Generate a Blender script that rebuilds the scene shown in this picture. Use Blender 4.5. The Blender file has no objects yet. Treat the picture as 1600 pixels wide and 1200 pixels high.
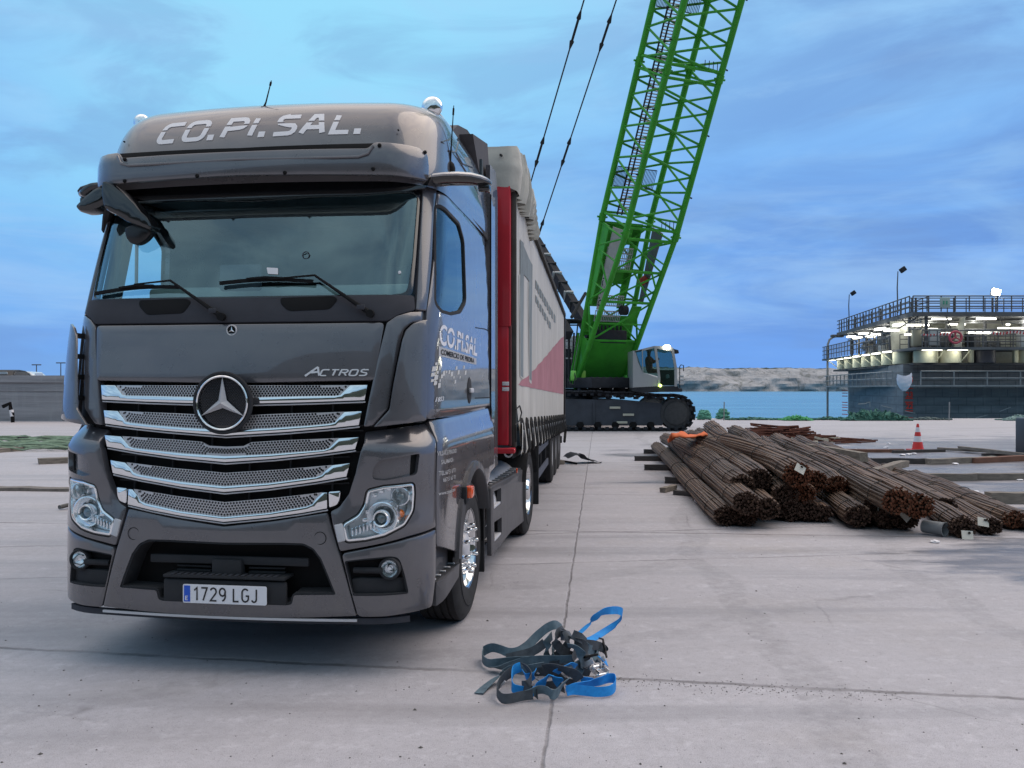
import bpy, bmesh, math, random
from mathutils import Vector, Matrix
from mathutils.geometry import delaunay_2d_cdt
R=math.radians
F=1340.0; H=1.69; HV=607.0      # focal length in photo pixels, eye height, horizon row
sc=bpy.context.scene
# ---------------- camera
cd=bpy.data.cameras.new("camera"); cam=bpy.data.objects.new("camera",cd); sc.collection.objects.link(cam)
cam.location=(0,0,H); cam.rotation_euler=(R(90),0,0)
cd.sensor_width=36; cd.lens=F/1600*36; cd.shift_y=(HV-600)/1600; cd.clip_end=20000; cd.clip_start=.05
sc.camera=cam
# ---------------- world: overcast evening sky, blue low down, paler overhead
w=bpy.data.worlds.new("World"); sc.world=w; w.use_nodes=True
nt=w.node_tree; N=nt.nodes; L=nt.links
for n in list(N): N.remove(n)
def nd(t,nt_=None,**k):
    n=(nt_ or nt).nodes.new(t)
    for a,b in k.items(): setattr(n,a,b)
    return n
out=nd('ShaderNodeOutputWorld'); bg=nd('ShaderNodeBackground'); L.new(bg.outputs[0],out.inputs[0])
tc=nd('ShaderNodeTexCoord'); sp=nd('ShaderNodeSeparateXYZ'); L.new(tc.outputs['Generated'],sp.inputs[0])
def mth(op,a,b=None,c=None,nt_=None,clamp=False):
    t=nt_ or nt; n=t.nodes.new('ShaderNodeMath'); n.operation=op; n.use_clamp=clamp
    for i,x in enumerate((a,b,c)):
        if x is None: continue
        if isinstance(x,(int,float)): n.inputs[i].default_value=x
        else: t.links.new(x,n.inputs[i])
    return n.outputs[0]
def ramp(fac,stops,nt_=None,interp='LINEAR'):
    t=nt_ or nt; n=t.nodes.new('ShaderNodeValToRGB'); t.links.new(fac,n.inputs[0]); cr=n.color_ramp; cr.interpolation=interp
    while len(cr.elements)<len(stops): cr.elements.new(.5)
    for e,(p,c) in zip(cr.elements,stops):
        e.position=p; e.color=(c,c,c,1) if isinstance(c,(int,float)) else (*c,1)
    return n.outputs[0]
def mixc(fac,a,b,nt_=None,mode='MIX'):
    t=nt_ or nt; n=t.nodes.new('ShaderNodeMix'); n.data_type='RGBA'; n.blend_type=mode; n.clamp_factor=True
    if isinstance(fac,(int,float)): n.inputs[0].default_value=fac
    else: t.links.new(fac,n.inputs[0])
    for i,x in ((6,a),(7,b)):
        if isinstance(x,(tuple,list)): n.inputs[i].default_value=(*x,1)
        else: t.links.new(x,n.inputs[i])
    return n.outputs[2]
def noise(vec,scale,detail=4,rough=.55,nt_=None,dist=0,col=False):
    t=nt_ or nt; n=t.nodes.new('ShaderNodeTexNoise'); n.inputs['Scale'].default_value=scale; n.inputs['Detail'].default_value=detail
    n.inputs['Roughness'].default_value=rough; n.inputs['Distortion'].default_value=dist
    if vec is not None: t.links.new(vec,n.inputs['Vector'])
    return n.outputs[1 if col else 0]
def mapping(vec,loc=(0,0,0),scale=(1,1,1),rot=(0,0,0),nt_=None):
    t=nt_ or nt; n=t.nodes.new('ShaderNodeMapping'); t.links.new(vec,n.inputs[0])
    n.inputs[1].default_value=loc; n.inputs[2].default_value=rot; n.inputs[3].default_value=scale
    return n.outputs[0]
zc=sp.outputs[2]
base=ramp(zc,[(0,(.17,.38,.86)),(.06,(.165,.37,.85)),(.22,(.20,.45,.90)),(.40,(.29,.57,.90)),(.58,(.68,.82,.90)),(.82,(1.70,1.52,1.42))])
# a paler, greener opening in the cloud up and to the left
mp=mapping(tc.outputs['Generated'],scale=(1,1,1))
dv=nd('ShaderNodeVectorMath',operation='DISTANCE'); L.new(tc.outputs['Generated'],dv.inputs[0]); dv.inputs[1].default_value=(-.22,.90,.36)
n1=noise(mapping(tc.outputs['Generated'],scale=(1.1,1.1,3.2)),2.3,6,.55,dist=.6)
opening=ramp(mth('ADD',dv.outputs['Value'],mth('MULTIPLY',mth('SUBTRACT',n1,.5),.5)),[(.05,1.0),(.55,0.0)],interp='EASE')
c1=mixc(mth('MULTIPLY',opening,.75),base,(.33,.76,.98))
# darker violet-blue cloud bands to the right
n2=noise(mapping(tc.outputs['Generated'],loc=(3,1,.4),scale=(1.0,1.0,4.5)),2.0,7,.58,dist=.5)
right=mth('MULTIPLY',ramp(sp.outputs[0],[(0.0,.25),(.5,1.0)]),ramp(n2,[(.43,0),(.62,1)],interp='EASE'))
c2=mixc(mth('MULTIPLY',right,.62),c1,(.135,.26,.60))
n3=noise(mapping(tc.outputs['Generated'],loc=(7,2,1),scale=(1.3,1.3,5.0)),3.0,6,.58,dist=.7)
c3=mixc(mth('MULTIPLY',ramp(n3,[(.47,0),(.70,1)],interp='EASE'),.36),c2,(.36,.62,.92))
n5=noise(mapping(tc.outputs['Generated'],loc=(2,9,3),scale=(1.0,1.0,3.6)),3.6,6,.58,dist=.8)
c3=mixc(mth('MULTIPLY',ramp(n5,[(.48,0),(.66,1)],interp='EASE'),.34),c3,(.18,.32,.62))
lowb=ramp(zc,[(.03,0),(.09,1),(.16,1),(.26,0)],interp='EASE')
n6=noise(mapping(tc.outputs['Generated'],loc=(4,4,8),scale=(1.0,1.0,7.0)),2.6,7,.6,dist=.5)
c3=mixc(mth('MULTIPLY',mth('MULTIPLY',lowb,ramp(n6,[(.44,0),(.66,1)],interp='EASE')),.50),c3,(.36,.58,.90))
back=ramp(sp.outputs[1],[(0,1),(.5,0)]) if False else ramp(mth('ADD',mth('MULTIPLY',sp.outputs[1],-1),0.0),[(.05,0),(.5,1)])
n4=noise(mapping(tc.outputs['Generated'],loc=(1,5,2),scale=(1.2,1.2,3.5)),2.6,6,.58,dist=.5)
backc=mixc(ramp(n4,[(.35,0),(.7,1)],interp='EASE'),(.26,.41,.56),(.56,.76,.88))
c4=mixc(mth('MULTIPLY',back,.8),c3,backc)
L.new(c4,bg.inputs[0]); bg.inputs[1].default_value=.92
# ---------------- sun, low and very soft behind the cloud
sd=bpy.data.lights.new("sun","SUN"); sd.energy=1.5; sd.angle=R(60); sd.color=(1,.82,.66)
sun=bpy.data.objects.new("sun",sd); sc.collection.objects.link(sun); sun.rotation_euler=(R(-8),R(38),0)
vs=sc.view_settings; vs.view_transform='Standard'; vs.look='None'; vs.exposure=.16; vs.gamma=1
sc.cycles.max_bounces=6

# ================= helpers
RNG=random.Random(7)
MAT={}
def mat(name,col=(.5,.5,.5),rough=.5,metal=0,coat=0,spec=.5,emit=None,estr=0,noisy=0,nscale=8,bump=0,bscale=60,alpha=None,trans=0,streak=None):
    if name in MAT: return MAT[name]
    m=bpy.data.materials.new(name); m.use_nodes=True; t=m.node_tree; b=t.nodes['Principled BSDF']
    b.inputs['Base Color'].default_value=(*col,1); b.inputs['Roughness'].default_value=rough; b.inputs['Metallic'].default_value=metal
    b.inputs['Coat Weight'].default_value=coat; b.inputs['Coat Roughness'].default_value=.04; b.inputs['Specular IOR Level'].default_value=spec
    b.inputs['Transmission Weight'].default_value=trans
    if emit: b.inputs['Emission Color'].default_value=(*emit,1); b.inputs['Emission Strength'].default_value=estr
    if noisy or bump:
        c=t.nodes.new('ShaderNodeTexCoord').outputs['Object']
        if noisy:
            v=mapping(c,scale=streak or (1,1,1),nt_=t); n=noise(v,nscale,6,.62,nt_=t)
            f=ramp(n,[(.28,0),(.75,1)],nt_=t)
            lo=tuple(x*(1-noisy) for x in col); hi=tuple(min(1,x*(1+noisy)) for x in col)
            t.links.new(mixc(f,lo,hi,nt_=t),b.inputs['Base Color'])
            t.links.new(mth('ADD',mth('MULTIPLY',f,.25*noisy),max(0,rough-.1*noisy),nt_=t,clamp=True),b.inputs['Roughness'])
        if bump:
            bn=t.nodes.new('ShaderNodeBump'); bn.inputs['Strength'].default_value=bump; bn.inputs['Distance'].default_value=.02
            t.links.new(noise(c,bscale,4,.6,nt_=t),bn.inputs['Height']); t.links.new(bn.outputs[0],b.inputs['Normal'])
    MAT[name]=m; return m
def props(o,label=None,cat=None,group=None,kind=None):
    if label: o['label']=label
    if cat: o['category']=cat
    if group: o['group']=group
    if kind: o['kind']=kind
    return o
def empty(name,loc=(0,0,0),rz=0,**k):
    o=bpy.data.objects.new(name,None); sc.collection.objects.link(o); o.location=loc; o.rotation_euler=(0,0,rz); o.empty_display_size=.2
    return props(o,**k)
def mk(name,V,Fc,m,parent=None,smooth=True,ang=38,loc=None,**k):
    me=bpy.data.meshes.new(name); me.from_pydata([tuple(v) for v in V],[],Fc); me.validate()
    me.update()
    if smooth:
        me.shade_smooth(); me.set_sharp_from_angle(angle=R(ang))
    ms=m if isinstance(m,(list,tuple)) else [m]
    for x in ms: me.materials.append(x)
    o=bpy.data.objects.new(name,me); sc.collection.objects.link(o)
    if parent: o.parent=parent
    if loc is not None: o.location=loc
    return props(o,**k)
class MB:
    def __init__(s): s.v=[]; s.f=[]; s.mi=[]; s.cur=0
    def add(s,V,Fc):
        n=len(s.v); s.v+= [Vector(v) for v in V]; s.f+=[[i+n for i in f] for f in Fc]; s.mi+=[s.cur]*len(Fc); return s
    def box(s,c,d,rot=None,bev=0):
        c=Vector(c); x,y,z=[q/2 for q in d]
        if bev<=0:
            V=[Vector((a*x,b*y,e*z)) for a in(-1,1) for b in(-1,1) for e in(-1,1)]
            Fc=[(0,1,3,2),(4,6,7,5),(0,4,5,1),(2,3,7,6),(0,2,6,4),(1,5,7,3)]
        else:
            r=min(bev,x*.9,y*.9,z*.9)
            bm=bmesh.new(); bmesh.ops.create_cube(bm,size=1)
            for q in bm.verts: q.co=Vector((q.co.x*2*x,q.co.y*2*y,q.co.z*2*z))
            bmesh.ops.bevel(bm,geom=bm.edges[:],offset=r,segments=2,affect='EDGES',profile=.5)
            bm.verts.index_update(); V=[q.co.copy() for q in bm.verts]; Fc=[[q.index for q in f.verts] for f in bm.faces]; bm.free()
        if rot is not None: V=[rot@v for v in V]
        return s.add([c+v for v in V],Fc)
    def tube(s,pts,r,n=8,cap=True,closed=False):
        pts=[Vector(p) for p in pts]; m=len(pts); V=[];Fc=[]
        rr=r if isinstance(r,(list,tuple)) else [r]*m
        d0=(pts[1]-pts[0]).normalized(); up=Vector((0,0,1)) if abs(d0.z)<.9 else Vector((1,0,0)); a=d0.cross(up).normalized()
        for i,p in enumerate(pts):
            if closed: d=(pts[(i+1)%m]-pts[i-1]).normalized()
            else: d=(pts[min(i+1,m-1)]-pts[max(i-1,0)]).normalized()
            a=(a-d*a.dot(d)).normalized(); b=d.cross(a)
            for k in range(n):
                t=2*math.pi*k/n; V.append(p+(a*math.cos(t)+b*math.sin(t))*rr[i])
        for i in range(m if closed else m-1):
            j=(i+1)%m
            for k in range(n):
                k2=(k+1)%n; Fc.append((i*n+k,i*n+k2,j*n+k2,j*n+k))
        if cap and not closed: Fc.append(tuple(range(n-1,-1,-1))); Fc.append(tuple((m-1)*n+k for k in range(n)))
        return s.add(V,Fc)
    def lathe(s,prof,c=(0,0,0),axis='x',n=32,cap=False):
        # prof: list of (axial, radius)
        V=[];Fc=[];c=Vector(c)
        for a,r in prof:
            for k in range(n):
                t=2*math.pi*k/n; u,v=r*math.cos(t),r*math.sin(t)
                V.append(c+(Vector((a,u,v)) if axis=='x' else Vector((v,a,u)) if axis=='y' else Vector((u,v,a))))
        for i in range(len(prof)-1):
            for k in range(n):
                k2=(k+1)%n; Fc.append((i*n+k,(i+1)*n+k,(i+1)*n+k2,i*n+k2))
        if cap: Fc.append(tuple(range(n))); Fc.append(tuple((len(prof)-1)*n+k for k in range(n-1,-1,-1)))
        return s.add(V,Fc)
    def sweep(s,pts,sec,closed=False):   # rectangular-ish bar of section (w,h) along pts (z-up frame)
        w_,h_=sec; P=[Vector(p) for p in pts]; m=len(P); V=[]
        for i,p in enumerate(P):
            d=(P[(i+1)%m if closed else min(i+1,m-1)]-P[i-1 if closed else max(i-1,0)]).normalized()
            up=Vector((0,0,1)) if abs(d.z)<.95 else Vector((0,1,0)); a=d.cross(up).normalized(); b=a.cross(d)
            for x,y in((-1,-1),(1,-1),(1,1),(-1,1)): V.append(p+a*x*w_/2+b*y*h_/2)
        Fc=[]
        for i in range(m if closed else m-1):
            j=(i+1)%m
            for k in range(4): Fc.append((i*4+k,i*4+(k+1)%4,j*4+(k+1)%4,j*4+k))
        if not closed: Fc+=[(3,2,1,0),tuple((m-1)*4+k for k in range(4))]
        return s.add(V,Fc)
    def prism(s,poly,ax,d0,d1,frame=None):   # 2-D polygon extruded; ax names the extrusion axis
        n=len(poly)
        def P(a,b,d): return {'x':(d,a,b),'y':(a,d,b),'z':(a,b,d)}[ax]
        V=[P(a,b,d0) for a,b in poly]+[P(a,b,d1) for a,b in poly]
        if frame is not None: V=[frame@Vector(v) for v in V]
        Fc=[tuple(range(n)),tuple(range(2*n-1,n-1,-1))]+[(i,i+n,(i+1)%n+n,(i+1)%n) for i in range(n)]
        return s.add(V,Fc)
    def mirrored(s):
        o=MB(); o.v=[Vector((-v.x,v.y,v.z)) for v in s.v]; o.f=[list(reversed(f)) for f in s.f]; o.mi=list(s.mi); return o
    def build(s,name,m,parent=None,smooth=True,ang=38,fixn=True,**k):
        o=mk(name,s.v,s.f,m,parent,False,ang,**k); me=o.data
        if any(s.mi) and len(s.mi)==len(me.polygons):
            me.polygons.foreach_set('material_index',s.mi)
        if fixn:
            bm=bmesh.new(); bm.from_mesh(me); bmesh.ops.recalc_face_normals(bm,faces=bm.faces); bm.to_mesh(me); bm.free()
        if smooth: me.shade_smooth(); me.set_sharp_from_angle(angle=R(ang))
        return o
def copytree(o,parent=None,**k):
    c=o.copy(); sc.collection.objects.link(c)
    if parent: c.parent=parent
    for ch in [x for x in ALLCH(o)]: copytree(ch,c)
    return props(c,**k)
def ALLCH(o): return [x for x in sc.objects if x.parent==o]
# pixel -> world
def W(u,v,Z): return Vector(((u-800)/F*Z,Z,H+(HV-v)/F*Z))
def G(u,v,z=0):
    Z=F*(H-z)/(v-HV); return Vector(((u-800)/F*Z,Z,z))
def area2(p): return sum(p[i][0]*p[(i+1)%len(p)][1]-p[(i+1)%len(p)][0]*p[i][1] for i in range(len(p)))/2
def ccw(p): return p if area2(p)>0 else p[::-1]
def inpoly(x,y,p):
    c=False;n=len(p);j=n-1
    for i in range(n):
        if (p[i][1]>y)!=(p[j][1]>y) and x<(p[j][0]-p[i][0])*(y-p[i][1])/(p[j][1]-p[i][1])+p[i][0]: c=not c
        j=i
    return c
def segdist(x,y,p):
    m=1e9;n=len(p)
    for i in range(n):
        ax,ay=p[i];bx,by=p[(i+1)%n];dx,dy=bx-ax,by-ay;l=dx*dx+dy*dy or 1e-12
        t=max(0,min(1,((x-ax)*dx+(y-ay)*dy)/l)); q=(ax+t*dx-x)**2+(ay+t*dy-y)**2
        if q<m: m=q
    return m**.5
def subdiv(p,c):
    o=[];n=len(p)
    for i in range(n):
        a=p[i];b=p[(i+1)%n];l=math.hypot(b[0]-a[0],b[1]-a[1]);k=max(1,int(math.ceil(l/c)))
        for j in range(k): o.append((a[0]+(b[0]-a[0])*j/k,a[1]+(b[1]-a[1])*j/k))
    return o
def rounded(p,r,n=4):
    o=[];m=len(p)
    for i in range(m):
        a=Vector(p[i-1][:2]);b=Vector(p[i][:2]);c=Vector(p[(i+1)%m][:2]);d1=a-b;d2=c-b
        rr=min(r,d1.length*.45,d2.length*.45)
        if rr<1e-6: o.append(tuple(b)); continue
        ang=d1.angle(d2,math.pi)
        if ang>R(165): o.append(tuple(b)); continue
        s=b+d1.normalized()*rr;e=b+d2.normalized()*rr
        for k in range(n+1):
            t=k/n; o.append(tuple(s*(1-t)**2+b*2*t*(1-t)+e*t*t))
    return o
def offs(p,r):
    o=[];n=len(p)
    for i in range(n):
        a=Vector(p[i-1]);b=Vector(p[i]);c=Vector(p[(i+1)%n])
        d1=(b-a);d2=(c-b)
        if d1.length<1e-9: d1=d2
        if d2.length<1e-9: d2=d1
        d1=d1.normalized();d2=d2.normalized()
        n1=Vector((-d1.y,d1.x));n2=Vector((-d2.y,d2.x));m_=n1+n2
        if m_.length<1e-6: m_=n1
        m_=m_.normalized();k=1/max(.45,m_.dot(n1)); q=b+m_*r*k; o.append((q.x,q.y))
    return o
def panelmesh(poly,S,cell=.08,thick=.03,r=.006,holes=(),back=False,off=0.0):
    """poly in surface coordinates; S(a,b)->point; the panel gets a rounded rim and real thickness"""
    poly=ccw([tuple(q[:2]) for q in poly]); poly=[q for i,q in enumerate(poly) if (Vector(q)-Vector(poly[i-1])).length>1e-5]
    P=subdiv(poly,cell); I=offs(P,r) if r>0 else P
    e=1e-3
    def nrm(a,b):
        u=S(a+e,b)-S(a-e,b); v=S(a,b+e)-S(a,b-e); return u.cross(v).normalized()
    def pt(a,b,d): return S(a,b)+nrm(a,b)*(off-d)
    coords=[Vector(q) for q in I]; edges=[(i,(i+1)%len(I)) for i in range(len(I))]
    HP=[]
    for h in holes:
        h=subdiv(ccw([tuple(q) for q in h])[::-1],cell); HP.append(h); n=len(coords); coords+=[Vector(q) for q in h]; edges+=[(n+i,n+(i+1)%len(h)) for i in range(len(h))]
    xs=[q[0] for q in I];ys=[q[1] for q in I]
    nx=int((max(xs)-min(xs))/cell)+1;ny=int((max(ys)-min(ys))/cell)+1
    for i in range(1,nx):
        for j in range(1,ny):
            x=min(xs)+i*(max(xs)-min(xs))/nx;y=min(ys)+j*(max(ys)-min(ys))/ny
            if inpoly(x,y,I) and segdist(x,y,I)>cell*.35 and not any(inpoly(x,y,h) or segdist(x,y,h)<cell*.35 for h in HP): coords.append(Vector((x,y)))
    vv,ee,ff,ov,oe,of=delaunay_2d_cdt(coords,edges,[],1,1e-6)
    V=[pt(v.x,v.y,0) for v in vv];Fc=[]
    for f in ff:
        cx=sum(vv[i].x for i in f)/len(f);cy=sum(vv[i].y for i in f)/len(f)
        if not inpoly(cx,cy,I): continue
        if any(inpoly(cx,cy,h) for h in HP): continue
        Fc.append(list(f))
    mp={}
    for k,o in enumerate(ov):
        for i in o: mp[i]=k
    n=len(I)
    def ring(q,d): 
        b=len(V); V.extend(pt(a,c,d) for a,c in q); return list(range(b,b+len(q)))
    def strip(A,B):
        m=len(A)
        for i in range(m):
            j=(i+1)%m
            if len({A[i],A[j],B[j],B[i]})==4: Fc.append([A[i],B[i],B[j],A[j]])
    r0=[mp.get(i,i) for i in range(n)]
    if r>0:
        r1=ring(offs(P,r*.3),r*.3); strip(r0,r1); r2=ring(P,r); strip(r1,r2); r3=ring(P,max(thick,r*1.2)); strip(r2,r3)
    else:
        r3=ring(P,thick); strip(r0,r3)
    b=n
    for h in HP:
        a=[mp.get(b+i,b+i) for i in range(len(h))]; c=ring(h,thick); strip(a,c); b+=len(h)
    if back:
        bb=len(V); V.extend(pt(v.x,v.y,thick) for v in vv); Fc+= [[bb+i for i in reversed(f)] for f in Fc if all(i<len(vv) for i in f)]
    return V,Fc
def flipx(V,Fc): return [Vector((-v.x,v.y,v.z)) for v in V],[list(reversed(f)) for f in Fc]
def textmesh(txt,size=1,bold=0,shear=0,xs=1,space=1,slit=None,maxe=None,align="LEFT"):
    cu=bpy.data.curves.new('t','FONT'); cu.body=txt; cu.size=size; cu.offset=bold; cu.shear=shear; cu.space_character=space; cu.resolution_u=4; cu.align_x=align
    o=bpy.data.objects.new('t',cu); sc.collection.objects.link(o); bpy.context.view_layer.update()
    me=bpy.data.meshes.new_from_object(o.evaluated_get(bpy.context.evaluated_depsgraph_get())); sc.collection.objects.unlink(o); bpy.data.objects.remove(o)
    bm=bmesh.new(); bm.from_mesh(me); bmesh.ops.remove_doubles(bm,verts=bm.verts,dist=1e-5)
    for v in bm.verts: v.co.x*=xs
    if slit:
        for y in slit: bmesh.ops.bisect_plane(bm,geom=bm.verts[:]+bm.edges[:]+bm.faces[:],plane_co=(0,y,0),plane_no=(0,1,0))
        kill=[f for f in bm.faces if slit[0]<f.calc_center_median().y<slit[1]]; bmesh.ops.delete(bm,geom=kill,context='FACES')
    if maxe:
        x0=min(v.co.x for v in bm.verts);x1=max(v.co.x for v in bm.verts);y0=min(v.co.y for v in bm.verts);y1=max(v.co.y for v in bm.verts)
        for k in range(1,int((x1-x0)/maxe)+1): bmesh.ops.bisect_plane(bm,geom=bm.verts[:]+bm.edges[:]+bm.faces[:],plane_co=(x0+k*maxe,0,0),plane_no=(1,0,0))
        for k in range(1,int((y1-y0)/maxe)+1): bmesh.ops.bisect_plane(bm,geom=bm.verts[:]+bm.edges[:]+bm.faces[:],plane_co=(0,y0+k*maxe,0),plane_no=(0,1,0))
    bm.verts.index_update(); V=[(v.co.x,v.co.y) for v in bm.verts]; Fc=[[v.index for v in f.verts] for f in bm.faces]
    # force faces counter-clockwise
    Fc=[f if area2([V[i] for i in f])>0 else f[::-1] for f in Fc]
    bm.free(); bpy.data.curves.remove(cu); bpy.data.meshes.remove(me); return V,Fc
def arc(cx,cy,rx,ry,a0,a1,n=8): return [(cx+rx*math.cos(R(a0+(a1-a0)*i/n)),cy+ry*math.sin(R(a0+(a1-a0)*i/n))) for i in range(n+1)]
# strokes per character in a box 0..w by 0..1, (advance, [polylines])
PLF={'1':(.42,[[(.06,.78),(.30,1),(.30,0)]]),'7':(.56,[[(.02,1),(.52,1),(.18,0)]]),
'2':(.56,[arc(.27,.73,.25,.27,160,-35,10)+[(.02,0),(.54,0)]]),
'9':(.56,[arc(.27,.70,.25,.30,0,360,16),[(.52,.70)]+arc(.20,.42,.32,.42,30,-80,6)]),
'L':(.52,[[(.04,1),(.04,0),(.48,0)]]),'J':(.46,[[(.40,1)]+arc(.20,.22,.20,.22,0,-160,8)]),
'G':(.62,[arc(.30,.72,.27,.28,35,180,7)+arc(.30,.28,.27,.28,180,360,9)+[(.57,.46),(.34,.46)]]),
'E':(.50,[[(.48,1),(.04,1),(.04,0),(.48,0)],[(.04,.52),(.42,.52)]]),' ':(.34,[])}
TKF={'C':(1.0,[[(.92,1)]+arc(.26,.76,.24,.24,90,180,4)+arc(.22,.22,.22,.22,180,270,4)+[(.80,0)]]),
'O':(1.05,[arc(.72,.76,.24,.24,0,90,4)+arc(.26,.76,.24,.24,90,180,4)+arc(.24,.24,.22,.24,180,270,4)+arc(.70,.24,.24,.24,270,360,4)+[(.96,.76)]]),
'P':(1.0,[[(.04,0),(.10,1),(.66,1)]+arc(.70,.74,.22,.26,90,-90,6)+[(.10,.44)]]),
'I':(.30,[[(.08,0),(.10,1)]]),'i':(.30,[[(.08,0),(.10,.62)],[(.10,.84),(.11,1.0)]]),
'S':(1.0,[[(.92,1),(.26,1)]+arc(.26,.80,.20,.22,90,230,4)+[(.40,.54),(.62,.48)]+arc(.66,.26,.22,.24,60,-90,5)+[(.02,0)]]),
'A':(1.05,[[(.0,0),(.34,1),(.60,1),(.94,0)],[(.12,.32),(.84,.32)]]),
'L':(.86,[[(.10,1),(.06,0),(.78,0)]]),'.':(.34,[[(.06,.0),(.10,.02)]])}
def strokemesh(txt,font,th,sx=1,gap=.22,shear=0):
    polys=[];x=0
    for ch in txt:
        adv,L_=font[ch]
        for pl in L_:
            pl=[(x+p*sx+shear*q,q) for p,q in pl]
            q=[]
            for p in pl:
                if not q or math.hypot(p[0]-q[-1][0],p[1]-q[-1][1])>1e-4: q.append(p)
            closed=math.hypot(q[0][0]-q[-1][0],q[0][1]-q[-1][1])<1e-3
            if ch=='.': px,py=q[0]; h=th*.62; polys.append([(px-h*sx,py-th/2),(px+h*sx,py-th/2),(px+h*sx,py+th*.8),(px-h*sx,py+th*.8)]); continue
            LL=[];RR=[];m=len(q)
            for i in range(m):
                a=q[i-1] if (i or not closed) else q[-2]; c=q[(i+1)%m] if (i<m-1 or not closed) else q[1]
                if i==0 and not closed: a=None
                if i==m-1 and not closed: c=None
                d1=Vector((q[i][0]-a[0],q[i][1]-a[1])).normalized() if a else None; d2=Vector((c[0]-q[i][0],c[1]-q[i][1])).normalized() if c else None
                if d1 is None: d1=d2
                if d2 is None: d2=d1
                n1=Vector((-d1.y,d1.x));n2=Vector((-d2.y,d2.x));mm=(n1+n2).normalized();k=1/max(.5,mm.dot(n1))
                LL.append((q[i][0]+mm.x*th/2*k,q[i][1]+mm.y*th/2*k));RR.append((q[i][0]-mm.x*th/2*k,q[i][1]-mm.y*th/2*k))
            for i in range(m-1): polys.append([LL[i],LL[i+1],RR[i+1],RR[i]])
        x+=adv*sx+gap
    co=[];fs=[]
    for p in polys:
        n=len(co); co+=[Vector(t_) for t_ in p]; fs.append(list(range(n,n+len(p))))
    vv,ee,ff,_,_,_=delaunay_2d_cdt(co,[],fs,1,1e-5)
    keep=[]
    for f in ff:
        cx=sum(vv[i].x for i in f)/len(f);cy=sum(vv[i].y for i in f)/len(f)
        if any(inpoly(cx,cy,p) for p in polys): keep.append(list(f))
    return [(v.x,v.y) for v in vv],keep
def refine(V,Fc,maxe=None,slit=None):
    bm=bmesh.new(); bv=[bm.verts.new((x,y,0)) for x,y in V]
    for f in Fc:
        try: bm.faces.new([bv[i] for i in f])
        except ValueError: pass
    G_=lambda:bm.verts[:]+bm.edges[:]+bm.faces[:]
    if slit:
        for y in slit: bmesh.ops.bisect_plane(bm,geom=G_(),plane_co=(0,y,0),plane_no=(0,1,0))
        bmesh.ops.delete(bm,geom=[f for f in bm.faces if slit[0]<f.calc_center_median().y<slit[1]],context='FACES')
    if maxe:
        x0=min(v.co.x for v in bm.verts);x1=max(v.co.x for v in bm.verts);y0=min(v.co.y for v in bm.verts);y1=max(v.co.y for v in bm.verts)
        for k in range(1,int((x1-x0)/maxe)+1): bmesh.ops.bisect_plane(bm,geom=G_(),plane_co=(x0+k*maxe,0,0),plane_no=(1,0,0))
        for k in range(1,int((y1-y0)/maxe)+1): bmesh.ops.bisect_plane(bm,geom=G_(),plane_co=(0,y0+k*maxe,0),plane_no=(0,1,0))
    bm.verts.index_update(); V=[(v.co.x,v.co.y) for v in bm.verts]; F2=[[v.index for v in f.verts] for f in bm.faces]; bm.free()
    return V,[f if area2([V[i] for i in f])>0 else f[::-1] for f in F2]
def text_on(name,txt,S,o,ex,ey,m,parent,h=.004,solid=True,**k):
    """lettering laid on surface S: text plane (x,y) -> surface coordinates o+ex*x+ey*y, raised by h"""
    V,Fc=k["vf"] if "vf" in k else textmesh(txt,**k); e=1e-3; P=[];B=[]
    for x,y in V:
        a=o[0]+ex[0]*x+ey[0]*y;b=o[1]+ex[1]*x+ey[1]*y
        n=(S(a+e,b)-S(a-e,b)).cross(S(a,b+e)-S(a,b-e)).normalized(); q=S(a,b); P.append(q+n*h); B.append(q-n*.001)
    if solid:
        cnt={}
        for f in Fc:
            for i in range(len(f)): cnt[(f[i],f[(i+1)%len(f)])]=1
        n=len(P); ex_=[(a,b) for (a,b) in cnt if (b,a) not in cnt]
        P+=B; Fc=Fc+[[b,a,a+n,b+n] for a,b in ex_]
    return mk(name,P,Fc,m,parent,smooth=False)
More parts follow.
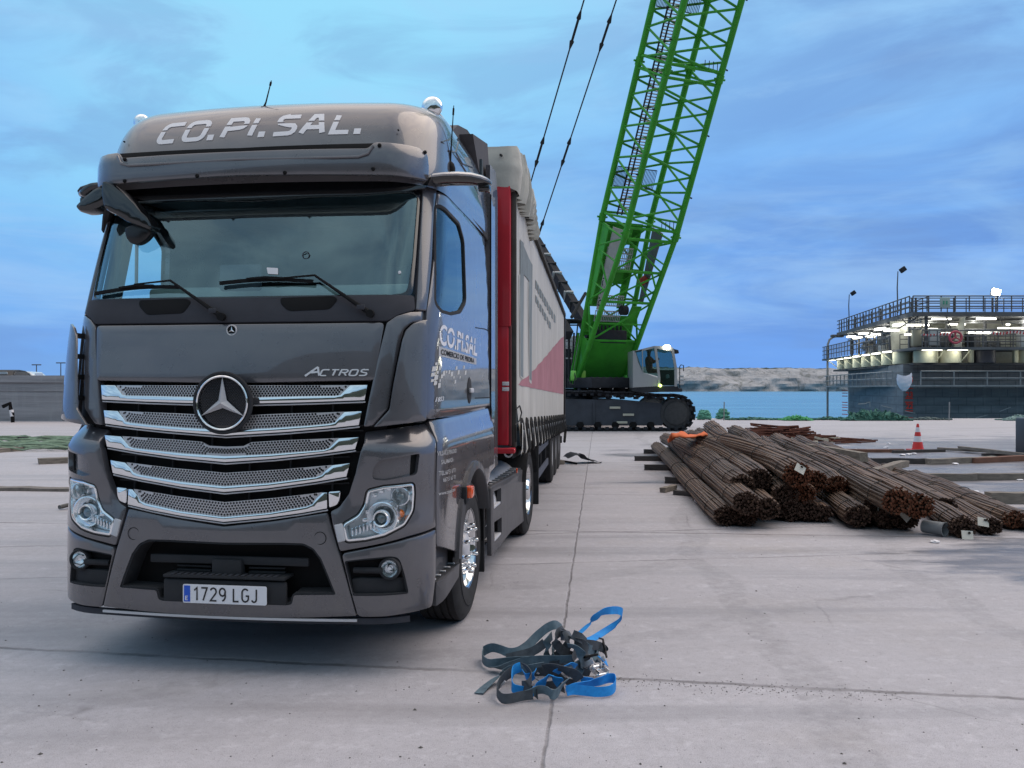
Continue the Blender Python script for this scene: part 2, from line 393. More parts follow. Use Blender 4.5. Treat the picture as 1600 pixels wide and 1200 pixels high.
# ================= SETTING
def concrete():
    m=bpy.data.materials.new('quay_concrete'); m.use_nodes=True; t=m.node_tree; b=t.nodes['Principled BSDF']; c=t.nodes.new('ShaderNodeTexCoord').outputs['Object']
    s=t.nodes.new('ShaderNodeSeparateXYZ'); t.links.new(c,s.inputs[0]); X,Y=s.outputs[0],s.outputs[1]
    a=noise(mapping(c,scale=(.35,1,1),nt_=t),1.1,8,.6,nt_=t,dist=.4)
    col=mixc(ramp(a,[(.38,0),(.62,1)],nt_=t),(.378,.365,.402),(.505,.490,.538),nt_=t)
    f=noise(c,26,6,.7,nt_=t); col=mixc(.5,col,mixc(ramp(f,[(.36,0),(.62,1)],nt_=t),(.305,.293,.318),(.525,.508,.548),nt_=t),nt_=t)
    g=noise(c,190,3,.7,nt_=t); col=mixc(.42,col,mixc(ramp(g,[(.38,0),(.6,1)],nt_=t),(.21,.20,.21),(.56,.54,.56),nt_=t),nt_=t)
    # gritty, pitted surface
    pit=noise(c,13,7,.75,nt_=t); col=mixc(mth('MULTIPLY',ramp(pit,[(.52,0),(.64,1)],nt_=t),.38,nt_=t),col,(.25,.24,.25),nt_=t)
    pit2=noise(c,60,3,.6,nt_=t); col=mixc(mth('MULTIPLY',ramp(pit2,[(.60,0),(.68,1)],nt_=t),.45,nt_=t),col,(.16,.155,.16),nt_=t)
    lt=noise(mapping(c,loc=(4,7,0),nt_=t),7,8,.75,nt_=t); col=mixc(mth('MULTIPLY',ramp(lt,[(.54,0),(.66,1)],nt_=t),.40,nt_=t),col,(.62,.61,.65),nt_=t)
    # broad drag marks running along the quay
    st=noise(mapping(c,scale=(.10,1.6,1),rot=(0,0,R(4)),nt_=t),1.3,7,.62,nt_=t)
    col=mixc(mth('MULTIPLY',ramp(st,[(.50,0),(.66,1)],nt_=t),.50,nt_=t),col,(.22,.21,.22),nt_=t)
    st2=noise(mapping(c,scale=(.14,1.2,1),loc=(5,3,0),nt_=t),1.1,6,.6,nt_=t)
    col=mixc(mth('MULTIPLY',ramp(st2,[(.55,0),(.75,1)],nt_=t),.40,nt_=t),col,(.52,.50,.525),nt_=t)
    # warm clay smears
    cl=noise(mapping(c,scale=(.5,.8,1),loc=(9,1,0),nt_=t),.9,5,.6,nt_=t)
    col=mixc(mth('MULTIPLY',ramp(cl,[(.55,0),(.75,1)],nt_=t),.35,nt_=t),col,(.37,.33,.30),nt_=t)
    # wet silt, dark, on the right beyond the bars and a tongue nearer
    def blob(cx,cy,rx,ry,soft=.5,nz=.9,sc_=.5):
        dx=mth('DIVIDE',mth('SUBTRACT',X,cx,nt_=t),rx,nt_=t);dy=mth('DIVIDE',mth('SUBTRACT',Y,cy,nt_=t),ry,nt_=t)
        d=mth('SQRT',mth('ADD',mth('MULTIPLY',dx,dx,nt_=t),mth('MULTIPLY',dy,dy,nt_=t),nt_=t),nt_=t)
        n=noise(mapping(c,scale=(.6,1.6,1),nt_=t),sc_,6,.65,nt_=t)
        return ramp(mth('ADD',d,mth('MULTIPLY',mth('SUBTRACT',n,.5,nt_=t),nz*2,nt_=t),nt_=t),[(.8,1),(.8+soft*.4,0)],nt_=t)
    wet=mth('MAXIMUM',blob(16,19,13.5,11.5),mth('MULTIPLY',blob(7.6,8.2,4.0,1.7,nz=.6,sc_=1.4),1.0,nt_=t),nt_=t)
    wn=noise(mapping(c,scale=(.5,2.4,1),loc=(2,2,0),nt_=t),1.6,7,.65,nt_=t)
    wet=mth('MULTIPLY',wet,ramp(wn,[(.46,1),(.68,.30)],nt_=t),nt_=t)
    dry=col
    col=mixc(wet,col,(.115,.115,.135),nt_=t)
    A_=G(850,1180);B_=G(922,700)
    def side(p0,p1,k):
        d=Vector((p1[0]-p0[0],p1[1]-p0[1])).normalized(); n=(-d.y,d.x); c0=n[0]*p0[0]+n[1]*p0[1]
        e=mth('SUBTRACT',mth('ADD',mth('MULTIPLY',X,n[0],nt_=t),mth('MULTIPLY',Y,n[1],nt_=t),nt_=t),c0,nt_=t)
        return mth('MULTIPLY',ramp(mth('ADD',mth('MULTIPLY',e,6,nt_=t),.5,nt_=t),[(.35,0),(.65,1)],nt_=t),k,nt_=t)
    slabs=side(A_,B_,.5)
    for q in (side(G(0,1012),G(1000,1062),.8),side(G(800,882),G(1150,872),-.5),side(G(880,830),G(1400,838),.45)): slabs=mth('ADD',slabs,q,nt_=t)
    col=mixc(mth('MULTIPLY',slabs,.20,nt_=t,clamp=True),col,(.30,.285,.295),nt_=t)
    # tyre tracks and small oil stains
    tw_=mth('MULTIPLY',mth('SUBTRACT',noise(c,.22,3,.5,nt_=t),.5,nt_=t),2.2,nt_=t)
    def track(p0,p1,wd,k):
        d=Vector((p1[0]-p0[0],p1[1]-p0[1])).normalized(); n=(-d.y,d.x); c0=n[0]*p0[0]+n[1]*p0[1]
        e=mth('SUBTRACT',mth('ADD',mth('MULTIPLY',X,n[0],nt_=t),mth('MULTIPLY',Y,n[1],nt_=t),nt_=t),c0,nt_=t); e=mth('ADD',e,tw_,nt_=t)
        return mth('MULTIPLY',ramp(mth('ABSOLUTE',e,nt_=t),[(wd*.75,1),(wd,0)],nt_=t),k,nt_=t)
    tr=track((1.5,4),(4.5,30),.16,.30)
    for q in (track((3.4,4),(6.4,30),.16,.26),track((-6,3),(9,9.5),.14,.22),track((-6,4.9),(9,11.4),.14,.20),track((2,3),(14,5.5),.20,.18)): tr=mth('MAXIMUM',tr,q,nt_=t)
    tn=noise(c,9,5,.7,nt_=t)
    col=mixc(mth('MULTIPLY',tr,ramp(tn,[(.38,.1),(.62,1)],nt_=t),nt_=t),col,(.17,.165,.17),nt_=t)
    oil=ramp(noise(c,1.9,3,.55,nt_=t),[(.70,0),(.76,1)],nt_=t); col=mixc(mth('MULTIPLY',oil,.45,nt_=t),col,(.15,.14,.14),nt_=t)
    # joints and cracks
    wob=mth('MULTIPLY',mth('SUBTRACT',noise(c,2.2,5,.6,nt_=t),.5,nt_=t),.10,nt_=t)
    wob2=mth('MULTIPLY',mth('SUBTRACT',noise(c,14,4,.6,nt_=t),.5,nt_=t),.035,nt_=t)
    def joint(p0,p1,wd,k=1.0,wv=1.0):
        d=Vector((p1[0]-p0[0],p1[1]-p0[1])).normalized(); n=(-d.y,d.x); c0=n[0]*p0[0]+n[1]*p0[1]
        e=mth('SUBTRACT',mth('ADD',mth('MULTIPLY',X,n[0],nt_=t),mth('MULTIPLY',Y,n[1],nt_=t),nt_=t),c0,nt_=t)
        if wv: e=mth('ADD',e,mth('MULTIPLY',mth('ADD',wob,wob2,nt_=t),wv,nt_=t),nt_=t)
        return mth('MULTIPLY',ramp(mth('ABSOLUTE',e,nt_=t),[(wd*.35,1),(wd,0)],nt_=t),k,nt_=t)
    A=G(850,1180);B=G(922,700); J=mth('MULTIPLY',joint(A,B,.013,.85,.5),ramp(noise(c,4.5,4,.6,nt_=t),[(.34,.35),(.55,1)],nt_=t),nt_=t)
    gap=ramp(noise(c,1.7,4,.6,nt_=t),[(.35,.25),(.55,1)],nt_=t)
    for q in (joint(G(0,1012),G(1000,1062),.03,.9,.9),joint(G(800,882),G(1150,872),.03,.5,.8),joint(G(880,830),G(1400,838),.04,.8,1.2),joint(G(860,772),G(1250,776),.05,.5,1.5),joint(G(0,715),G(100,712),.1,.4,2),joint(G(0,855),G(120,852),.04,.6,1.5)):
        J=mth('MAXIMUM',J,mth('MULTIPLY',q,gap,nt_=t),nt_=t)
    # hairline cracks
    v=t.nodes.new('ShaderNodeTexVoronoi'); v.feature='DISTANCE_TO_EDGE'; v.inputs['Scale'].default_value=.42
    dm=t.nodes.new('ShaderNodeMix'); dm.data_type='VECTOR'; dm.inputs[0].default_value=.16; t.links.new(c,dm.inputs[4]); t.links.new(noise(c,1.6,6,.65,nt_=t,col=True),dm.inputs[5]); t.links.new(dm.outputs[1],v.inputs['Vector'])
    cr=mth('MULTIPLY',ramp(v.outputs['Distance'],[(.0,1),(.006,0)],nt_=t),ramp(noise(c,.5,3,.5,nt_=t),[(.54,0),(.64,.45)],nt_=t),nt_=t)
    J=mth('MAXIMUM',J,cr,nt_=t)
    col=mixc(mth('MULTIPLY',J,.8,nt_=t),col,(.12,.11,.11),nt_=t)
    sp_=ramp(noise(c,45,2,.5,nt_=t),[(.735,0),(.77,1)],nt_=t)
    col=mixc(mth('MULTIPLY',sp_,.55,nt_=t),col,(.10,.095,.09),nt_=t)
    t.links.new(col,b.inputs['Base Color'])
    rr=ramp(st,[(.4,.78),(.7,.55)],nt_=t)
    t.links.new(mth('SUBTRACT',rr,mth('MULTIPLY',wet,.33,nt_=t),nt_=t),b.inputs['Roughness'])
    b.inputs['Specular IOR Level'].default_value=.35
    bn=t.nodes.new('ShaderNodeBump'); bn.inputs['Strength'].default_value=.6; bn.inputs['Distance'].default_value=.014
    hgt=mth('SUBTRACT',mth('ADD',mth('MULTIPLY',pit,-.5,nt_=t),mth('ADD',mth('MULTIPLY',f,.5,nt_=t),mth('MULTIPLY',g,.35,nt_=t),nt_=t),nt_=t),mth('MULTIPLY',J,1.2,nt_=t),nt_=t)
    t.links.new(hgt,bn.inputs['Height']); t.links.new(bn.outputs[0],b.inputs['Normal']); return m
conc=concrete()
QE=48.5
b=MB()
xs=[-70,-40,-20,-10,0,10,20,40,70,120]; ys=[-40,-15,0,5,10,20,30,40,QE]
V=[(x,y,0) for y in ys for x in xs]; n=len(xs)
Fc=[(j*n+i,j*n+i+1,(j+1)*n+i+1,(j+1)*n+i) for j in range(len(ys)-1) for i in range(n-1)]
k=len(V); V+=[(x,QE,-5) for x in xs]; r0=(len(ys)-1)*n
Fc+=[(r0+i,r0+i+1,k+i+1,k+i) for i in range(n-1)]
quay=mk('quay_ground',V,Fc,conc,smooth=False,kind='structure')
# water
wm=bpy.data.materials.new('water'); wm.use_nodes=True; t=wm.node_tree; bs=t.nodes['Principled BSDF']
bs.inputs['Base Color'].default_value=(.055,.22,.34,1); bs.inputs['Roughness'].default_value=.22; bs.inputs['Specular IOR Level'].default_value=.3
c=t.nodes.new('ShaderNodeTexCoord').outputs['Object']
bn=t.nodes.new('ShaderNodeBump'); bn.inputs['Strength'].default_value=.9; bn.inputs['Distance'].default_value=.25
t.links.new(noise(mapping(c,scale=(.5,1,1),nt_=t),1.2,8,.62,nt_=t),bn.inputs['Height']); t.links.new(bn.outputs[0],bs.inputs['Normal'])
t.links.new(mixc(ramp(noise(mapping(c,scale=(.012,.05,1),nt_=t),1.2,6,.6,nt_=t),[(.35,0),(.7,1)],nt_=t),(.05,.20,.33),(.09,.30,.44),nt_=t),bs.inputs['Base Color'])
mk('sea_water',[(-6000,QE-1,-3),(6000,QE-1,-3),(6000,9000,-3),(-6000,9000,-3)],[(0,1,2,3)],wm,smooth=False,kind='structure')
# far limestone cliff with scrub on its brow
def cliffmat():
    m=bpy.data.materials.new('cliff_rock'); m.use_nodes=True; t=m.node_tree; b=t.nodes['Principled BSDF']; c=t.nodes.new('ShaderNodeTexCoord').outputs['Object']
    a=noise(mapping(c,scale=(1,1,2.2),nt_=t),.035,9,.72,nt_=t,dist=.8); d=noise(mapping(c,scale=(1,1,.5),nt_=t),.06,8,.7,nt_=t,dist=1.2)
    col=mixc(ramp(a,[(.34,0),(.62,1)],nt_=t),(.23,.235,.25),(.42,.42,.435),nt_=t)
    col=mixc(ramp(d,[(.50,0),(.66,.85)],nt_=t),col,(.10,.11,.10),nt_=t)
    t.links.new(col,b.inputs['Base Color']); b.inputs['Roughness'].default_value=.9
    bn=t.nodes.new('ShaderNodeBump'); bn.inputs['Strength'].default_value=1; bn.inputs['Distance'].default_value=6; t.links.new(d,bn.inputs['Height']); t.links.new(bn.outputs[0],b.inputs['Normal']); return m
from mathutils import noise as MN
scrub=mat('scrub',(.035,.05,.035),rough=.95,noisy=.5,nscale=.05)
def ridge(name,x0,x1,nx,y0,hf,m,depth=160,kind='structure',rows=12,rough=5,two=None):
    V=[];Fc=[];mi=[]
    for j in range(rows+1):
        f=j/rows
        for i in range(nx+1):
            x=x0+(x1-x0)*i/nx; h=hf(x); z=-4+(h+4)*min(1,f*1.35) ; y=y0+depth*max(0,f-.15)**1.6
            if f>.74: z=h+ (f-.74)*6+MN.noise(Vector((x*.05,f*9,1)))*2.0+MN.noise(Vector((x*.2,f*9,5)))*1.6
            y+=MN.noise(Vector((x*.012,z*.05,3)))*rough*3+MN.noise(Vector((x*.05,z*.12,7)))*rough
            V.append((x,y,z))
    mt=[m,two] if two else [m]
    for j in range(rows):
        for i in range(nx):
            k=j*(nx+1)+i; Fc.append((k,k+1,k+nx+2,k+nx+1)); mi.append(1 if (two and j>=rows*.70) else 0)
    o=mk(name,V,Fc,mt,kind=kind,smooth=False); o.data.polygons.foreach_set('material_index',mi); return o
cl=cliffmat()
def hcl(x):
    u=800+F*x/1400
    return 38+4*MN.noise(Vector((x*.004,0,0)))+2*MN.noise(Vector((x*.02,0,4)))-max(0,(u-1180)*.02)
ridge('cliff_coast',-300,1500,420,1400,lambda x:hcl(x) if x>60 else 4+max(0,hcl(x)-4)*max(0,(x+200)/260),cl,two=scrub,rough=9)
# wooded hills on the landward side, behind the photographer (they show in the bonnet and the glass)
def hh(x):
    f=max(0,min(1,(x+440)/230)); return 34+185*f*f*(3-2*f)*(1-.35*max(0,min(1,(x-100)/500)))+12*MN.noise(Vector((x*.006,2,0)))+5*MN.noise(Vector((x*.03,2,0)))
V=[];Fc=[];nx=160
for j in range(9):
    f=j/8
    for i in range(nx+1):
        x=-1500+3000*i/nx; V.append((x,-330-260*f+14*MN.noise(Vector((x*.02,f*3,0))),-2+hh(x)*math.sin(f*math.pi/2)+4*f*MN.noise(Vector((x*.08,f*5,0)))))
for j in range(8):
    for i in range(nx):
        k=j*(nx+1)+i; Fc.append((k,k+nx+1,k+nx+2,k+1))
mk('hill_terrain',V,Fc,mat('hill_wood',(.030,.040,.030),rough=.95,noisy=.6,nscale=.03),kind='structure')
mk('land_ground',[(-1500,-600,-.5),(1500,-600,-.5),(1500,-39.9,-.5),(-1500,-39.9,-.5)],[(0,1,2,3)],mat('land',(.16,.16,.15),rough=.95,noisy=.3,nscale=.1),kind='structure',smooth=False)
# ================= TRUCK (local frame: x to the driver's side, y backwards, z up)
TH=R(7.9); TO=Vector((-1.70,5.06,0))
truck=empty('truck',TO,-TH,label='dark grey tractor lorry with chrome grille slats and CO.PI.SAL lettering on its roof',cat='truck')
TM=Matrix.Translation(TO)@Matrix.Rotation(-TH,4,'Z'); TI=TM.inverted()
CL=TI@Vector((0,0,H))
def ray(u,v): return ((TI.to_3x3())@Vector(((u-800)/F,1,(HV-v)/F)))
def PY(u,v,y):
    d=ray(u,v); t=(y-CL.y)/d.y; return CL+d*t
def PXX(u,v,x):
    d=ray(u,v); t=(x-CL.x)/d.x; return CL+d*t
def PZ(u,v,z):
    d=ray(u,v); t=(z-CL.z)/d.z; return CL+d*t
def proj(p):
    q=TM@Vector(p); return 800+F*q.x/q.y, HV-F*(q.z-H)/q.y
def sinv(s,prof,u,v,g=None,smax=3.6,t0=None,t1=None):
    t0=prof[0][0] if t0 is None else t0; t1=prof[-1][0] if t1 is None else t1
    if g is None:
        best=1e9
        for i in range(61):
            a=-1.1+(smax+1.1)*i/60
            for j in range(21):
                t=t0+(t1-t0)*j/20; p=proj(s(a,t)); d=(p[0]-u)**2+(p[1]-v)**2
                if d<best: best=d; g=(a,t)
    a,t=g; e=1e-3
    for it in range(14):
        p=proj(s(a,t)); ru,rv=p[0]-u,p[1]-v
        if abs(ru)+abs(rv)<.02: break
        pa=proj(s(a+e,t));pt=proj(s(a,t+e))
        J=((pa[0]-p[0])/e,(pt[0]-p[0])/e,(pa[1]-p[1])/e,(pt[1]-p[1])/e); D=J[0]*J[3]-J[1]*J[2]
        if abs(D)<1e-3: break
        da=(ru*J[3]-rv*J[1])/D; dt=(J[0]*rv-J[2]*ru)/D; m=max(abs(da),abs(dt))
        if m>.15: da*=.15/m; dt*=.15/m
        a-=da;t-=dt
    return (a,t)

class Vane:
    # a surface standing off another one by a distance that grows from a0 to a1
    def __init__(s,S,a0,a1,d0,d1): s.S=S;s.k=(a0,a1,d0,d1);s.prof=S.prof
    def __call__(s,a,t):
        S=s.S;e=1e-3;n=(S(a+e,t)-S(a-e,t)).cross(S(a,t+e)-S(a,t-e)).normalized(); a0,a1,d0,d1=s.k
        f=max(0,min(1,(abs(a)-a0)/(a1-a0))); return S(a,t)+n*(d0+(d1-d0)*f*f*(3-2*f))
    def inv(s,u,v,g=None,smax=3.6,t0=None,t1=None): return sinv(s,s.prof,u,v,g,smax,t0,t1)
class Shell:
    def __init__(s,xc,yb,hw,yc,prof,ylen=3.2):
        P=[(xc*i/60,yb*(i/60)**2) for i in range(61)]
        P+=[(xc+(hw-xc)*math.sin(R(90*i/60)),yc-(yc-yb)*math.cos(R(90*i/60))) for i in range(1,61)]
        P+=[(hw,yc+ylen*i/150) for i in range(1,151)]
        for it in range(30): P=[P[0]]+[((P[i-1][0]+2*P[i][0]+P[i+1][0])/4,(P[i-1][1]+2*P[i][1]+P[i+1][1])/4) for i in range(1,len(P)-1)]+[P[-1]]
        s.P=P; A=[0]
        for i in range(1,len(P)): A.append(A[-1]+math.hypot(P[i][0]-P[i-1][0],P[i][1]-P[i-1][1]))
        s.A=A; s.prof=prof; s.n=len(A)
        s.lut=[]; j=0; s.step=.004
        for k in range(int(A[-1]/s.step)+1):
            t=k*s.step
            while j<s.n-2 and A[j+1]<t: j+=1
            f=(t-A[j])/(A[j+1]-A[j]); s.lut.append((P[j][0]+(P[j+1][0]-P[j][0])*f,P[j][1]+(P[j+1][1]-P[j][1])*f))
    def plan(s,t):
        sg=1 if t>=0 else -1; t=abs(t)/s.step; i=min(int(t),len(s.lut)-2); f=t-i; a=s.lut[i];b=s.lut[i+1]
        return sg*(a[0]+(b[0]-a[0])*f),a[1]+(b[1]-a[1])*f
    def pr(s,t):
        T=s.prof; 
        if t<=T[0][0]: i=0
        elif t>=T[-1][0]: i=len(T)-2
        else:
            i=0
            while T[i+1][0]<t: i+=1
        a,b=T[i],T[i+1]; f=(t-a[0])/(b[0]-a[0]); p0=T[max(i-1,0)];p3=T[min(i+2,len(T)-1)]
        o=[]
        for k in (1,2,3):
            h=b[0]-a[0]; m1=(b[k]-p0[k])/((b[0]-p0[0]) or 1);m2=(p3[k]-a[k])/((p3[0]-a[0]) or 1)
            if f<0 or f>1: o.append(a[k]+(b[k]-a[k])*f); continue
            o.append((2*f**3-3*f*f+1)*a[k]+(f**3-2*f*f+f)*h*m1+(-2*f**3+3*f*f)*b[k]+(f**3-f*f)*h*m2)
        return o   # z, yshift, narrow
    def __call__(s,a,t):
        x,y=s.plan(a); z,ys,n=s.pr(t); return Vector((x*n,y+ys,z))
    def inv(s,u,v,g=None,smax=3.6,t0=None,t1=None):
        return sinv(s,s.prof,u,v,g,smax,t0,t1)
def zt(L_): return [(z,z,y,n) for z,y,n in L_]
CAB=Shell(.86,.05,1.19,.42,zt([(.2,0,1.02),(.9,0,1.02),(1.3,.02,1.01),(1.7,.05,1),(2.08,.11,1),(2.3,.18,1),(2.6,.28,.993),(2.85,.37,.985),(3.1,.46,.975),(3.4,.56,.95)]))
LOW=Shell(.80,.045,1.215,.40,zt([(.15,.03,1),(.3,0,1),(.6,-.01,1),(.95,0,1),(1.15,.02,1),(1.4,.03,1)]))
VIS=Shell(.84,.06,1.13,.45,zt([(2.75,.185,1),(2.9,.180,1),(3.05,.180,1),(3.18,.20,1),(3.25,.27,.99),(3.4,.36,.97)]))
ROOF=Shell(.80,.06,1.17,.50,[(0,3.0,.30,1.0),(.1,3.1,.32,1.0),(.25,3.25,.37,.99),(.38,3.38,.43,.98),(.5,3.495,.52,.96),(.62,3.58,.66,.93),(.78,3.635,.90,.87),(1.0,3.66,1.22,.70),(1.3,3.67,1.65,.40),(1.6,3.67,2.0,.05)],ylen=2.2)
def pts(S,L_,**k): return [S.inv(u,v,**k) for u,v in L_]
def sym(S,L_,rd=0,n=4):
    """outline traced on the driver's half, first and last point on the centre line, closed by its mirror image"""
    p=[S.inv(u,v) for u,v in L_]; p[0]=(0,p[0][1]); p[-1]=(0,p[-1][1])
    q=p+[(-a,b) for a,b in reversed(p[1:-1])]
    return rounded(q,rd,n) if rd else q
def pan(name,poly,S,m,parent=None,mirror=False,**k):
    V,Fc=panelmesh(poly,S,**k); o=mk(name,V,Fc,m,parent or truck)
    if mirror:
        V2,F2=flipx(V,Fc); return o,mk(name,V2,F2,m,(mirror if not isinstance(mirror,bool) else parent) or truck)
    return o
paint=mat('paint',(.105,.098,.103),rough=.30,metal=.35,coat=1,spec=.5)
def _paint():
    t=paint.node_tree;b=t.nodes['Principled BSDF'];c=t.nodes.new('ShaderNodeTexCoord').outputs['Object']
    b.inputs['Coat Roughness'].default_value=.03
    n=noise(c,900,1,.5,nt_=t); bn=t.nodes.new('ShaderNodeBump'); bn.inputs['Strength'].default_value=.04; bn.inputs['Distance'].default_value=.001
    t.links.new(n,bn.inputs['Height']); t.links.new(bn.outputs[0],b.inputs['Normal'])
    g=noise(c,3.5,7,.65,nt_=t); t.links.new(ramp(g,[(.3,.24),(.75,.36)],nt_=t),b.inputs['Roughness'])
    t.links.new(mixc(ramp(g,[(.35,0),(.8,1)],nt_=t),(.098,.096,.108),(.122,.119,.133),nt_=t),b.inputs['Base Color'])
    # thin road dirt towards the sills
    s=t.nodes.new('ShaderNodeSeparateXYZ'); t.links.new(c,s.inputs[0])
    d=mth('MULTIPLY',ramp(s.outputs[2],[(.25,.42),(1.1,.06),(1.0,.06)],nt_=t),ramp(noise(mapping(c,scale=(1,1,.5),nt_=t),7,8,.72,nt_=t),[(.38,0),(.68,1)],nt_=t),nt_=t)
    old=b.inputs['Base Color'].links[0].from_socket; t.links.new(mixc(d,old,(.20,.185,.17),nt_=t),b.inputs['Base Color'])
    t.links.new(mth('SUBTRACT',1.0,mth('MULTIPLY',d,1.2,nt_=t),nt_=t,clamp=True),b.inputs['Coat Weight'])
_paint()
pdull=mat('paint_dull',(.085,.083,.090),rough=.42,metal=.35,coat=.25,noisy=.15,nscale=5)
dplast=mat('dark_plastic',(.022,.023,.027),rough=.42,noisy=.2)
gplast=mat('grey_plastic',(.032,.034,.044),rough=.38,noisy=.12)
black=mat('matt_black',(.006,.006,.007),rough=.75,spec=.2)
gloss=mat('gloss_black',(.008,.009,.011),rough=.09,coat=.6)
chrome=mat('chrome',(.80,.82,.84),rough=.07,metal=1)
silver=mat('letter_silver',(.66,.67,.70),rough=.35,metal=.25)
satin=mat('satin_metal',(.62,.62,.64),rough=.28,metal=.9,noisy=.06)
meshm=mat('grille_metal',(.52,.51,.53),rough=.38,metal=.6)
rub=mat('rubber',(.022,.022,.024),rough=.78,noisy=.35,nscale=14)
white=mat('white_vinyl',(.72,.71,.74),rough=.45)
red=mat('red_paint',(.42,.008,.022),rough=.35,coat=.3,noisy=.12,nscale=3)
def glassmat(name,tint,rough=.0,mixf=.35,ior=1.5):
    if name in MAT: return MAT[name]
    m=bpy.data.materials.new(name); m.use_nodes=True; t=m.node_tree
    for n in list(t.nodes): t.nodes.remove(n)
    o=t.nodes.new('ShaderNodeOutputMaterial');tr=t.nodes.new('ShaderNodeBsdfTransparent');gl=t.nodes.new('ShaderNodeBsdfGlossy');fr=t.nodes.new('ShaderNodeLayerWeight');mx=t.nodes.new('ShaderNodeMixShader')
    tr.inputs[0].default_value=(*tint,1); gl.inputs['Roughness'].default_value=rough; gl.inputs[0].default_value=(.70,.94,1,1); fr.inputs[0].default_value=.5
    t.links.new(mth('ADD',mth('MULTIPLY',mth('POWER',fr.outputs[1],5.0,nt_=t),.95,nt_=t),mixf+.04,nt_=t,clamp=True),mx.inputs[0])
    t.links.new(tr.outputs[0],mx.inputs[1]);t.links.new(gl.outputs[0],mx.inputs[2]);t.links.new(mx.outputs[0],o.inputs[0]); MAT[name]=m; return m
wglass=glassmat('windscreen_glass',(.70,.88,.92),mixf=.13)
sglass=glassmat('side_glass',(.72,.88,.90),mixf=.05)
lens=glassmat('lens_glass',(.92,.94,.96),mixf=.02)
P_=truck
# --- bonnet panel
bonnet=pan('bonnet',sym(CAB,[(362,506),(480,505),(601,503.5),(586,594),(362,599)],.03),CAB,paint,thick=.04,r=.008,cell=.06)
wp=pan('wiper_panel',sym(CAB,[(362,465),(648,461),(650,484),(624,491),(606,501),(362,503.5)],.02),CAB,gplast,thick=.03,r=.006,off=-.004)
for (a,b,c,d) in ((217,299,466,492),(438,528,462,486)):
    pl=rounded(pts(CAB,[(a,c+3),(b-8,c),(b,c+5),(b-12,d-3),(a+12,d),(a,c+12)]),.03)
    pan('washer_recess',pl,CAB,black,wp,thick=.004,r=.002,off=-.001)
# --- A pillars, door, side shell
ap=rounded(pts(CAB,[(661,290),(684,292),(679,330),(676,400),(667,486),(650,484),(655,400)]),.01)
pan('windscreen_pillar',ap,CAB,paint,mirror=True,thick=.05,r=.01,cell=.06)
win=rounded(pts(CAB,[(681,325),(687,324),(701,334),(718,352),(725,378),(728,470),(720,485),(705,488),(690,484),(681,473)]),.04,5)
win_o=offs(ccw(win),-.022)
doorpoly=rounded(pts(CAB,[(682,299),(697,301),(730,335),(757,373),(762,430),(767,625),(766,634),(667,655),(667,485),(679,400)]),.03)
door,door2=pan('door',doorpoly,CAB,paint,mirror=True,thick=.03,r=.006,holes=[win_o],cell=.07,off=.0)
for dd,sg in((door,1),(door2,-1)):
    V,Fc=panelmesh(win_o,CAB,thick=.02,r=.004,holes=[win],off=.001); 
    if sg<0: V,Fc=flipx(V,Fc)
    mk('window_seal',V,Fc,dplast,dd)
    V,Fc=panelmesh(offs(ccw(win),-.004),CAB,thick=.004,r=0,off=-.012)
    if sg<0: V,Fc=flipx(V,Fc)
    mk('window',V,Fc,sglass,dd)
def sz(u,v): return CAB.inv(u,v)
sA=sz(684,400)[0]; sR=CAB.inv(770,450)[0]; sD=CAB.inv(766,500)[0]; SB=sR
# under-shell of the cab side (behind door edges and up to the roof), with the window opening
under=[(sA-.16,2.0),(sA+.02,3.02),(SB,3.02),(SB,1.47),(sA-.08,1.51)]
pan('cab_side',under,CAB,paint,mirror=True,thick=.04,r=.004,holes=[offs(ccw(win),-.01)],cell=.1,off=-.022)
# seam-and-slot details on the side
bandp=rounded(pts(CAB,[(697,290),(716,290),(735,312),(757,343),(771,368),(770,378),(764,379),(752,362),(728,330),(712,308)]),.02)
pan('side_air_slot',bandp,CAB,dplast,mirror=True,thick=.03,r=.008,off=.004)
# side locker flap seam behind the door, door handle
# door handle
hc=CAB.inv(733,610); hs=[(hc[0]+.075*math.cos(R(k*30)),hc[1]+.10*math.sin(R(k*30))) for k in range(12)]
def both(name,poly,S,m,par,**k):
    V,Fc=panelmesh(poly,S,**k); a=mk(name,V,Fc,m,par[0]); V,Fc=flipx(V,Fc); b=mk(name,V,Fc,m,par[1]); return a,b
h1,h2=both('door_handle',hs,CAB,dplast,(door,door2),thick=.02,r=.008,off=.006)
for hh,sg in((h1,1),(h2,-1)):
    b=MB(); p=CAB(*hc); b.box((sg*(p.x+.018),p.y,p.z),(.02,.12,.035),bev=.008); b.build('grip',satin,hh)
# fuel/locker cut line (thin dark strip, recessed into the door skin seam)
for sg in (1,-1):
    for seg in ([(743,512),(757,514),(766,518)],[(742,622),(766,621)]):
        b=MB(); q=[CAB(*CAB.inv(u,v)) for u,v in seg]; b.tube([Vector((sg*(p.x+.001),p.y,p.z)) for p in q],.004,6)
        b.build('locker_seam',black,door if sg>0 else door2)
# --- windscreen
ws=sym(CAB,[(400,296),(660,292),(652,400),(646,463),(362,468)],.05,5)
hole=sym(CAB,[(400,312),(655,300),(647,400),(638,456),(612,459),(362,462)],.05,5)
pan('windscreen_seal',ws,CAB,gloss,thick=.02,r=.004,off=-.012,holes=[hole])
wsc=pan('windscreen',offs(ccw(ws),.004),CAB,wglass,thick=.004,r=0,off=-.020)
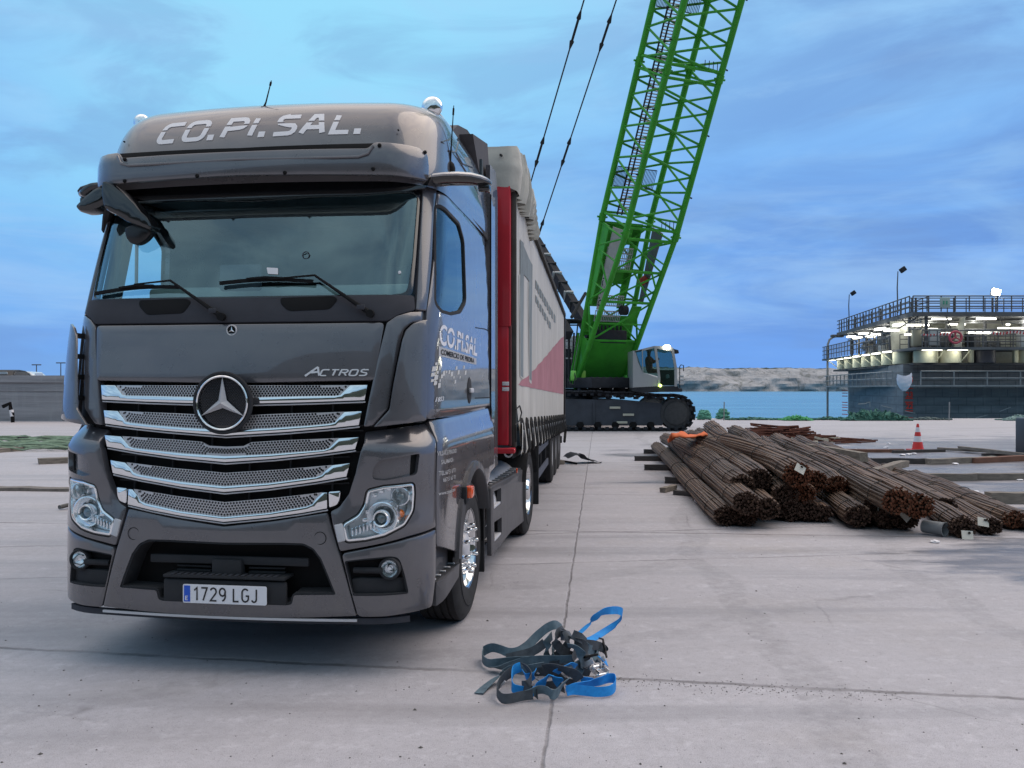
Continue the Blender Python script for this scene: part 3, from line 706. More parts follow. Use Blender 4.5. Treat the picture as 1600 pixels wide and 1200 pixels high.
# --- visor, header and roof
vis=pan('sun_visor',sym(VIS,[(430,234),(575,231),(585,221.5),(625,224),(655,230),(669,242),(671,262),(670,283),(640,277),(587,273),(430,272)],.02),VIS,paint,thick=.03,r=.008)
b=MB()
lip=[VIS(*VIS.inv(u,v)) for u,v in ((430,247),(520,246),(560,245),(575,240),(583,228))]
L2=[Vector((-p.x,p.y,p.z)) for p in reversed(lip[1:])]+[Vector((0,lip[0].y,lip[0].z))]+lip[1:]
b.tube([p+Vector((0,-.003,.0)) for p in L2],.009,8); b.build('visor_rib',paint,vis)
for (u,v) in ((308,275),(445,270),(583,264),(593,227),(195,249),(195,283),(664,238)):
    a,t=VIS.inv(u,v); p=VIS(a,t); b=MB(); b.lathe([(-.012,.001),(-.012,.007),(-.006,.011),(.0,.013)],p,'y',14); b.build('screw',black,vis)
dv_=pan('shade_strip',sym(CAB,[(430,268),(600,268),(668,278),(661,298),(630,306),(570,311),(430,315)],.02),CAB,gloss,thick=.02,r=.005,off=.05)
roofp=[(0,.03)]
V=[];Fc=[]
na,ntt=120,44
smx=ROOF.A[-1]-.45
for j in range(ntt+1):
    t=-.03+(1.6+.03)*j/ntt
    for i in range(na+1):
        a=-smx+2*smx*i/na; V.append(ROOF(a,t))
for j in range(ntt):
    for i in range(na):
        k=j*(na+1)+i; Fc.append((k,k+1,k+na+2,k+na+1))
roof=mk('roof',V,Fc,paint,P_,ang=50)
slot=pan('header_recess',sym(VIS,[(430,226),(588,219),(600,222),(580,236),(430,240)]),VIS,black,thick=.01,r=0,off=-.02)
# roof lettering, marker lamps
o0=ROOF.inv(246,226,g=(-.75,.35)); o1=ROOF.inv(563,209,g=(.55,.35)); top=ROOF.inv(430,188,g=(.15,.4)); bot=ROOF.inv(430,218,g=(.15,.3))
VF=strokemesh('CO.PI.SAL.',TKF,.235,sx=1.0,gap=.25,shear=.10); VF=refine(*VF,maxe=.3,slit=(.60,.70)); tw=max(v[0] for v in VF[0])
ex=((o1[0]-o0[0])/tw,(o1[1]-o0[1])/tw); hgt=top[1]-bot[1]; ey=(.012,hgt/1.12)
text_on('roof_lettering','',ROOF,(o0[0],o0[1]+.012),ex,ey,white,roof,vf=VF)
lampw=mat('lamp_lens_white',(.62,.64,.66),rough=.15,coat=1)
for sg in(1,-1):
    pl=rounded(pts(ROOF,[(604,200),(628,199),(630,212),(602,210)]),.02); V,Fc=panelmesh(pl,ROOF,thick=.02,r=.008,off=.022)
    if sg<0: V,Fc=flipx(V,Fc)
    ml=mk('marker_lamp',V,Fc,lampw,roof)
    for uu in(608,624):
        a,t=ROOF.inv(uu,205); p=ROOF(a,t); b=MB(); b.lathe([(-.03,.001),(-.03,.005),(-.02,.006)],(sg*p.x,p.y,p.z),'y',10); b.build('lamp_screw',black,ml)
def OFF(S,d):
    def f(a,t):
        e=1e-3;n=(S(a+e,t)-S(a-e,t)).cross(S(a,t+e)-S(a,t-e)).normalized(); return S(a,t)+n*d
    return f
# ================= TRUCK FRONT: grille, deflectors, bumper, lamps
b=MB(); g0=[(-.86,.80),(.86,.80),(.93,1.25),(.93,1.76),(-.93,1.76),(-.93,1.25)]
def FS(off=0):
    return lambda a,t:(CAB(a,t)+Vector((0,off,0)))
backp=[(-.62,.86),(0,.80),(.62,.86),(.80,1.05),(.93,1.3),(.95,1.80),(-.95,1.80),(-.93,1.3),(-.80,1.05)]
grille=pan('grille_recess',backp,FS(.09),black,thick=.02,r=0,cell=.1)
# dark horizontal louvres inside the gaps
for z in (1.635,1.60,1.47,1.44,1.315,1.285,1.16,1.13,1.02,.99):
    b=MB(); hw_=.80 if z>1.3 else .72
    P=[FS(.075)(-hw_+2*hw_*i/14,z-(.03*(1-abs(i-7)/7) if z<1.4 else 0)) for i in range(15)]
    b.sweep(P,(.02,.008)); b.build('louvre',dplast,grille)
for x in (-.62,-.37,-.12,.12,.37,.62):
    b=MB(); b.sweep([FS(.07)(x,.98),FS(.07)(x,1.3),FS(.07)(x,1.7)],(.010,.012)); b.build('louvre_post',dplast,grille)
def hexholes(poly,pitch=.0186,r=.0076):
    hs=[];xs=[q[0] for q in poly]
    X=max(xs); rows=[]
    def span(x):
        ys=[]
        for i in range(len(poly)):
            a=poly[i-1];b_=poly[i]
            if (a[0]<=x)!=(b_[0]<=x): ys.append(a[1]+(b_[1]-a[1])*(x-a[0])/(b_[0]-a[0]))
        return (min(ys),max(ys)) if len(ys)>1 else None
    m=int(X/pitch)+2
    for i in range(-2*m,2*m+1):
        x=i*pitch/2
        if abs(x)>X-.004: continue
        sp_=span(x)
        if not sp_: continue
        xr=max(-X*.74,min(X*.74,x)); sr=span(xr); n=5; hgt=(sr[1]-sr[0]); 
        for j in range(n):
            if (i+j)%2: continue
            y=sp_[0]+(hgt-.004)*(j+.5)/n+.002
            if y<sp_[1] and segdist(x,y,poly)>r*1.02: hs.append([(x+r*.98*math.cos(R(60*k+30)),y+r*math.sin(R(60*k+30))) for k in range(6)])
    return hs
def slat(name,mt,mb,strip,edge,starcut=None,poff=-.005):
    """mt/mb: mesh top and bottom edge (pixels, centre to right); strip: chrome bottom edge; edge: chrome end block"""
    I=lambda L_: [CAB.inv(u,v) for u,v in L_]
    t_=I(mt);m_=I(mb);s_=I(strip);e_=I(edge)
    t_[0]=(0,t_[0][1]);m_[0]=(0,m_[0][1]);s_[0]=(0,s_[0][1])
    half=t_+m_[::-1]; poly=[q for q in half]+[(-a,b_) for a,b_ in m_[1:]]+[(-a,b_) for a,b_ in t_[::-1][:-1]]
    # ordered: right half top centre->right, bottom right->centre, then the left half
    V,Fc=panelmesh(poly,CAB,thick=.012,r=.0,cell=.3,holes=hexholes(ccw(poly)),off=poff)
    mesh=mk(name,V,Fc,meshm,grille,smooth=False)
    # chrome: from mesh bottom edge down to strip bottom, widening at the ends into the block
    ch=m_+t_[::-1][:1]+e_+s_[::-1]; ch=ch+[(-a,b_) for a,b_ in (s_[1:])]+[(-a,b_) for a,b_ in (e_[::-1])]+[(-a,b_) for a,b_ in (t_[::-1][:1])]+[(-a,b_) for a,b_ in (m_[::-1][:-1])]
    V,Fc=panelmesh(ch,CAB,thick=.045,r=.007,cell=.07,off=.008); mk('chrome_trim',V,Fc,chrome,mesh)
    # thin dark gap then second bright lip under the strip
    P=[CAB(a,b_-.010)+Vector((0,.006,0)) for a,b_ in ([(-a,b_) for a,b_ in s_[::-1][:-1]]+s_)]
    bb=MB(); bb.tube(P,.0045,6); bb.build('trim_lip',satin,mesh)
    return mesh
slat('grille_slat',[(359,602),(452,602),(547.5,601.6)],[(359,622),(408,620.4),(470,619),(524,618.2),(532,617),(538,611)],[(359,631.5),(408,630.5),(490,628.5),(570.3,625.5)],[(574.8,601.2)])
slat('grille_slat',[(359,651),(406,647.6),(470,645.5),(538.5,643.3)],[(359,671.5),(420,669),(480,665),(514,661.8),(523,660),(530,652)],[(359,681),(450,675),(510,670),(561.3,664.5)],[(565.8,642.1)])
slat('grille_slat',[(359,698),(380,697),(392,691),(440,688),(529.8,684.4)],[(359,712.4),(420,709.5),(480,704.8),(506,702.6),(514,700),(520,694)],[(359,722.5),(430,717),(500,709.5),(555.6,702)],[(561.3,682.6)])
slat('grille_slat',[(359,739),(440,733.5),(519.6,726.5)],[(359,759.5),(420,754.5),(470,748),(494,745),(503,742),(509,735)],[(359,769.3),(420,763),(490,753.5),(542,744.8)],[(547.8,723.1)])
slat('grille_slat',[(359,785),(430,778),(503.9,769.3)],[(359,807.5),(420,801),(455,795),(479,791),(488,787.5),(494,779)],[(359,816),(420,809),(470,802),(511.8,794.5)],[(511.5,769)])
bl=rounded(pts(CAB,[(513.5,768),(533,766.6),(531,781),(527,789),(514.5,793.5)]),.012)
V,Fc=panelmesh(bl,CAB,thick=.045,r=.006,off=.008); mk('chrome_block',V,Fc,chrome,grille); V,Fc=flipx(V,Fc); mk('chrome_block',V,Fc,chrome,grille)
# --- three-pointed star badge
sc0=CAB(0,1.60); sq=PY(359.5,629.5,sc0.y-.045); scx,scz=0.0,sq.z; sy=sc0.y-.05
badge=MB(); badge.lathe([(.09,.10),(.06,.150),(.03,.172),(.006,.184),(-.006,.186),(-.014,.180),(-.014,.170),(-.006,.164)],(0,sy,scz),'y',72)
bd=badge.build('badge',dplast,P_)
b=MB(); b.lathe([(-.004,.165),(-.018,.162),(-.022,.157),(-.018,.151),(.0,.148)],(0,sy,scz),'y',72); b.build('badge_ring',chrome,bd)
b=MB(); b.lathe([(.006,.0),(.006,.15)],(0,sy,scz),'y',64); 
bk=b.build('badge_disc',gloss,bd)
hexs=[];
V=[];Fc=[]
for j in range(-14,15):
    for i in range(-14,15):
        x=(i+(.5 if j%2 else 0))*.0105;z=j*.0092
        if x*x+z*z<.146**2:
            k=len(V); V+= [(x+.0042*math.cos(R(60*q)),sy+.004,scz+z+.0042*math.sin(R(60*q))) for q in range(6)]+[(x,sy+.001,scz+z)]
            Fc+=[(k+q,k+(q+1)%6,k+6) for q in range(6)]
mk('badge_mesh',V,Fc,gplast,bd,smooth=False)
def star(cx,cy,cz,Rr,ri,h,m,parent,name='star'):
    V=[(cx,cy-h,cz)];Fc=[]
    for k in range(6):
        t=R(90+60*k); r_=Rr if k%2==0 else ri
        V.append((cx+r_*math.cos(t),cy-(0.004 if k%2==0 else 0)*h/.03,cz+r_*math.sin(t)))
    for k in range(6): Fc.append((0,1+k,1+(k+1)%6))
    V.append((cx,cy+.01,cz)); n=7
    for k in range(6): Fc.append((n,1+(k+1)%6,1+k))
    return mk(name,V,Fc,m,parent,smooth=False)
star(0,sy-.006,scz,.153,.030,.030,satin,bd)
# small round badge on the bonnet
q=CAB.inv(360,516); p=CAB(0,q[1]); b=MB(); b.lathe([(.004,.034),(-.004,.034),(-.007,.031),(-.005,.027),(-.004,.026)],p,'y',40); sbd=b.build('small_badge',satin,P_)
b=MB(); b.lathe([(-.0035,.0),(-.0035,.026)],p,'y',32); b.build('badge_disc',gloss,sbd); star(0,p.y-.005,p.z,.024,.0055,.004,chrome,sbd)
# model lettering on the bonnet
o0=CAB.inv(474,587); o1=CAB.inv(576,587); tp=CAB.inv(520,577); 
Vt=textmesh('ACTROS',size=1,shear=.35,xs=1.25,space=1.12)[0]; x0=min(v[0] for v in Vt);x1=max(v[0] for v in Vt)
TK2=dict(TKF); TK2.update({'T':(.9,[[(.02,1),(.90,1)],[(.44,1),(.40,0)]]),'R':(1.0,[[(.04,0),(.08,1),(.70,1)]+arc(.70,.76,.22,.24,90,-90,5)+[(.20,.52)],[(.50,.52),(.92,0)]])})
VF=refine(*strokemesh('CTROS',TK2,.20,gap=.26,shear=.30),maxe=.6); tw=max(v[0] for v in VF[0])
text_on('bonnet_lettering','',CAB,(CAB.inv(500,587)[0],o0[1]),((o1[0]-CAB.inv(500,587)[0])/tw,0),(0,(tp[1]-o0[1])/1.1),silver,bonnet,h=.007,vf=VF)
def strokes(name,segs,S,m,parent,wd,h=.006):
    V=[];Fc=[]
    for (u0,v0,u1,v1) in segs:
        a=Vector(S.inv(u0,v0));c_=Vector(S.inv(u1,v1)); d=(c_-a).normalized(); nn=Vector((-d.y,d.x))*wd
        k=len(V)
        for q in (a-nn,a+nn,c_+nn*.8,c_-nn*.8):
            p=S(q.x,q.y); V.append(p+Vector((0,-h,0)))
        for q in (a-nn,a+nn,c_+nn*.8,c_-nn*.8): V.append(S(q.x,q.y))
        Fc+=[(k,k+1,k+2,k+3),(k,k+4,k+5,k+1),(k+1,k+5,k+6,k+2),(k+2,k+6,k+7,k+3),(k+3,k+7,k+4,k)]
    return mk(name,V,Fc,m,parent,smooth=False)
strokes('bonnet_lettering',[(477,587.5,497,573.5),(497,573.5,499,587),(487,582,498,581)],CAB,silver,bonnet,.006)
# --- corner pieces beside the grille
cs=rounded(pts(CAB,[(604,504),(620,493),(642,487),(660,486.5),(660,499.5),(643,505),(632,515),(627,532),(613,600),(607,639),(582,665),(567.5,667),(582,596)]),.012)
pan('grille_surround',cs,CAB,paint,mirror=True,thick=.06,r=.008,cell=.05)
# dark duct behind the deflector vane
dk=pts(CAB,[(600,530),(640,495),(666,490),(668,560),(666,655),(580,668)])
pan('air_duct',dk,CAB,black,mirror=True,thick=.03,r=0,off=-.045)
vp=rounded(pts(CAB,[(663,499.5),(669,499),(669,560),(668,640),(667,657),(583,667.5),(608.5,640),(615,600),(629,532),(634.5,516),(646,505)]),.012)
def OFF_(S,d):
    def f(a,t):
        e=1e-3;n=(S(a+e,t)-S(a-e,t)).cross(S(a,t+e)-S(a,t-e)).normalized(); return S(a,t)+n*d
    return f
sA0=CAB.inv(664,560)[0]
VN=Vane(CAB,sA0-.30,sA0,.05,.07)
vp=rounded(pts(VN,[(663,499.5),(669,499),(669,560),(668,640),(667,657),(583,667.5),(608.5,640),(615,600),(629,532),(634.5,516),(646,505)]),.012)
v1,v2=pan('corner_deflector',vp,VN,paint,mirror=True,thick=.016,r=.007,cell=.04,back=True)
for sg,pv in ((1,v1),(-1,v2)):
    for j in range(5):
        z=1.50+.13*j; p=VN(sA0-.10,z); q_=CAB(sA0-.08,z); bb=MB(); bb.sweep([Vector((sg*p.x,p.y+.01,p.z)),Vector((sg*q_.x*.97,q_.y+.03,q_.z))],(.06,.03)); bb.build('deflector_bridge',dplast,pv)
# --- upper bumper corner (ledge, headlamp housing) in one shell that bulges outwards
BK=Shell(.80,.045,1.215,.40,zt([(.2,.03,1),(.32,-.005,1),(.55,-.015,1),(.85,-.01,1),(1.02,.01,1),(1.16,.0,1.0),(1.30,.0,1.0),(1.352,.004,1.0),(1.385,.035,.99),(1.43,.085,.975),(1.48,.13,.955),(1.52,.16,.94)]))
hl=[(575,767),(600,761),(646,756),(647,772),(645,798),(632,820),(601,836),(571,843),(541,846),(536,820),(560,806),(570,790)]
hpoly=rounded(pts(BK,hl,t0=.7,t1=1.3),.02)
up=rounded(pts(BK,[(570,674),(620,667),(664,661),(681,683),(681.5,760),(681.5,823),(640,838),(590,851),(531,862),(520,822),(516,799),(529,793),(545,772),(555,740),(563,706),(569,690)],t0=.5,t1=1.50),.015)
pock=rounded(pts(BK,[(581,749),(584,729),(594,718.5),(648,710),(656,708.5),(652,741),(600,751)],t0=.8,t1=1.3),.025)
bc1,bc2=pan('bumper_corner',up,BK,paint,mirror=True,thick=.05,r=.008,cell=.045,holes=[offs(ccw(hpoly),-.014),pock])
slotp=pts(BK,[(647,711),(657,709),(653,741),(645,743)],t0=.8,t1=1.3)
for sg,pp in ((1,bc1),(-1,bc2)):
    fl=(lambda V,Fc:(V,Fc)) if sg>0 else flipx
    V,Fc=panelmesh(offs(ccw(pock),-.006),BK,thick=.01,r=0,off=-.035,cell=.06); mk('lamp_pocket',*fl(V,Fc),paint,pp)
    V,Fc=panelmesh(slotp,BK,thick=.01,r=0,off=-.030,cell=.06); mk('corner_slot',*fl(V,Fc),black,pp)
# --- headlamps
hm=mat('lamp_reflector',(.88,.90,.92),rough=.12,metal=.85)
hm2=mat('lamp_inner',(.74,.78,.82),rough=.3,metal=.5)
amb=mat('amber_lens',(.80,.17,.01),rough=.2,coat=1)
dkgl=mat('projector_glass',(.10,.13,.14),rough=.05,coat=1,spec=1)
def BO(d): 
    f=OFF(BK,d); return f
def headlamp(sg,par):
    def fl(V,Fc): return (V,Fc) if sg>0 else flipx(V,Fc)
    V,Fc=panelmesh(hpoly,BK,thick=.01,r=0,off=-.075,cell=.05); hb=mk('headlight',*fl(V,Fc),hm2,truck)
    V,Fc=panelmesh(offs(ccw(hpoly),-.013),BK,thick=.09,r=.004,off=-.006,holes=[offs(ccw(hpoly),.004)],cell=.05); mk('lamp_gasket',*fl(V,Fc),gloss,hb)
    V,Fc=panelmesh(offs(ccw(hpoly),-.003),BK,thick=.06,r=.006,off=.0,holes=[offs(ccw(hpoly),.010)],cell=.05); mk('chrome_bezel',*fl(V,Fc),hm,hb)
    def disc(u,v,prof,m,name,d=-.05):
        a,t=BK.inv(u,v,t0=.6,t1=1.3); p=BO(d)(a,t); bb=MB(); bb.lathe(prof,(sg*p.x,p.y,p.z),'y',36); return bb.build(name,m,hb)
    disc(600,808,[(.03,.03),(.0,.05),(-.025,.082),(-.032,.088),(-.030,.094),(.0,.098),(.03,.1)],hm,'main_reflector')
    disc(599,809,[(-.01,.052),(-.045,.050),(-.055,.045),(-.050,.038),(-.02,.036)],hm,'projector_ring')
    disc(599,809,[(-.045,.0),(-.043,.012),(-.036,.024),(-.024,.034),(.0,.037)],dkgl,'projector_lens')
    disc(631,777,[(.03,.02),(-.01,.044),(-.02,.050),(-.018,.055),(.01,.058)],hm,'main_beam_reflector')
    disc(631,777,[(-.035,.0),(-.034,.01),(-.026,.02),(-.01,.026)],dkgl,'main_beam_lens')
    disc(629,803,[(-.03,.0),(-.028,.012),(-.018,.022),(.01,.026)],amb,'indicator_bulb')
    # ribbed reflector steps towards the inner point of the lamp
    for k in range(7):
        a,t=BK.inv(549+6*k,832-2.2*k,t0=.6,t1=1.3); p=BO(-.045)(a,t); bb=MB(); bb.box((sg*p.x,p.y,p.z),(.012,.03,.05),bev=.004); bb.build('reflector_step',hm,hb)
    for (u,v) in ((585,776),(597,770),(610,766),(573,800),(568,812)):
        a,t=BK.inv(u,v,t0=.6,t1=1.3); p=BO(-.05)(a,t); bb=MB(); bb.box((sg*p.x,p.y,p.z),(.030,.03,.026),bev=.008); bb.build('reflector_cell',hm,hb)
    V,Fc=panelmesh(hpoly,BK,thick=.006,r=.004,off=-.004,cell=.05); mk('lamp_cover',*fl(V,Fc),lens,hb)
    sq_=rounded(pts(BK,[(522,820),(535,817.5),(540,845),(528,848)],t0=.5,t1=1.2),.008)
    V,Fc=panelmesh(sq_,BK,thick=.03,r=.006,off=.006); mk('washer_cover',*fl(V,Fc),satin,hb)
headlamp(1,bc1); headlamp(-1,bc2)
# --- lower bumper corners with fog lamps
fogp=rounded(pts(LOW,[(537,877),(570,873),(610,869),(621,871),(626,877),(633,900),(639,927.5),(549,931)],t0=.2,t1=1.1),.02)
lc=rounded(pts(LOW,[(533,865),(591,853.5),(640,841),(682,826),(681.5,900),(676,948),(640,958),(600,964),(559,964.5),(545,915)],t0=.2,t1=1.1),.03)
lo1,lo2=pan('bumper_lower_corner',lc,LOW,paint,mirror=True,thick=.05,r=.009,cell=.045,holes=[fogp])
for sg,pp in ((1,lo1),(-1,lo2)):
    fl=(lambda V,Fc:(V,Fc)) if sg>0 else flipx
    V,Fc=panelmesh(offs(ccw(fogp),-.004),LOW,thick=.02,r=0,off=-.06,cell=.06); fr=mk('fog_lamp_recess',*fl(V,Fc),black,pp)
    V,Fc=panelmesh(offs(ccw(fogp),-.002),LOW,thick=.06,r=.004,off=-.004,holes=[offs(ccw(fogp),.008)],cell=.06); mk('recess_frame',*fl(V,Fc),dplast,pp)
    sl=pts(LOW,[(547,907),(560,905),(634,903),(638,926),(550,930)],t0=.2,t1=1.1); V,Fc=panelmesh(rounded(sl,.01),LOW,thick=.03,r=.008,off=-.03); mk('recess_blank',*fl(V,Fc),dplast,pp)
    a,t=LOW.inv(571,893,t0=.2,t1=1.1); p=LOW(a,t); q_=LOW(a+.09,t); bb=MB(); bb.tube([(sg*(p.x-.08),p.y+.03,p.z),(sg*q_.x,q_.y+.02,q_.z)],.018,10); bb.build('fog_lamp_bracket',dplast,pp)
    a,t=LOW.inv(610,889,t0=.2,t1=1.1); p=OFF(LOW,-.02)(a,t); p=Vector((sg*p.x,p.y,p.z))
    bb=MB(); bb.lathe([(.03,.062),(-.01,.066),(-.022,.062),(-.024,.054),(-.01,.050)],p,'y',36); fo=bb.build('fog_lamp',dplast,truck)
    bb=MB(); bb.lathe([(-.004,.052),(.012,.045),(.03,.025),(.035,.0)],p,'y',30); bb.build('reflector',hm,fo)
    bb=MB(); bb.lathe([(-.024,.0),(-.023,.02),(-.019,.04),(-.012,.052)],p,'y',30); bb.build('lens',lens,fo)
    bb=MB(); bb.lathe([(-.012,.0),(-.011,.010),(.02,.016)],p,'y',16); bb.build('bulb_cap',chrome,fo)
# --- centre bumper
op=sym(LOW,[(359,848),(440,848),(474,849),(490,857),(502,873),(512,897),(525,929.5),(459,930),(456,944),(449,946),(359,943)],.015)
cb=sym(LOW,[(359,823),(430,814),(511,801),(514,812),(531,868),(544,915),(557,963),(480,965.5),(359,966)],.012)
cbp=pan('bumper_centre',cb,LOW,paint,thick=.05,r=.007,cell=.06,holes=[op])
V,Fc=panelmesh(offs(ccw(op),-.006),LOW,thick=.02,r=0,off=-.14,cell=.1); ib=mk('lower_intake',V,Fc,black,cbp)
V,Fc=panelmesh(offs(ccw(op),-.006),LOW,thick=.13,r=.006,off=-.006,holes=[offs(ccw(op),.012)],cell=.06); mk('intake_frame',V,Fc,dplast,cbp)
for z in (.52,.545,.57,.595,.62,.645,.67):
    for sg in (1,-1):
        bb=MB(); bb.sweep([(sg*.12,.09,z),(sg*.34,.10,z)],(.03,.010)); bb.build('intake_fin',dplast,ib)
bb=MB(); bb.box((.0,.06,.60),(.19,.06,.15),bev=.012); bb.build('radar_box',dplast,ib)
bb=MB(); bb.box((.0,.065,.665),(1.0,.02,.05),bev=.008); bb.build('intake_bar',dplast,ib)
stp=PY(359,895,.03); bb=MB(); bb.box((0,.06,stp.z-.02),(.76,.14,.018),bev=.004); fs=bb.build('front_step',dplast,cbp)
for k in range(17):
    bb=MB(); bb.box((-.32+.04*k,.02,stp.z-.008),(.022,.06,.006),bev=.002); bb.build('step_tread',gplast,fs)
for sg in (1,-1):
    q=LOW.inv(500,841,t0=.5,t1=1.1); p=LOW(*q); bb=MB(); bb.lathe([(-.001,.034),(-.0025,.036),(-.001,.038)],(sg*p.x,p.y,p.z),'y',30); bb.build('tow_eye_cover_ring',black,cbp)
# lip under the bumper
zl=LOW.inv(359,966,t0=.2,t1=.8)[1]
P=[LOW(-1.1+2.2*i/30,zl-.006)+Vector((0,.03,0)) for i in range(31)]
bb=MB(); bb.sweep(P,(.03,.035)); bb.build('bumper_lip',gplast,cbp)
bb=MB(); bb.sweep([LOW(-.80+1.60*i/20,zl)+Vector((0,.004,.002)) for i in range(21)],(.012,.014)); bb.build('lip_trim',satin,cbp)
# --- number plate
pa=PY(286,943.5,-.035); pb=PY(415,945,-.035); pc_=PY(286,912.5,-.035)
pz0=(pa.z+pb.z)/2; pw=pb.x-pa.x; ph=.11; pcx=(pa.x+pb.x)/2; py=-.03
bb=MB(); bb.box((0,py+.045,pz0+.060),(.77,.03,.142),bev=.018); pbk=bb.build('plate_holder',dplast,cbp)
def rrect(cx,cz,w_,h_,r,n=5):
    return rounded([(cx-w_/2,cz-h_/2),(cx+w_/2,cz-h_/2),(cx+w_/2,cz+h_/2),(cx-w_/2,cz+h_/2)],r,n)
bb=MB(); bb.prism(rrect(pcx,pz0+.055,.52,.11,.012),'y',py,py+.004); npl=bb.build('number_plate',mat('plate_white',(.72,.72,.76),rough=.35),truck)
bb=MB(); bb.prism(rrect(pcx,pz0+.055,.512,.102,.010),'y',py-.0012,py-.0008); 
pbm=MB(); pbm.prism([(pcx-.252,pz0+.008),(pcx-.214,pz0+.008),(pcx-.214,pz0+.102),(pcx-.252,pz0+.102)],'y',py-.002,py-.0002); pbm.build('blue_band',mat('plate_blue',(.01,.09,.55),rough=.4),npl)
class Flat:
    def __init__(s,y): s.y=y
    def __call__(s,a,t): return Vector((a,s.y,t))
pk=mat('plate_black',(.01,.01,.012),rough=.4)
xx=pcx-.192; kx=.072
for ch in '1729 LGJ':
    if ch!=' ': text_on('plate_character','',Flat(py-.001),(xx,pz0+.0175),(kx,0),(0,.074),pk,npl,h=.001,solid=False,vf=strokemesh(ch,PLF,.13))
    xx+=(PLF[ch][0]+.23)*kx if ch!=' ' else .028
text_on('country_letter','',Flat(py-.0023),(pcx-.242,pz0+.018),(.030,0),(0,.022),white,npl,h=.0005,solid=False,vf=strokemesh('E',PLF,.2))
for k in range(12):
    t=R(30*k); bb=MB(); bb.lathe([(0,0),(0,.0015)],(pcx-.233+.011*math.cos(t),py-.0028,pz0+.075+.011*math.sin(t)),'y',6)
# ================= TRUCK SIDE, WHEELS, CHASSIS, INTERIOR, MIRRORS
AX=1.44; WR=.515
SD=Shell(.80,.045,1.235,.46,zt([(.2,.02,1),(1.0,.02,1),(1.30,.02,1),(1.36,.025,.997),(1.42,.05,.98),(1.50,.09,.962),(1.56,.10,.955)]))
sd=lambda L_,**k: pts(SD,L_,t0=.25,t1=1.55,**k)
fa=[]
c0=SD.inv(742,850,t0=.3,t1=1.2)
# wheel-arch circle in surface coordinates (arc length along the flat side equals y)
s_ax=None
for i in range(2000):
    a=.9+i*.002
    if SD(a,.5).y>=AX: s_ax=a; break
arch=[(s_ax+.60*math.cos(R(t)),WR+.60*math.sin(R(t))) for t in range(172,8,-8)]
fp=[sd([(682,853)])[0],sd([(682,760)])[0],sd([(682,686)])[0],sd([(669,656)])[0],(s_ax-.2,1.50),(s_ax+.86,1.525),(s_ax+.98,1.38),(s_ax+.98,1.02),(s_ax+.74,1.00),(s_ax+.66,.93)]
x_end=arch[-1]
arc_r=[q for q in reversed(arch)]
arc_r=[q for q in arc_r if q[1]>.62 or q[0]<s_ax]
arc_r=[q for q in arc_r if not(q[0]>s_ax and q[1]<.86)]
fp=fp+arc_r+[(s_ax-.61,.60)]
fen1,fen2=pan('front_fender',rounded(fp,.02),SD,paint,mirror=True,thick=.03,r=.006,cell=.06)
for sg,pf in ((1,fen1),(-1,fen2)):
    V=[];Fc=[];m=26
    for i in range(m+1):
        t=R(176-(176-22)*i/m); 
        for (rr,xo) in ((.645,1.222),(.640,1.252),(.585,1.262),(.575,1.25),(.580,1.10)):
            V.append((sg*xo,AX+rr*math.cos(t),WR+rr*math.sin(t)))
    for i in range(m):
        for k in range(4): Fc.append((i*5+k,i*5+k+1,(i+1)*5+k+1,(i+1)*5+k))
    bb=MB(); bb.add(V,Fc); bb.build('wheel_arch',pdull,pf,ang=60)
    V=[];Fc=[]
    for i in range(m+1):
        t=R(185-(185+5)*i/m)
        for xo in (1.20,.62): V.append((sg*xo,AX+.60*math.cos(t),WR+.60*math.sin(t)))
    for i in range(m): Fc.append((i*2,i*2+1,i*2+3,i*2+2))
    bb=MB(); bb.add(V,Fc); bb.build('wheel_well',black,pf)
    # orange side marker on its dark foot
    q=SD.inv(724,768,t0=.5,t1=1.3); p=SD(*q); bb=MB(); bb.box((sg*(p.x+.012),p.y-.02,p.z-.02),(.05,.10,.12),bev=.01); mf=bb.build('marker_foot',dplast,pf)
    bb=MB(); bb.box((sg*(p.x+.045),p.y+.0,p.z+.0),(.05,.10,.085),bev=.014); bb.build('side_marker_lamp',mat('orange_lens',(.85,.10,.012),rough=.18,coat=1),mf)
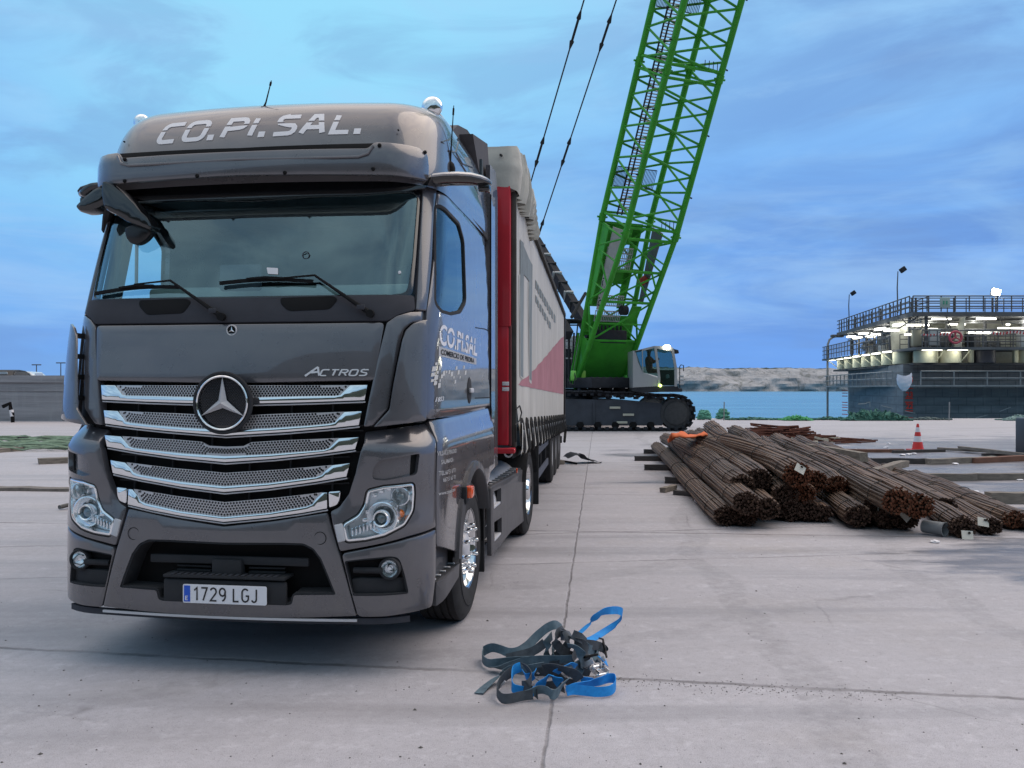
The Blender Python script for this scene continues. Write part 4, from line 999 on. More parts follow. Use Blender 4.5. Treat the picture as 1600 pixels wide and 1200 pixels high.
# entry step panel between the bumper corner and the wheel
def sp(u,v): return SD.inv(u,v,t0=.2,t1=1.2)
a0=sp(682,880)[0]; a1=s_ax-.545
for sg in (1,-1):
    fl=(lambda V,Fc:(V,Fc)) if sg>0 else flipx
    zs=sp(690,850)[1]; zt_=sp(690,907)[1]; zb=sp(686,946)[1]
    V,Fc=panelmesh([(a0,zt_-.02),(a1,zt_-.02),(a1,.82),(a0,.82)],SD,thick=.02,r=0,off=-.07,cell=.1); sr=mk('step_well',*fl(V,Fc),pdull,truck)
    pl=rounded([(a0-.005,zb),(a1-.02,zb+.06),(a1+.015,zt_+.01),(a0-.005,zt_)],.012); V,Fc=panelmesh(pl,SD,thick=.03,r=.007,off=.0); st_=mk('entry_step',*fl(V,Fc),pdull,truck)
    pA=SD(a0,zt_);pB=SD(a1,zt_+.01); Vv=[(sg*pA.x,pA.y,pA.z),(sg*pB.x,pB.y,pB.z),(sg*(pB.x-.2),pB.y,pB.z),(sg*(pA.x-.2),pA.y,pA.z)]
    bb=MB(); bb.add([Vector(q)+Vector((0,0,dz)) for dz in (-.02,0) for q in Vv],[(0,1,2,3),(4,5,6,7),(0,1,5,4),(1,2,6,5),(2,3,7,6),(3,0,4,7)]); tr_=bb.build('step_plate',dplast,st_,smooth=False)
    for k in range(5):
        f=(k+.5)/5; c_=pA.lerp(pB,f); bb=MB(); bb.box((sg*(c_.x-.09),c_.y,c_.z+.006),(.14,.022,.008),bev=.002); bb.build('step_tread',satin,tr_)
    pm=SD((a0+a1)/2,.7); bb=MB(); bb.box((sg*(pm.x-.05),pm.y,.78),(.10,abs(a1-a0),.02),bev=.004); 
# ---- lettering on the fender and door
def stext(name,txt,S,u0,v0,u1,v1,hpx,m,par,**k):
    t_=dict(t0=.3,t1=3.0) if S is CAB else dict(t0=.25,t1=1.46)
    a=S.inv(u0,v0,**t_);b_=S.inv(u1,v1,**t_); c_=S.inv(u0,v0-hpx,**t_)
    V0=textmesh(txt,**{q:w_ for q,w_ in k.items() if q not in('h','solid','slit')})[0]; tw=max(q[0] for q in V0)
    return text_on(name,txt,S,a,((b_[0]-a[0])/tw,(b_[1]-a[1])/tw),((c_[0]-a[0])/.72*0,(c_[1]-a[1])/.72),m,par,**k)
gv=mat('grey_vinyl',(.42,.42,.43),rough=.5)
for (txt,u0,v0,u1,v1,h_) in (('VILLAR DE PERALONSO',683,712,713,707,7),('SALAMANCA',689,725.5,708,721,7),('TEL.667 51 67 71',685,743,711.5,737.5,7),('667 51 67 71',692,753,711.5,748,6.5),('www.copisal.com',685,774,711,767,6)):
    stext('fender_lettering',txt,SD,u0,v0,u1,v1,h_,gv,fen1,size=1,bold=.015,h=.0015,solid=False)
stext('door_lettering','CO.PI.SAL',CAB,685,537,745,556,33,white,door,size=1,bold=.02,xs=1.2,slit=(.40,.47),h=.002,solid=False)
bn_=pts(CAB,[(685,541),(744,560),(744,570),(685,556)],t0=1.4,t1=2.4); V,Fc=panelmesh(bn_,CAB,thick=.001,r=0,off=.0022,cell=.2); bnr=mk('door_banner',V,Fc,gv,door)
stext('banner_lettering','COMERCIO DE PIEDRA',CAB,688,553.5,740,567,8.5,black,bnr,size=1,bold=.02,h=.0045,solid=False)
dotm=mat('dot_vinyl',(.55,.55,.54),rough=.5)
gra=None
for ci,(cx_,cy2,rx_,ry_,n_) in enumerate(((702,602,27,52,15),(700,604,20,38,12),(699,606,13,25,9))):
    for k_ in range(n_):
        t_=R(172-150*k_/(n_-1)); u_=cx_+rx_*math.cos(t_); v_=cy2-ry_*math.sin(t_)
        if v_<572 and u_>683 and u_<745 and v_>536: continue
        q_=CAB.inv(u_,v_,t0=1.4,t1=2.4); s_=.010+.004*((k_*7+ci)%3); V,Fc=panelmesh([(q_[0]-s_*2,q_[1]-s_),(q_[0]+s_*1.6,q_[1]-s_*.6),(q_[0]+s_*2,q_[1]+s_),(q_[0]-s_*1.4,q_[1]+s_*.8)],CAB,thick=.001,r=0,off=.002,cell=.2)
        mk('door_decal_dot',V,Fc,dotm,door)
stext('power_lettering','1853',CAB,677,628,693,626,7,silver,door,size=1,bold=.03,shear=.3,h=.004,solid=False)
# ---- side of the cab behind the door: corner fairing, roof spoiler
yR=CAB(SB,2).y
for sg in (1,-1):
    bb=MB(); x=1.20
    prof=[(yR+.0,.98),(yR+.42,1.0),(yR+.42,3.42),(yR+.30,3.62),(yR+.0,3.60)]
    bb.prism([(a,b_) for a,b_ in prof],'x',sg*(x-.012),sg*(x-.05)); ff=bb.build('side_fairing',paint,truck)
    bb=MB(); bb.box((sg*(x-.008),yR+.005,2.2),(.012,.014,2.3),bev=.004); bb.build('fairing_seal',black,ff)
    for z in (1.9,2.0):
        pass
bb=MB()
sec=[(1.55,3.60),(1.9,3.78),(2.3,3.86),(2.72,3.87),(2.74,3.72),(2.2,3.66)]
bb.prism(sec,'x',-1.02,1.02); spl=bb.build('roof_spoiler',mat('spoiler_grey',(.075,.075,.085),rough=.4,noisy=.1),truck,ang=30)
for sg in (1,-1):
    bb=MB(); bb.prism([(1.95,3.72),(2.66,3.84),(2.74,3.66),(2.72,3.40),(2.5,3.30),(2.2,3.52)],'x',sg*1.02,sg*1.13); bb.build('spoiler_end',MAT['spoiler_grey'],spl,ang=30)
# chrome-look branch pattern decal on the roof side
dec=mat('dark_vinyl',(.03,.035,.05),rough=.35,coat=.6)
rr=random.Random(3)
def rs(u,v): return ROOF.inv(u,v,t0=0,t1=.7)
for chain in ([(690,222),(716,250),(738,285)],[(700,236),(712,238),(722,256)],[(712,238),(716,222)],[(722,256),(738,262)],[(738,285),(752,318),(764,356)],[(742,300),(757,300)],[(748,318),(762,318)],[(755,336),(764,336)],[(730,270),(746,272)],[(690,222),(702,218)]):
    q=[]
    for u,v in chain:
        a,t=CAB.inv(u,v,t0=2.3,t1=3.4) if v>285 else rs(u,v)
        S_=CAB if v>285 else ROOF
        q.append(OFF(S_,.002)(a,t))
    try:
        bb=MB(); bb.tube(q,.006,5); bb.build('branch_decal',dec,roof)
    except Exception as ex_: print('decal',ex_)
# ---- cab floor, rear wall, interior
inte=mat('interior_grey',(.055,.080,.095),rough=.8,noisy=.2); cream=mat('interior_cream',(.50,.48,.40),rough=.8); dash=mat('dash_dark',(.028,.03,.034),rough=.6)
bb=MB(); bb.box((0,2.28,2.35),(2.30,.05,2.5)); bb.build('rear_wall',inte,truck)
bb=MB(); bb.box((0,1.35,1.33),(2.2,1.9,.05)); bb.build('cab_floor',inte,truck)
bb=MB(); bb.box((0,1.45,3.05),(2.2,1.3,.04)); bb.build('headliner',inte,truck)
bb=MB(); bb.box((0,.56,2.14),(2.1,.36,.26),bev=.05); ds=bb.build('dashboard',dash,truck)
bb=MB(); bb.box((.12,.66,2.315),(1.9,.16,.10),bev=.03); bb.build('dashboard_trim',cream,ds)
p0=PY(343,455,.42);p1=PY(408,412,.42); bb=MB(); bb.box(((p0.x+p1.x)/2,.43,(p0.z+p1.z)/2),(abs(p1.x-p0.x),.04,abs(p1.z-p0.z)),bev=.02); bb.build('tablet_holder',mat('holder_grey',(.05,.055,.065),rough=.5),ds)
for sg in (1,-1):
    bb=MB(); bb.box((sg*.62,1.35,1.98),(.50,.14,.80),rot=Matrix.Rotation(R(-10),3,'X'),bev=.06); se=bb.build('seat',mat('seat_cloth',(.06,.065,.075),rough=.9,noisy=.2),truck)
    bb=MB(); bb.box((sg*.62,1.10,1.62),(.50,.50,.16),bev=.05); bb.build('seat_cushion',MAT['seat_cloth'],se)
    bb=MB(); bb.box((sg*.62,1.43,2.50),(.28,.11,.20),rot=Matrix.Rotation(R(-8),3,'X'),bev=.045); bb.build('headrest',MAT['seat_cloth'],se)
p=PY(584,425,.72); bb=MB(); n=40
rot=Matrix.Rotation(R(-35),3,'X')
bb.tube([Vector((p.x,.80,2.22))+rot@Vector((.225*math.cos(2*math.pi*i/n),0,.225*math.sin(2*math.pi*i/n))) for i in range(n)],.014,8,closed=True)
swh=bb.build('steering_wheel',dash,truck)
bb=MB(); bb.lathe([(-.03,0),(-.03,.06),(.02,.07),(.05,.0)],(p.x,.80,2.22),'y',20); bb.build('wheel_hub',dash,swh)
for a_ in (0,120,240): pass
# curtain rail and inner pillars, as seen dimly through the glass
for sg in (1,-1):
    bb=MB(); bb.box((sg*1.05,.62,2.6),(.10,.10,.95),rot=Matrix.Rotation(R(-18),3,'X'),bev=.02); bb.build('inner_pillar',inte,truck)
q=CAB.inv(425,421); V,Fc=panelmesh(rounded(pts(CAB,[(415,416),(433,417),(433,427),(417,426)]),.006),CAB,thick=.001,r=0,off=-.016); mk('sticker',V,Fc,white,wsc)
q=OFF(CAB,-.016)(*CAB.inv(477,397)); bb=MB(); bb.lathe([(0,.022),(-.004,.024),(-.004,.019),(0,.018)],q,'y',24); bb.build('sensor_ring',gplast,wsc)
q=OFF(CAB,-.016)(*CAB.inv(625,424)); bb=MB(); bb.lathe([(0,.010),(-.004,.008),(-.004,.0)],q,'y',14); bb.build('sticker_dot',white,wsc)
# ---- wipers
def wiper(piv,elb,tip,b0,b1):
    S_=OFF(CAB,.035); I=lambda q:CAB.inv(*q)
    a=OFF(CAB,.02)(*I(piv)); e=S_(*I(elb)); t_=S_(*I(tip))
    mid=a.lerp(e,.25)
    bb=MB(); bb.tube([a,mid,e,t_],[.017,.013,.007,.005],8); bb.tube([a+Vector((.0,.01,0)),a-Vector((0,.02,0))],.024,12)
    wa=bb.build('wiper',black,truck)
    S2=OFF(CAB,.012); P=[]
    for i in range(11):
        f=i/10; P.append(S2(*I((b0[0]+(b1[0]-b0[0])*f,b0[1]+(b1[1]-b0[1])*f-7*math.sin(f*math.pi)*.6))))
    bb=MB(); bb.sweep(P,(.014,.022)); bb.build('wiper_blade',black,wa)
    m_=P[5]; bb=MB(); bb.sweep([P[3]+Vector((0,-.014,.008)),m_+Vector((0,-.022,.012)),P[7]+Vector((0,-.014,.008))],(.018,.012)); bb.build('blade_clip',black,wa)
    c_=a.lerp(mid,.9); bb=MB(); bb.box(tuple(a.lerp(e,.16)+Vector((0,-.012,0))),(.05,.02,.03),bev=.006); bb.build('washer_jet',gplast,wa)
wiper((349,497),(271,442),(215,448),(152,460),(282,450))
wiper((580,492),(494,434),(425,440),(345,444),(490,441))
# ---- camera-mirror wings on both roof corners
def loft(secs,m,name,par,n=18,**k):
    V=[];Fc=[]
    for (c_,ry,rz) in secs:
        for i in range(n):
            t=2*math.pi*i/n; V.append((c_[0],c_[1]+ry*math.cos(t)*(1 if math.cos(t)<0 else .75),c_[2]+rz*math.sin(t)*(1.0 if math.sin(t)>0 else .8)))
    for j in range(len(secs)-1):
        for i in range(n): Fc.append((j*n+i,j*n+(i+1)%n,(j+1)*n+(i+1)%n,(j+1)*n+i))
    Fc+=[tuple(range(n)),tuple((len(secs)-1)*n+i for i in range(n-1,-1,-1))]
    bb=MB(); bb.add(V,Fc); return bb.build(name,m,par,ang=50,**k)
pr_=PY(688,284,.62); pt_=PY(768,285,.82)
for sg in (1,-1):
    P=[pr_.lerp(pt_,f) for f in (-.08,.15,.4,.65,.85,.95,1.0)]
    secs=[((sg*q.x,q.y,q.z+[0,.008,.012,.010,.0,-.006,-.01][i]),[.11,.12,.12,.11,.09,.06,.02][i],[.035,.036,.038,.036,.028,.018,.006][i]) for i,q in enumerate(P)]
    wg=loft(secs,gloss,'mirror_wing',truck)
    secs=[((sg*q.x,q.y-.005,q.z+[0,.008,.012,.010,.0,-.006,-.01][i]+.012),[.112,.124,.124,.113,.092,.061,.02][i],[.027,.030,.032,.030,.024,.014,.004][i]) for i,q in enumerate(P)]
    if sg>0: loft(secs,mat('wing_cap',(.30,.31,.33),rough=.25,metal=.3,coat=1),'wing_cap',wg)
    else: loft(secs,dplast,'wing_cap',wg)
    p=P[4]; bb=MB(); bb.box((sg*p.x,p.y+.02,p.z-.035),(.08,.08,.05),bev=.015); bb.build('camera_pod',gloss,wg)
def blade(px,wd,y0,y1,th,m,name,par,n=20):
    """flattened pod: px = pixel path, wd = full width in pixels at each point, th = thickness in y"""
    q=[(a,b_,w_,y0+(y1-y0)*i/(len(px)-1)) for i,((a,b_),w_) in enumerate(zip(px,wd))]; V=[];Fc=[]
    for i,(u,v,w_,y) in enumerate(q):
        p=PY(u,v,y); u2,v2=px[min(i+1,len(px)-1)];u1,v1=px[max(i-1,0)]; d=PY(u2,v2,y)-PY(u1,v1,y); d.y=0; d.normalize(); nn=Vector((-d.z,0,d.x)); s_=(p-CL).length/F*w_/2
        for k in range(n):
            t_=2*math.pi*k/n; c_=math.cos(t_);s2=math.sin(t_); e_=.9
            V.append(p+nn*s_*math.copysign(abs(c_)**e_,c_)+Vector((0,th/2*math.copysign(abs(s2)**e_,s2)*min(1,w_/12),0)))
    for j in range(len(q)-1):
        for k in range(n): Fc.append((j*n+k,j*n+(k+1)%n,(j+1)*n+(k+1)%n,(j+1)*n+k))
    Fc+=[tuple(range(n-1,-1,-1)),tuple((len(q)-1)*n+k for k in range(n))]
    bb=MB(); bb.add(V,Fc); return bb.build(name,m,par,ang=50)
def slabpod(px,y,th,name,par,m=None,r=.018):
    P=[PY(u,v,y) for u,v in px]; V,Fc=panelmesh(rounded([(p.x,p.z) for p in P],.03,4),lambda a,t:Vector((a,y-.03*math.cos(min(1.5,abs(a*0))),t)),cell=.08,thick=th,r=r,back=True); return mk(name,V,Fc,m or gloss,par)
fm=slabpod([(163,283),(174,286),(184,293),(199,304),(214,319),(224,332),(234,340),(242,355),(238,361),(222,355),(200,347),(185,337),(174,332),(165,325),(161,300)],.24,.10,'front_mirror',truck)
slabpod([(119,323),(126,332),(141,332),(158,327),(171,319),(178,310),(178,296),(163,290),(151,294),(136,306)],.34,.12,'mirror_head',fm,r=.03)
slabpod([(126,302),(130,294),(141,286),(158,284),(176,287),(180,294),(161,294),(146,299),(136,307),(129,308)],.46,.12,'mirror_head',fm,r=.025)
slabpod([(197,357),(207,352),(217,351),(240,356),(241,365),(231,377),(218,384),(206,381),(199,372)],.30,.05,'mirror_bowl',fm,MAT['mirror_black'] if 'mirror_black' in MAT else mat('mirror_black',(.010,.010,.012),rough=.25,spec=.4))
bb=MB(); bb.tube([PY(172,322,.3),PY(168,338,.5),PY(166,360,.6)],.03,8); bb.build('mirror_stem',black,fm)
bb=MB(); bb.tube([PY(214,355,.42),PY(213,445,.50)],.011,8); bb.build('grab_bar',satin,truck)
# ---- roof lamps, antennas
def horn(u,v,y,r,m=chrome,foot=None):
    p=PY(u,v,y); bb=MB(); bb.lathe([(-.02,.0),(-.016,r*.5),(-.006,r*.85),(.012,r),(.022,r*1.02),(.03,r*.97)],p,'y',36)
    bb.lathe([(.03,r*.97),(.04,r*.9),(.07,r*.55),(.085,0)],p,'y',36); o=bb.build('roof_lamp',m,truck)
    if foot:
        f=PY(*foot,y+.03); bb=MB(); bb.tube([p+Vector((0,.05,0)),f],.012,8); bb.build('lamp_stalk',satin,o)
        bb=MB(); bb.lathe([(-.02,.0),(-.02,.03),(.02,.03),(.03,0)],f,'z',14); bb.build('lamp_foot',black,o)
    return o
horn(674,166,1.0,.073,foot=(667,190)); horn(707,207,2.05,.047,foot=(702,216)); horn(219,190,1.1,.060,foot=(216,204))
p=PY(688,180,1.1); bb=MB(); bb.tube([PY(680,172,1.05),PY(707,205,2.0)],.013,8); bb.build('lamp_rail',satin,truck)
def ant(u,v,y,ut,vt,r=.036,k=1):
    p=PY(u,v,y); t_=PY(ut,vt,y+.05); bb=MB(); bb.lathe([(-.045,r*.6),(-.03,r),(.0,r*1.05),(.03,r*.8),(.045,r*.4),(.05,0)],p,'z',16); o=bb.build('antenna',black,truck)
    bb=MB(); bb.tube([p+Vector((0,0,.03)),p.lerp(t_,.35),t_],[.009,.005,.003],6); bb.build('antenna_whip',black,o)
    if k: 
        m_=p.lerp(t_,.85); bb=MB(); bb.tube([m_,m_.lerp(t_,.7)],.007,6); bb.build('whip_coil',black,o)
ant(411,178,.60,424,126); ant(703,263,.95,709,165)
# ---- chassis, skirts, tank, wheels
bb=MB(); bb.box((-.42,3.2,.86),(.09,5.6,.28),bev=.01); bb.build('chassis_rail',dplast,truck)
bb=MB(); bb.box((.42,3.2,.86),(.09,5.6,.28),bev=.01); bb.build('chassis_rail',dplast,truck)
bb=MB(); bb.box((0,1.1,.80),(1.3,1.8,.5),bev=.05); bb.build('engine_block',black,truck)
bb=MB(); bb.box((0,.72,.62),(2.1,.6,.5),bev=.05); bb.build('bumper_carrier',black,truck)
bb=MB(); bb.box((0,.62,1.25),(2.15,.55,.75),bev=.05); bb.build('radiator_pack',black,truck)
for y in (AX,AX+3.70):
    bb=MB(); bb.tube([(-1.0,y,.5),(1.0,y,.5)],.07,10); bb.build('axle',black,truck)
SK=lambda a,t: Vector((1.19,a,t))
def skp(u,v): q=PXX(u,v,1.19); return (q.y,q.z)
skirt=[skp(767,761),skp(823,730),skp(822,812),skp(799,831),skp(768,870)]
hsA=rounded([skp(771,768),skp(783,762),skp(783,787),skp(772,797)],.02); hsB=rounded([skp(772,816),skp(784,808),skp(784,834),skp(773,848)],.02)
s1,s2=pan('side_skirt',rounded(skirt,.04),SK,pdull,mirror=True,thick=.04,r=.010,holes=[hsA,hsB],cell=.12)
for sg,ps in ((1,s1),(-1,s2)):
    for h_ in (hsA,hsB):
        ys=[q[0] for q in h_];zs=[q[1] for q in h_]; bb=MB(); bb.box((sg*1.08,(min(ys)+max(ys))/2,(min(zs)+max(zs))/2),(.03,max(ys)-min(ys)+.06,max(zs)-min(zs)+.06)); bb.build('foothold_back',black,ps)
        bb=MB(); bb.box((sg*1.135,(min(ys)+max(ys))/2+.03,min(zs)+.012),(.10,max(ys)-min(ys),.02),bev=.004); bb.build('foothold_tread',satin,ps)
    y0=min(q[0] for q in skirt);y1=max(q[0] for q in skirt);z1=max(q[1] for q in skirt)
    bb=MB(); bb.box((sg*.92,(y0+y1)/2,z1-.05),(.50,y1-y0-.05,.03),bev=.006); dk_=bb.build('deck_plate',gplast,ps)
    for k in range(14):
        bb=MB(); bb.box((sg*1.02,y0+.15+(y1-y0-.3)*k/13,z1-.03),(.26,.03,.008),bev=.002); bb.build('deck_rib',satin,dk_)
    bb=MB(); bb.tube([(sg*.88,y0+.25,.62),(sg*.88,y1-.1,.62)],.27,28); bb.build('fuel_tank',satin,truck)
    bb=MB(); bb.box((sg*1.195,(y0*.35+y1*.65),.83),(.012,.05,.05),bev=.004); bb.build('reflector',MAT['orange_lens'],ps)
    bb=MB(); bb.box((sg*1.0,AX+.655,.60),(.40,.03,.80),bev=.008); bb.build('mudflap',rub,truck)
    bb=MB(); bb.box((sg*1.0,AX+3.7+.62,.62),(.5,.03,.72),bev=.008); bb.build('mudflap',rub,truck)
    # arch cover over the drive wheels
    bb=MB(); V=[];Fc=[]
    for i in range(17):
        t=R(165-150*i/16)
        for xo in (1.235,.66): V.append((sg*xo,AX+3.7+.57*math.cos(t),WR+.57*math.sin(t)))
    for i in range(16): Fc.append((i*2,i*2+1,i*2+3,i*2+2))
    bb.add(V,Fc); bb.build('rear_mudguard',rub,truck)
def tyre(c,r,w_,sg,par,name='wheel',steer=True,deep=False):
    """wheel: polished rim mesh carrying the tyre, hub and nuts; sg=+1 faces the driver's side"""
    o_=c[0]+sg*w_/2; I=lambda x:o_-sg*x
    rr_=.287*r/.515; bb=MB()
    if steer: prof=[(I(.0),rr_+.004),(I(.008),rr_-.006),(I(.02),rr_-.012),(I(.06),rr_-.022),(I(.13),rr_-.03),(I(.15),rr_-.05),(I(.135),.215),(I(.10),.195),(I(.055),.18),(I(.040),.165),(I(.040),.115),(I(.06),.11)]
    else: prof=[(I(.0),rr_+.004),(I(.008),rr_-.006),(I(.03),rr_-.014),(I(.10),rr_-.026),(I(.16),rr_-.04),(I(.17),.21),(I(.16),.15),(I(.12),.14),(I(.06),.135)]
    bb.lathe(prof,(0,c[1],c[2]),'x',56); wh=bb.build(name,chrome,par,ang=30)
    n=40; T=[]
    h_=w_
    prof=[(I(.004),rr_-.004),(I(-.006),rr_+.02),(I(-.012),rr_+.09),(I(-.010),r-.10),(I(.004),r-.035),(I(.022),r-.008)]
    xs=[.03,.075,.08,.088,.093,.14,.145,.153,.158]
    for k,x in enumerate([.03,.072,.075,.085,.088,.122,.125,.135,.138,.177,.180,.190,.193,.225,.228,.238,.241,.285]):
        x=x*h_/.315; g=(k%4 in(2,3)) and k>0
        prof.append((I(x),r-(.014 if g else 0)))
    prof+=[(I(h_-.02),r-.008),(I(h_),r-.05),(I(h_+.01),r-.12),(I(h_),rr_)]
    bb=MB(); bb.lathe(prof,(0,c[1],c[2]),'x',72); bb.build('tyre',rub,wh,ang=32)
    # raised ring and lettering band on the sidewall
    bb=MB(); bb.lathe([(I(-.011),r-.115),(I(-.0155),r-.112),(I(-.0155),r-.106),(I(-.0115),r-.103)],(0,c[1],c[2]),'x',72); bb.build('sidewall_ring',rub,wh)
    hubp=[(I(.05),.112),(I(.025),.105),(I(.010),.085),(I(.004),.04),(I(.004),0)] if steer else [(I(.07),.13),(I(.0),.12),(I(-.015),.105),(I(-.02),0)]
    bb=MB(); bb.lathe(hubp,(0,c[1],c[2]),'x',28); bb.build('hub',satin if steer else chrome,wh)
    for k in range(10):
        t=2*math.pi*k/10+.2; y=c[1]+.1675*math.cos(t);z=c[2]+.1675*math.sin(t)
        base=.04 if steer else .15
        bb=MB(); bb.lathe([(I(base),.023),(I(base-.012),.023),(I(base-.014),.0165),(I(base-.065),.016),(I(base-.078),.012),(I(base-.082),0)],(0,y,z),'x',14); bb.build('wheel_nut',chrome,wh)
    return wh
for sg in (1,-1):
    tyre((sg*1.04,AX,WR),WR,.315,sg,truck)
    tyre((sg*1.045,AX+3.7,WR),WR,.30,sg,truck,steer=False)
    bb=MB(); bb.lathe([(sg*.88,.3),(sg*.88,WR-.02),(sg*.86,WR),(sg*.62,WR),(sg*.60,.3)],(0,AX+3.7,WR),'x',40); bb.build('inner_wheel',rub,truck)
# coupling plate and hoses behind the cab
bb=MB(); bb.box((0,AX+3.45,1.10),(.9,1.0,.12),bev=.03); bb.build('coupling_plate',dplast,truck)
for k,(dx,cc) in enumerate(((.25,(.5,.02,.02)),(.33,(.5,.4,.02)),(.41,(.02,.02,.02)))):
    bb=MB(); bb.tube([(dx,2.35,1.9),(dx+.05,2.5,1.55),(dx+.02,2.9,1.35),(dx-.02,3.1,1.6),(dx,3.2,1.95)],.014,8); bb.build('air_hose',mat('hose%d'%k,cc,rough=.5),truck)
# ================= CURTAIN-SIDED TRAILER (frame: origin front driver-side corner, x<=0 into the body, y backwards)
TA=R(5.75); TRO=Vector((.02,8.15,0)); TRM=Matrix.Translation(TRO)@Matrix.Rotation(-TA,4,'Z'); TRI=TRM.inverted(); TL=11.9; TC=TRI@Vector((0,0,H))
trailer=empty('semi_trailer',TRO,-TA,label='long curtain-sided trailer with red front post and dirty off-white curtain behind the truck',cat='trailer')
def TX(u,v,x=0):
    d=TRI.to_3x3()@Vector(((u-800)/F,1,(HV-v)/F)); t=(x-TC.x)/d.x; return TC+d*t
def ty(u,v=600): return TX(u,v).y
def zt_top(y): return 3.62-.0177*y
def zt_bot(y): return 1.14-.0265*y
curt=bpy.data.materials.new('curtain_canvas'); curt.use_nodes=True; t=curt.node_tree; b=t.nodes['Principled BSDF']; c=t.nodes.new('ShaderNodeTexCoord').outputs['Object']
n=noise(mapping(c,scale=(1,1.6,.5),nt_=t),1.6,8,.65,nt_=t); g=noise(mapping(c,scale=(1,6,.35),nt_=t),1.8,7,.7,nt_=t)
col=mixc(ramp(n,[(.3,0),(.7,1)],nt_=t),(.42,.40,.365),(.60,.575,.53),nt_=t); col=mixc(mth('MULTIPLY',ramp(g,[(.5,0),(.72,1)],nt_=t),.55,nt_=t),col,(.27,.25,.22),nt_=t)
t.links.new(col,b.inputs['Base Color']); b.inputs['Roughness'].default_value=.6; bn=t.nodes.new('ShaderNodeBump'); bn.inputs['Strength'].default_value=.35; bn.inputs['Distance'].default_value=.02
t.links.new(n,bn.inputs['Height']); t.links.new(bn.outputs[0],b.inputs['Normal'])
def CS(off=0):
    def f(y,q):   # q 0..1 bottom to top
        rip=.012*math.sin(y*5.2)*(1-q)+.010*math.sin(y*11+q*3)*max(0,.3-q)+.006*MN.noise(Vector((y*1.5,q*3,0)))
        loose=.05*max(0,1-y/.7)*max(0,1-q*5)
        return Vector((off+rip+loose,y,zt_bot(y)+(zt_top(y)-zt_bot(y))*q))
    return f
S0=CS(); V=[];Fc=[];ny,nq=110,26
y00=.10
for i in range(ny+1):
    for j in range(nq+1): V.append(S0(y00+(TL-y00)*i/ny,j/nq))
for i in range(ny):
    for j in range(nq): k=i*(nq+1)+j; Fc.append((k,k+nq+1,k+nq+2,k+1))
cur=mk('side_curtain',V,Fc,curt,trailer)
def tq(u,v):
    p=TX(u,v); y=p.y; return (y,(p.z-zt_bot(y))/(zt_top(y)-zt_bot(y)))
def cpatch(name,L_,m,off=.004,cell=.3):
    poly=[tq(u,v) for u,v in L_]
    poly=[(a,max(.0,min(.995,b_))) for a,b_ in poly]; S_=CS(off)
    # scale q so that cells are square-ish
    S2=lambda a,b_:S_(a,b_/2.5)
    V,Fc=panelmesh([(a,b_*2.5) for a,b_ in poly],S2,cell=cell,thick=.001,r=0); return mk(name,V,Fc,m,cur)
pinkm=mat('faded_red_print',(.38,.17,.205),rough=.6,noisy=.18,nscale=1.5); slate=mat('slate_print',(.19,.225,.245),rough=.6,noisy=.25,nscale=2); pale=mat('pale_print',(.50,.51,.50),rough=.6,noisy=.1,nscale=2)
cpatch('printed_swoosh',[(808,601),(820,591),(835,577),(850,560),(864,543),(876,529),(880.5,526),(880.5,616),(865,613),(850,610),(825,605)],pinkm)
cpatch('printed_bar',[(810,430),(816.5,425),(817.5,592),(810.5,588)],pale,.006); cpatch('printed_bar',[(811.5,374),(817.5,380),(818,590),(812,586)],slate,.008)
cpatch('printed_bar',[(824.5,440),(830,446),(831,600),(825,596)],pale,.006); cpatch('printed_bar',[(825.5,404),(831,414),(831,595),(826,592)],slate,.008)
cpatch('printed_bar',[(817.5,384),(826,405),(826,440),(817.5,428)],slate,.007)
for k in range(9):
    u0=836+k*3.6; f=(u0-836)/34; v0=437+f*62
    cpatch('printed_block',[(u0,v0),(u0+2.6,v0+5),(u0+2.6,v0+17-2*f),(u0,v0+13)],slate,.006)
    if k<7: cpatch('printed_block',[(u0,v0+24),(u0+2.4,v0+28),(u0+2.4,v0+38),(u0,v0+35)],slate,.006)
# lower hem band, strap loops with buckles
loopm=mat('strap_black',(.015,.015,.016),rough=.8)
V=[];Fc=[]
for i in range(81):
    y=y00+(TL-y00)*i/80
    for (dx,dz) in ((.012,.22),(.016,.20),(.016,-.02),(.0,-.10+.03*math.sin(y*9))): V.append((S0(y,0).x+dx,y,zt_bot(y)+dz))
for i in range(80):
    for k in range(3): Fc.append((i*4+k,(i+1)*4+k,(i+1)*4+k+1,i*4+k+1))
mk('curtain_hem',V,Fc,curt,cur)
for k in range(19):
    y=.45+k*.61; z=zt_bot(y); x=.035
    bb=MB(); bb.tube([(x,y-.09,z+.20),(x+.02,y-.10,z+.05),(x+.03,y-.05,z-.07),(x+.02,y,z-.10),(x+.03,y+.05,z-.05),(x+.02,y+.07,z+.08),(x,y+.04,z+.24),(x,y-.05,z+.26),(x,y-.09,z+.20)],.013,6); bb.build('curtain_strap',loopm,cur)
    bb=MB(); bb.box((x+.01,y+.02,z+.10),(.02,.05,.09),bev=.006); bb.build('buckle',mat('buckle_steel',(.35,.34,.33),rough=.4,metal=.8),cur)
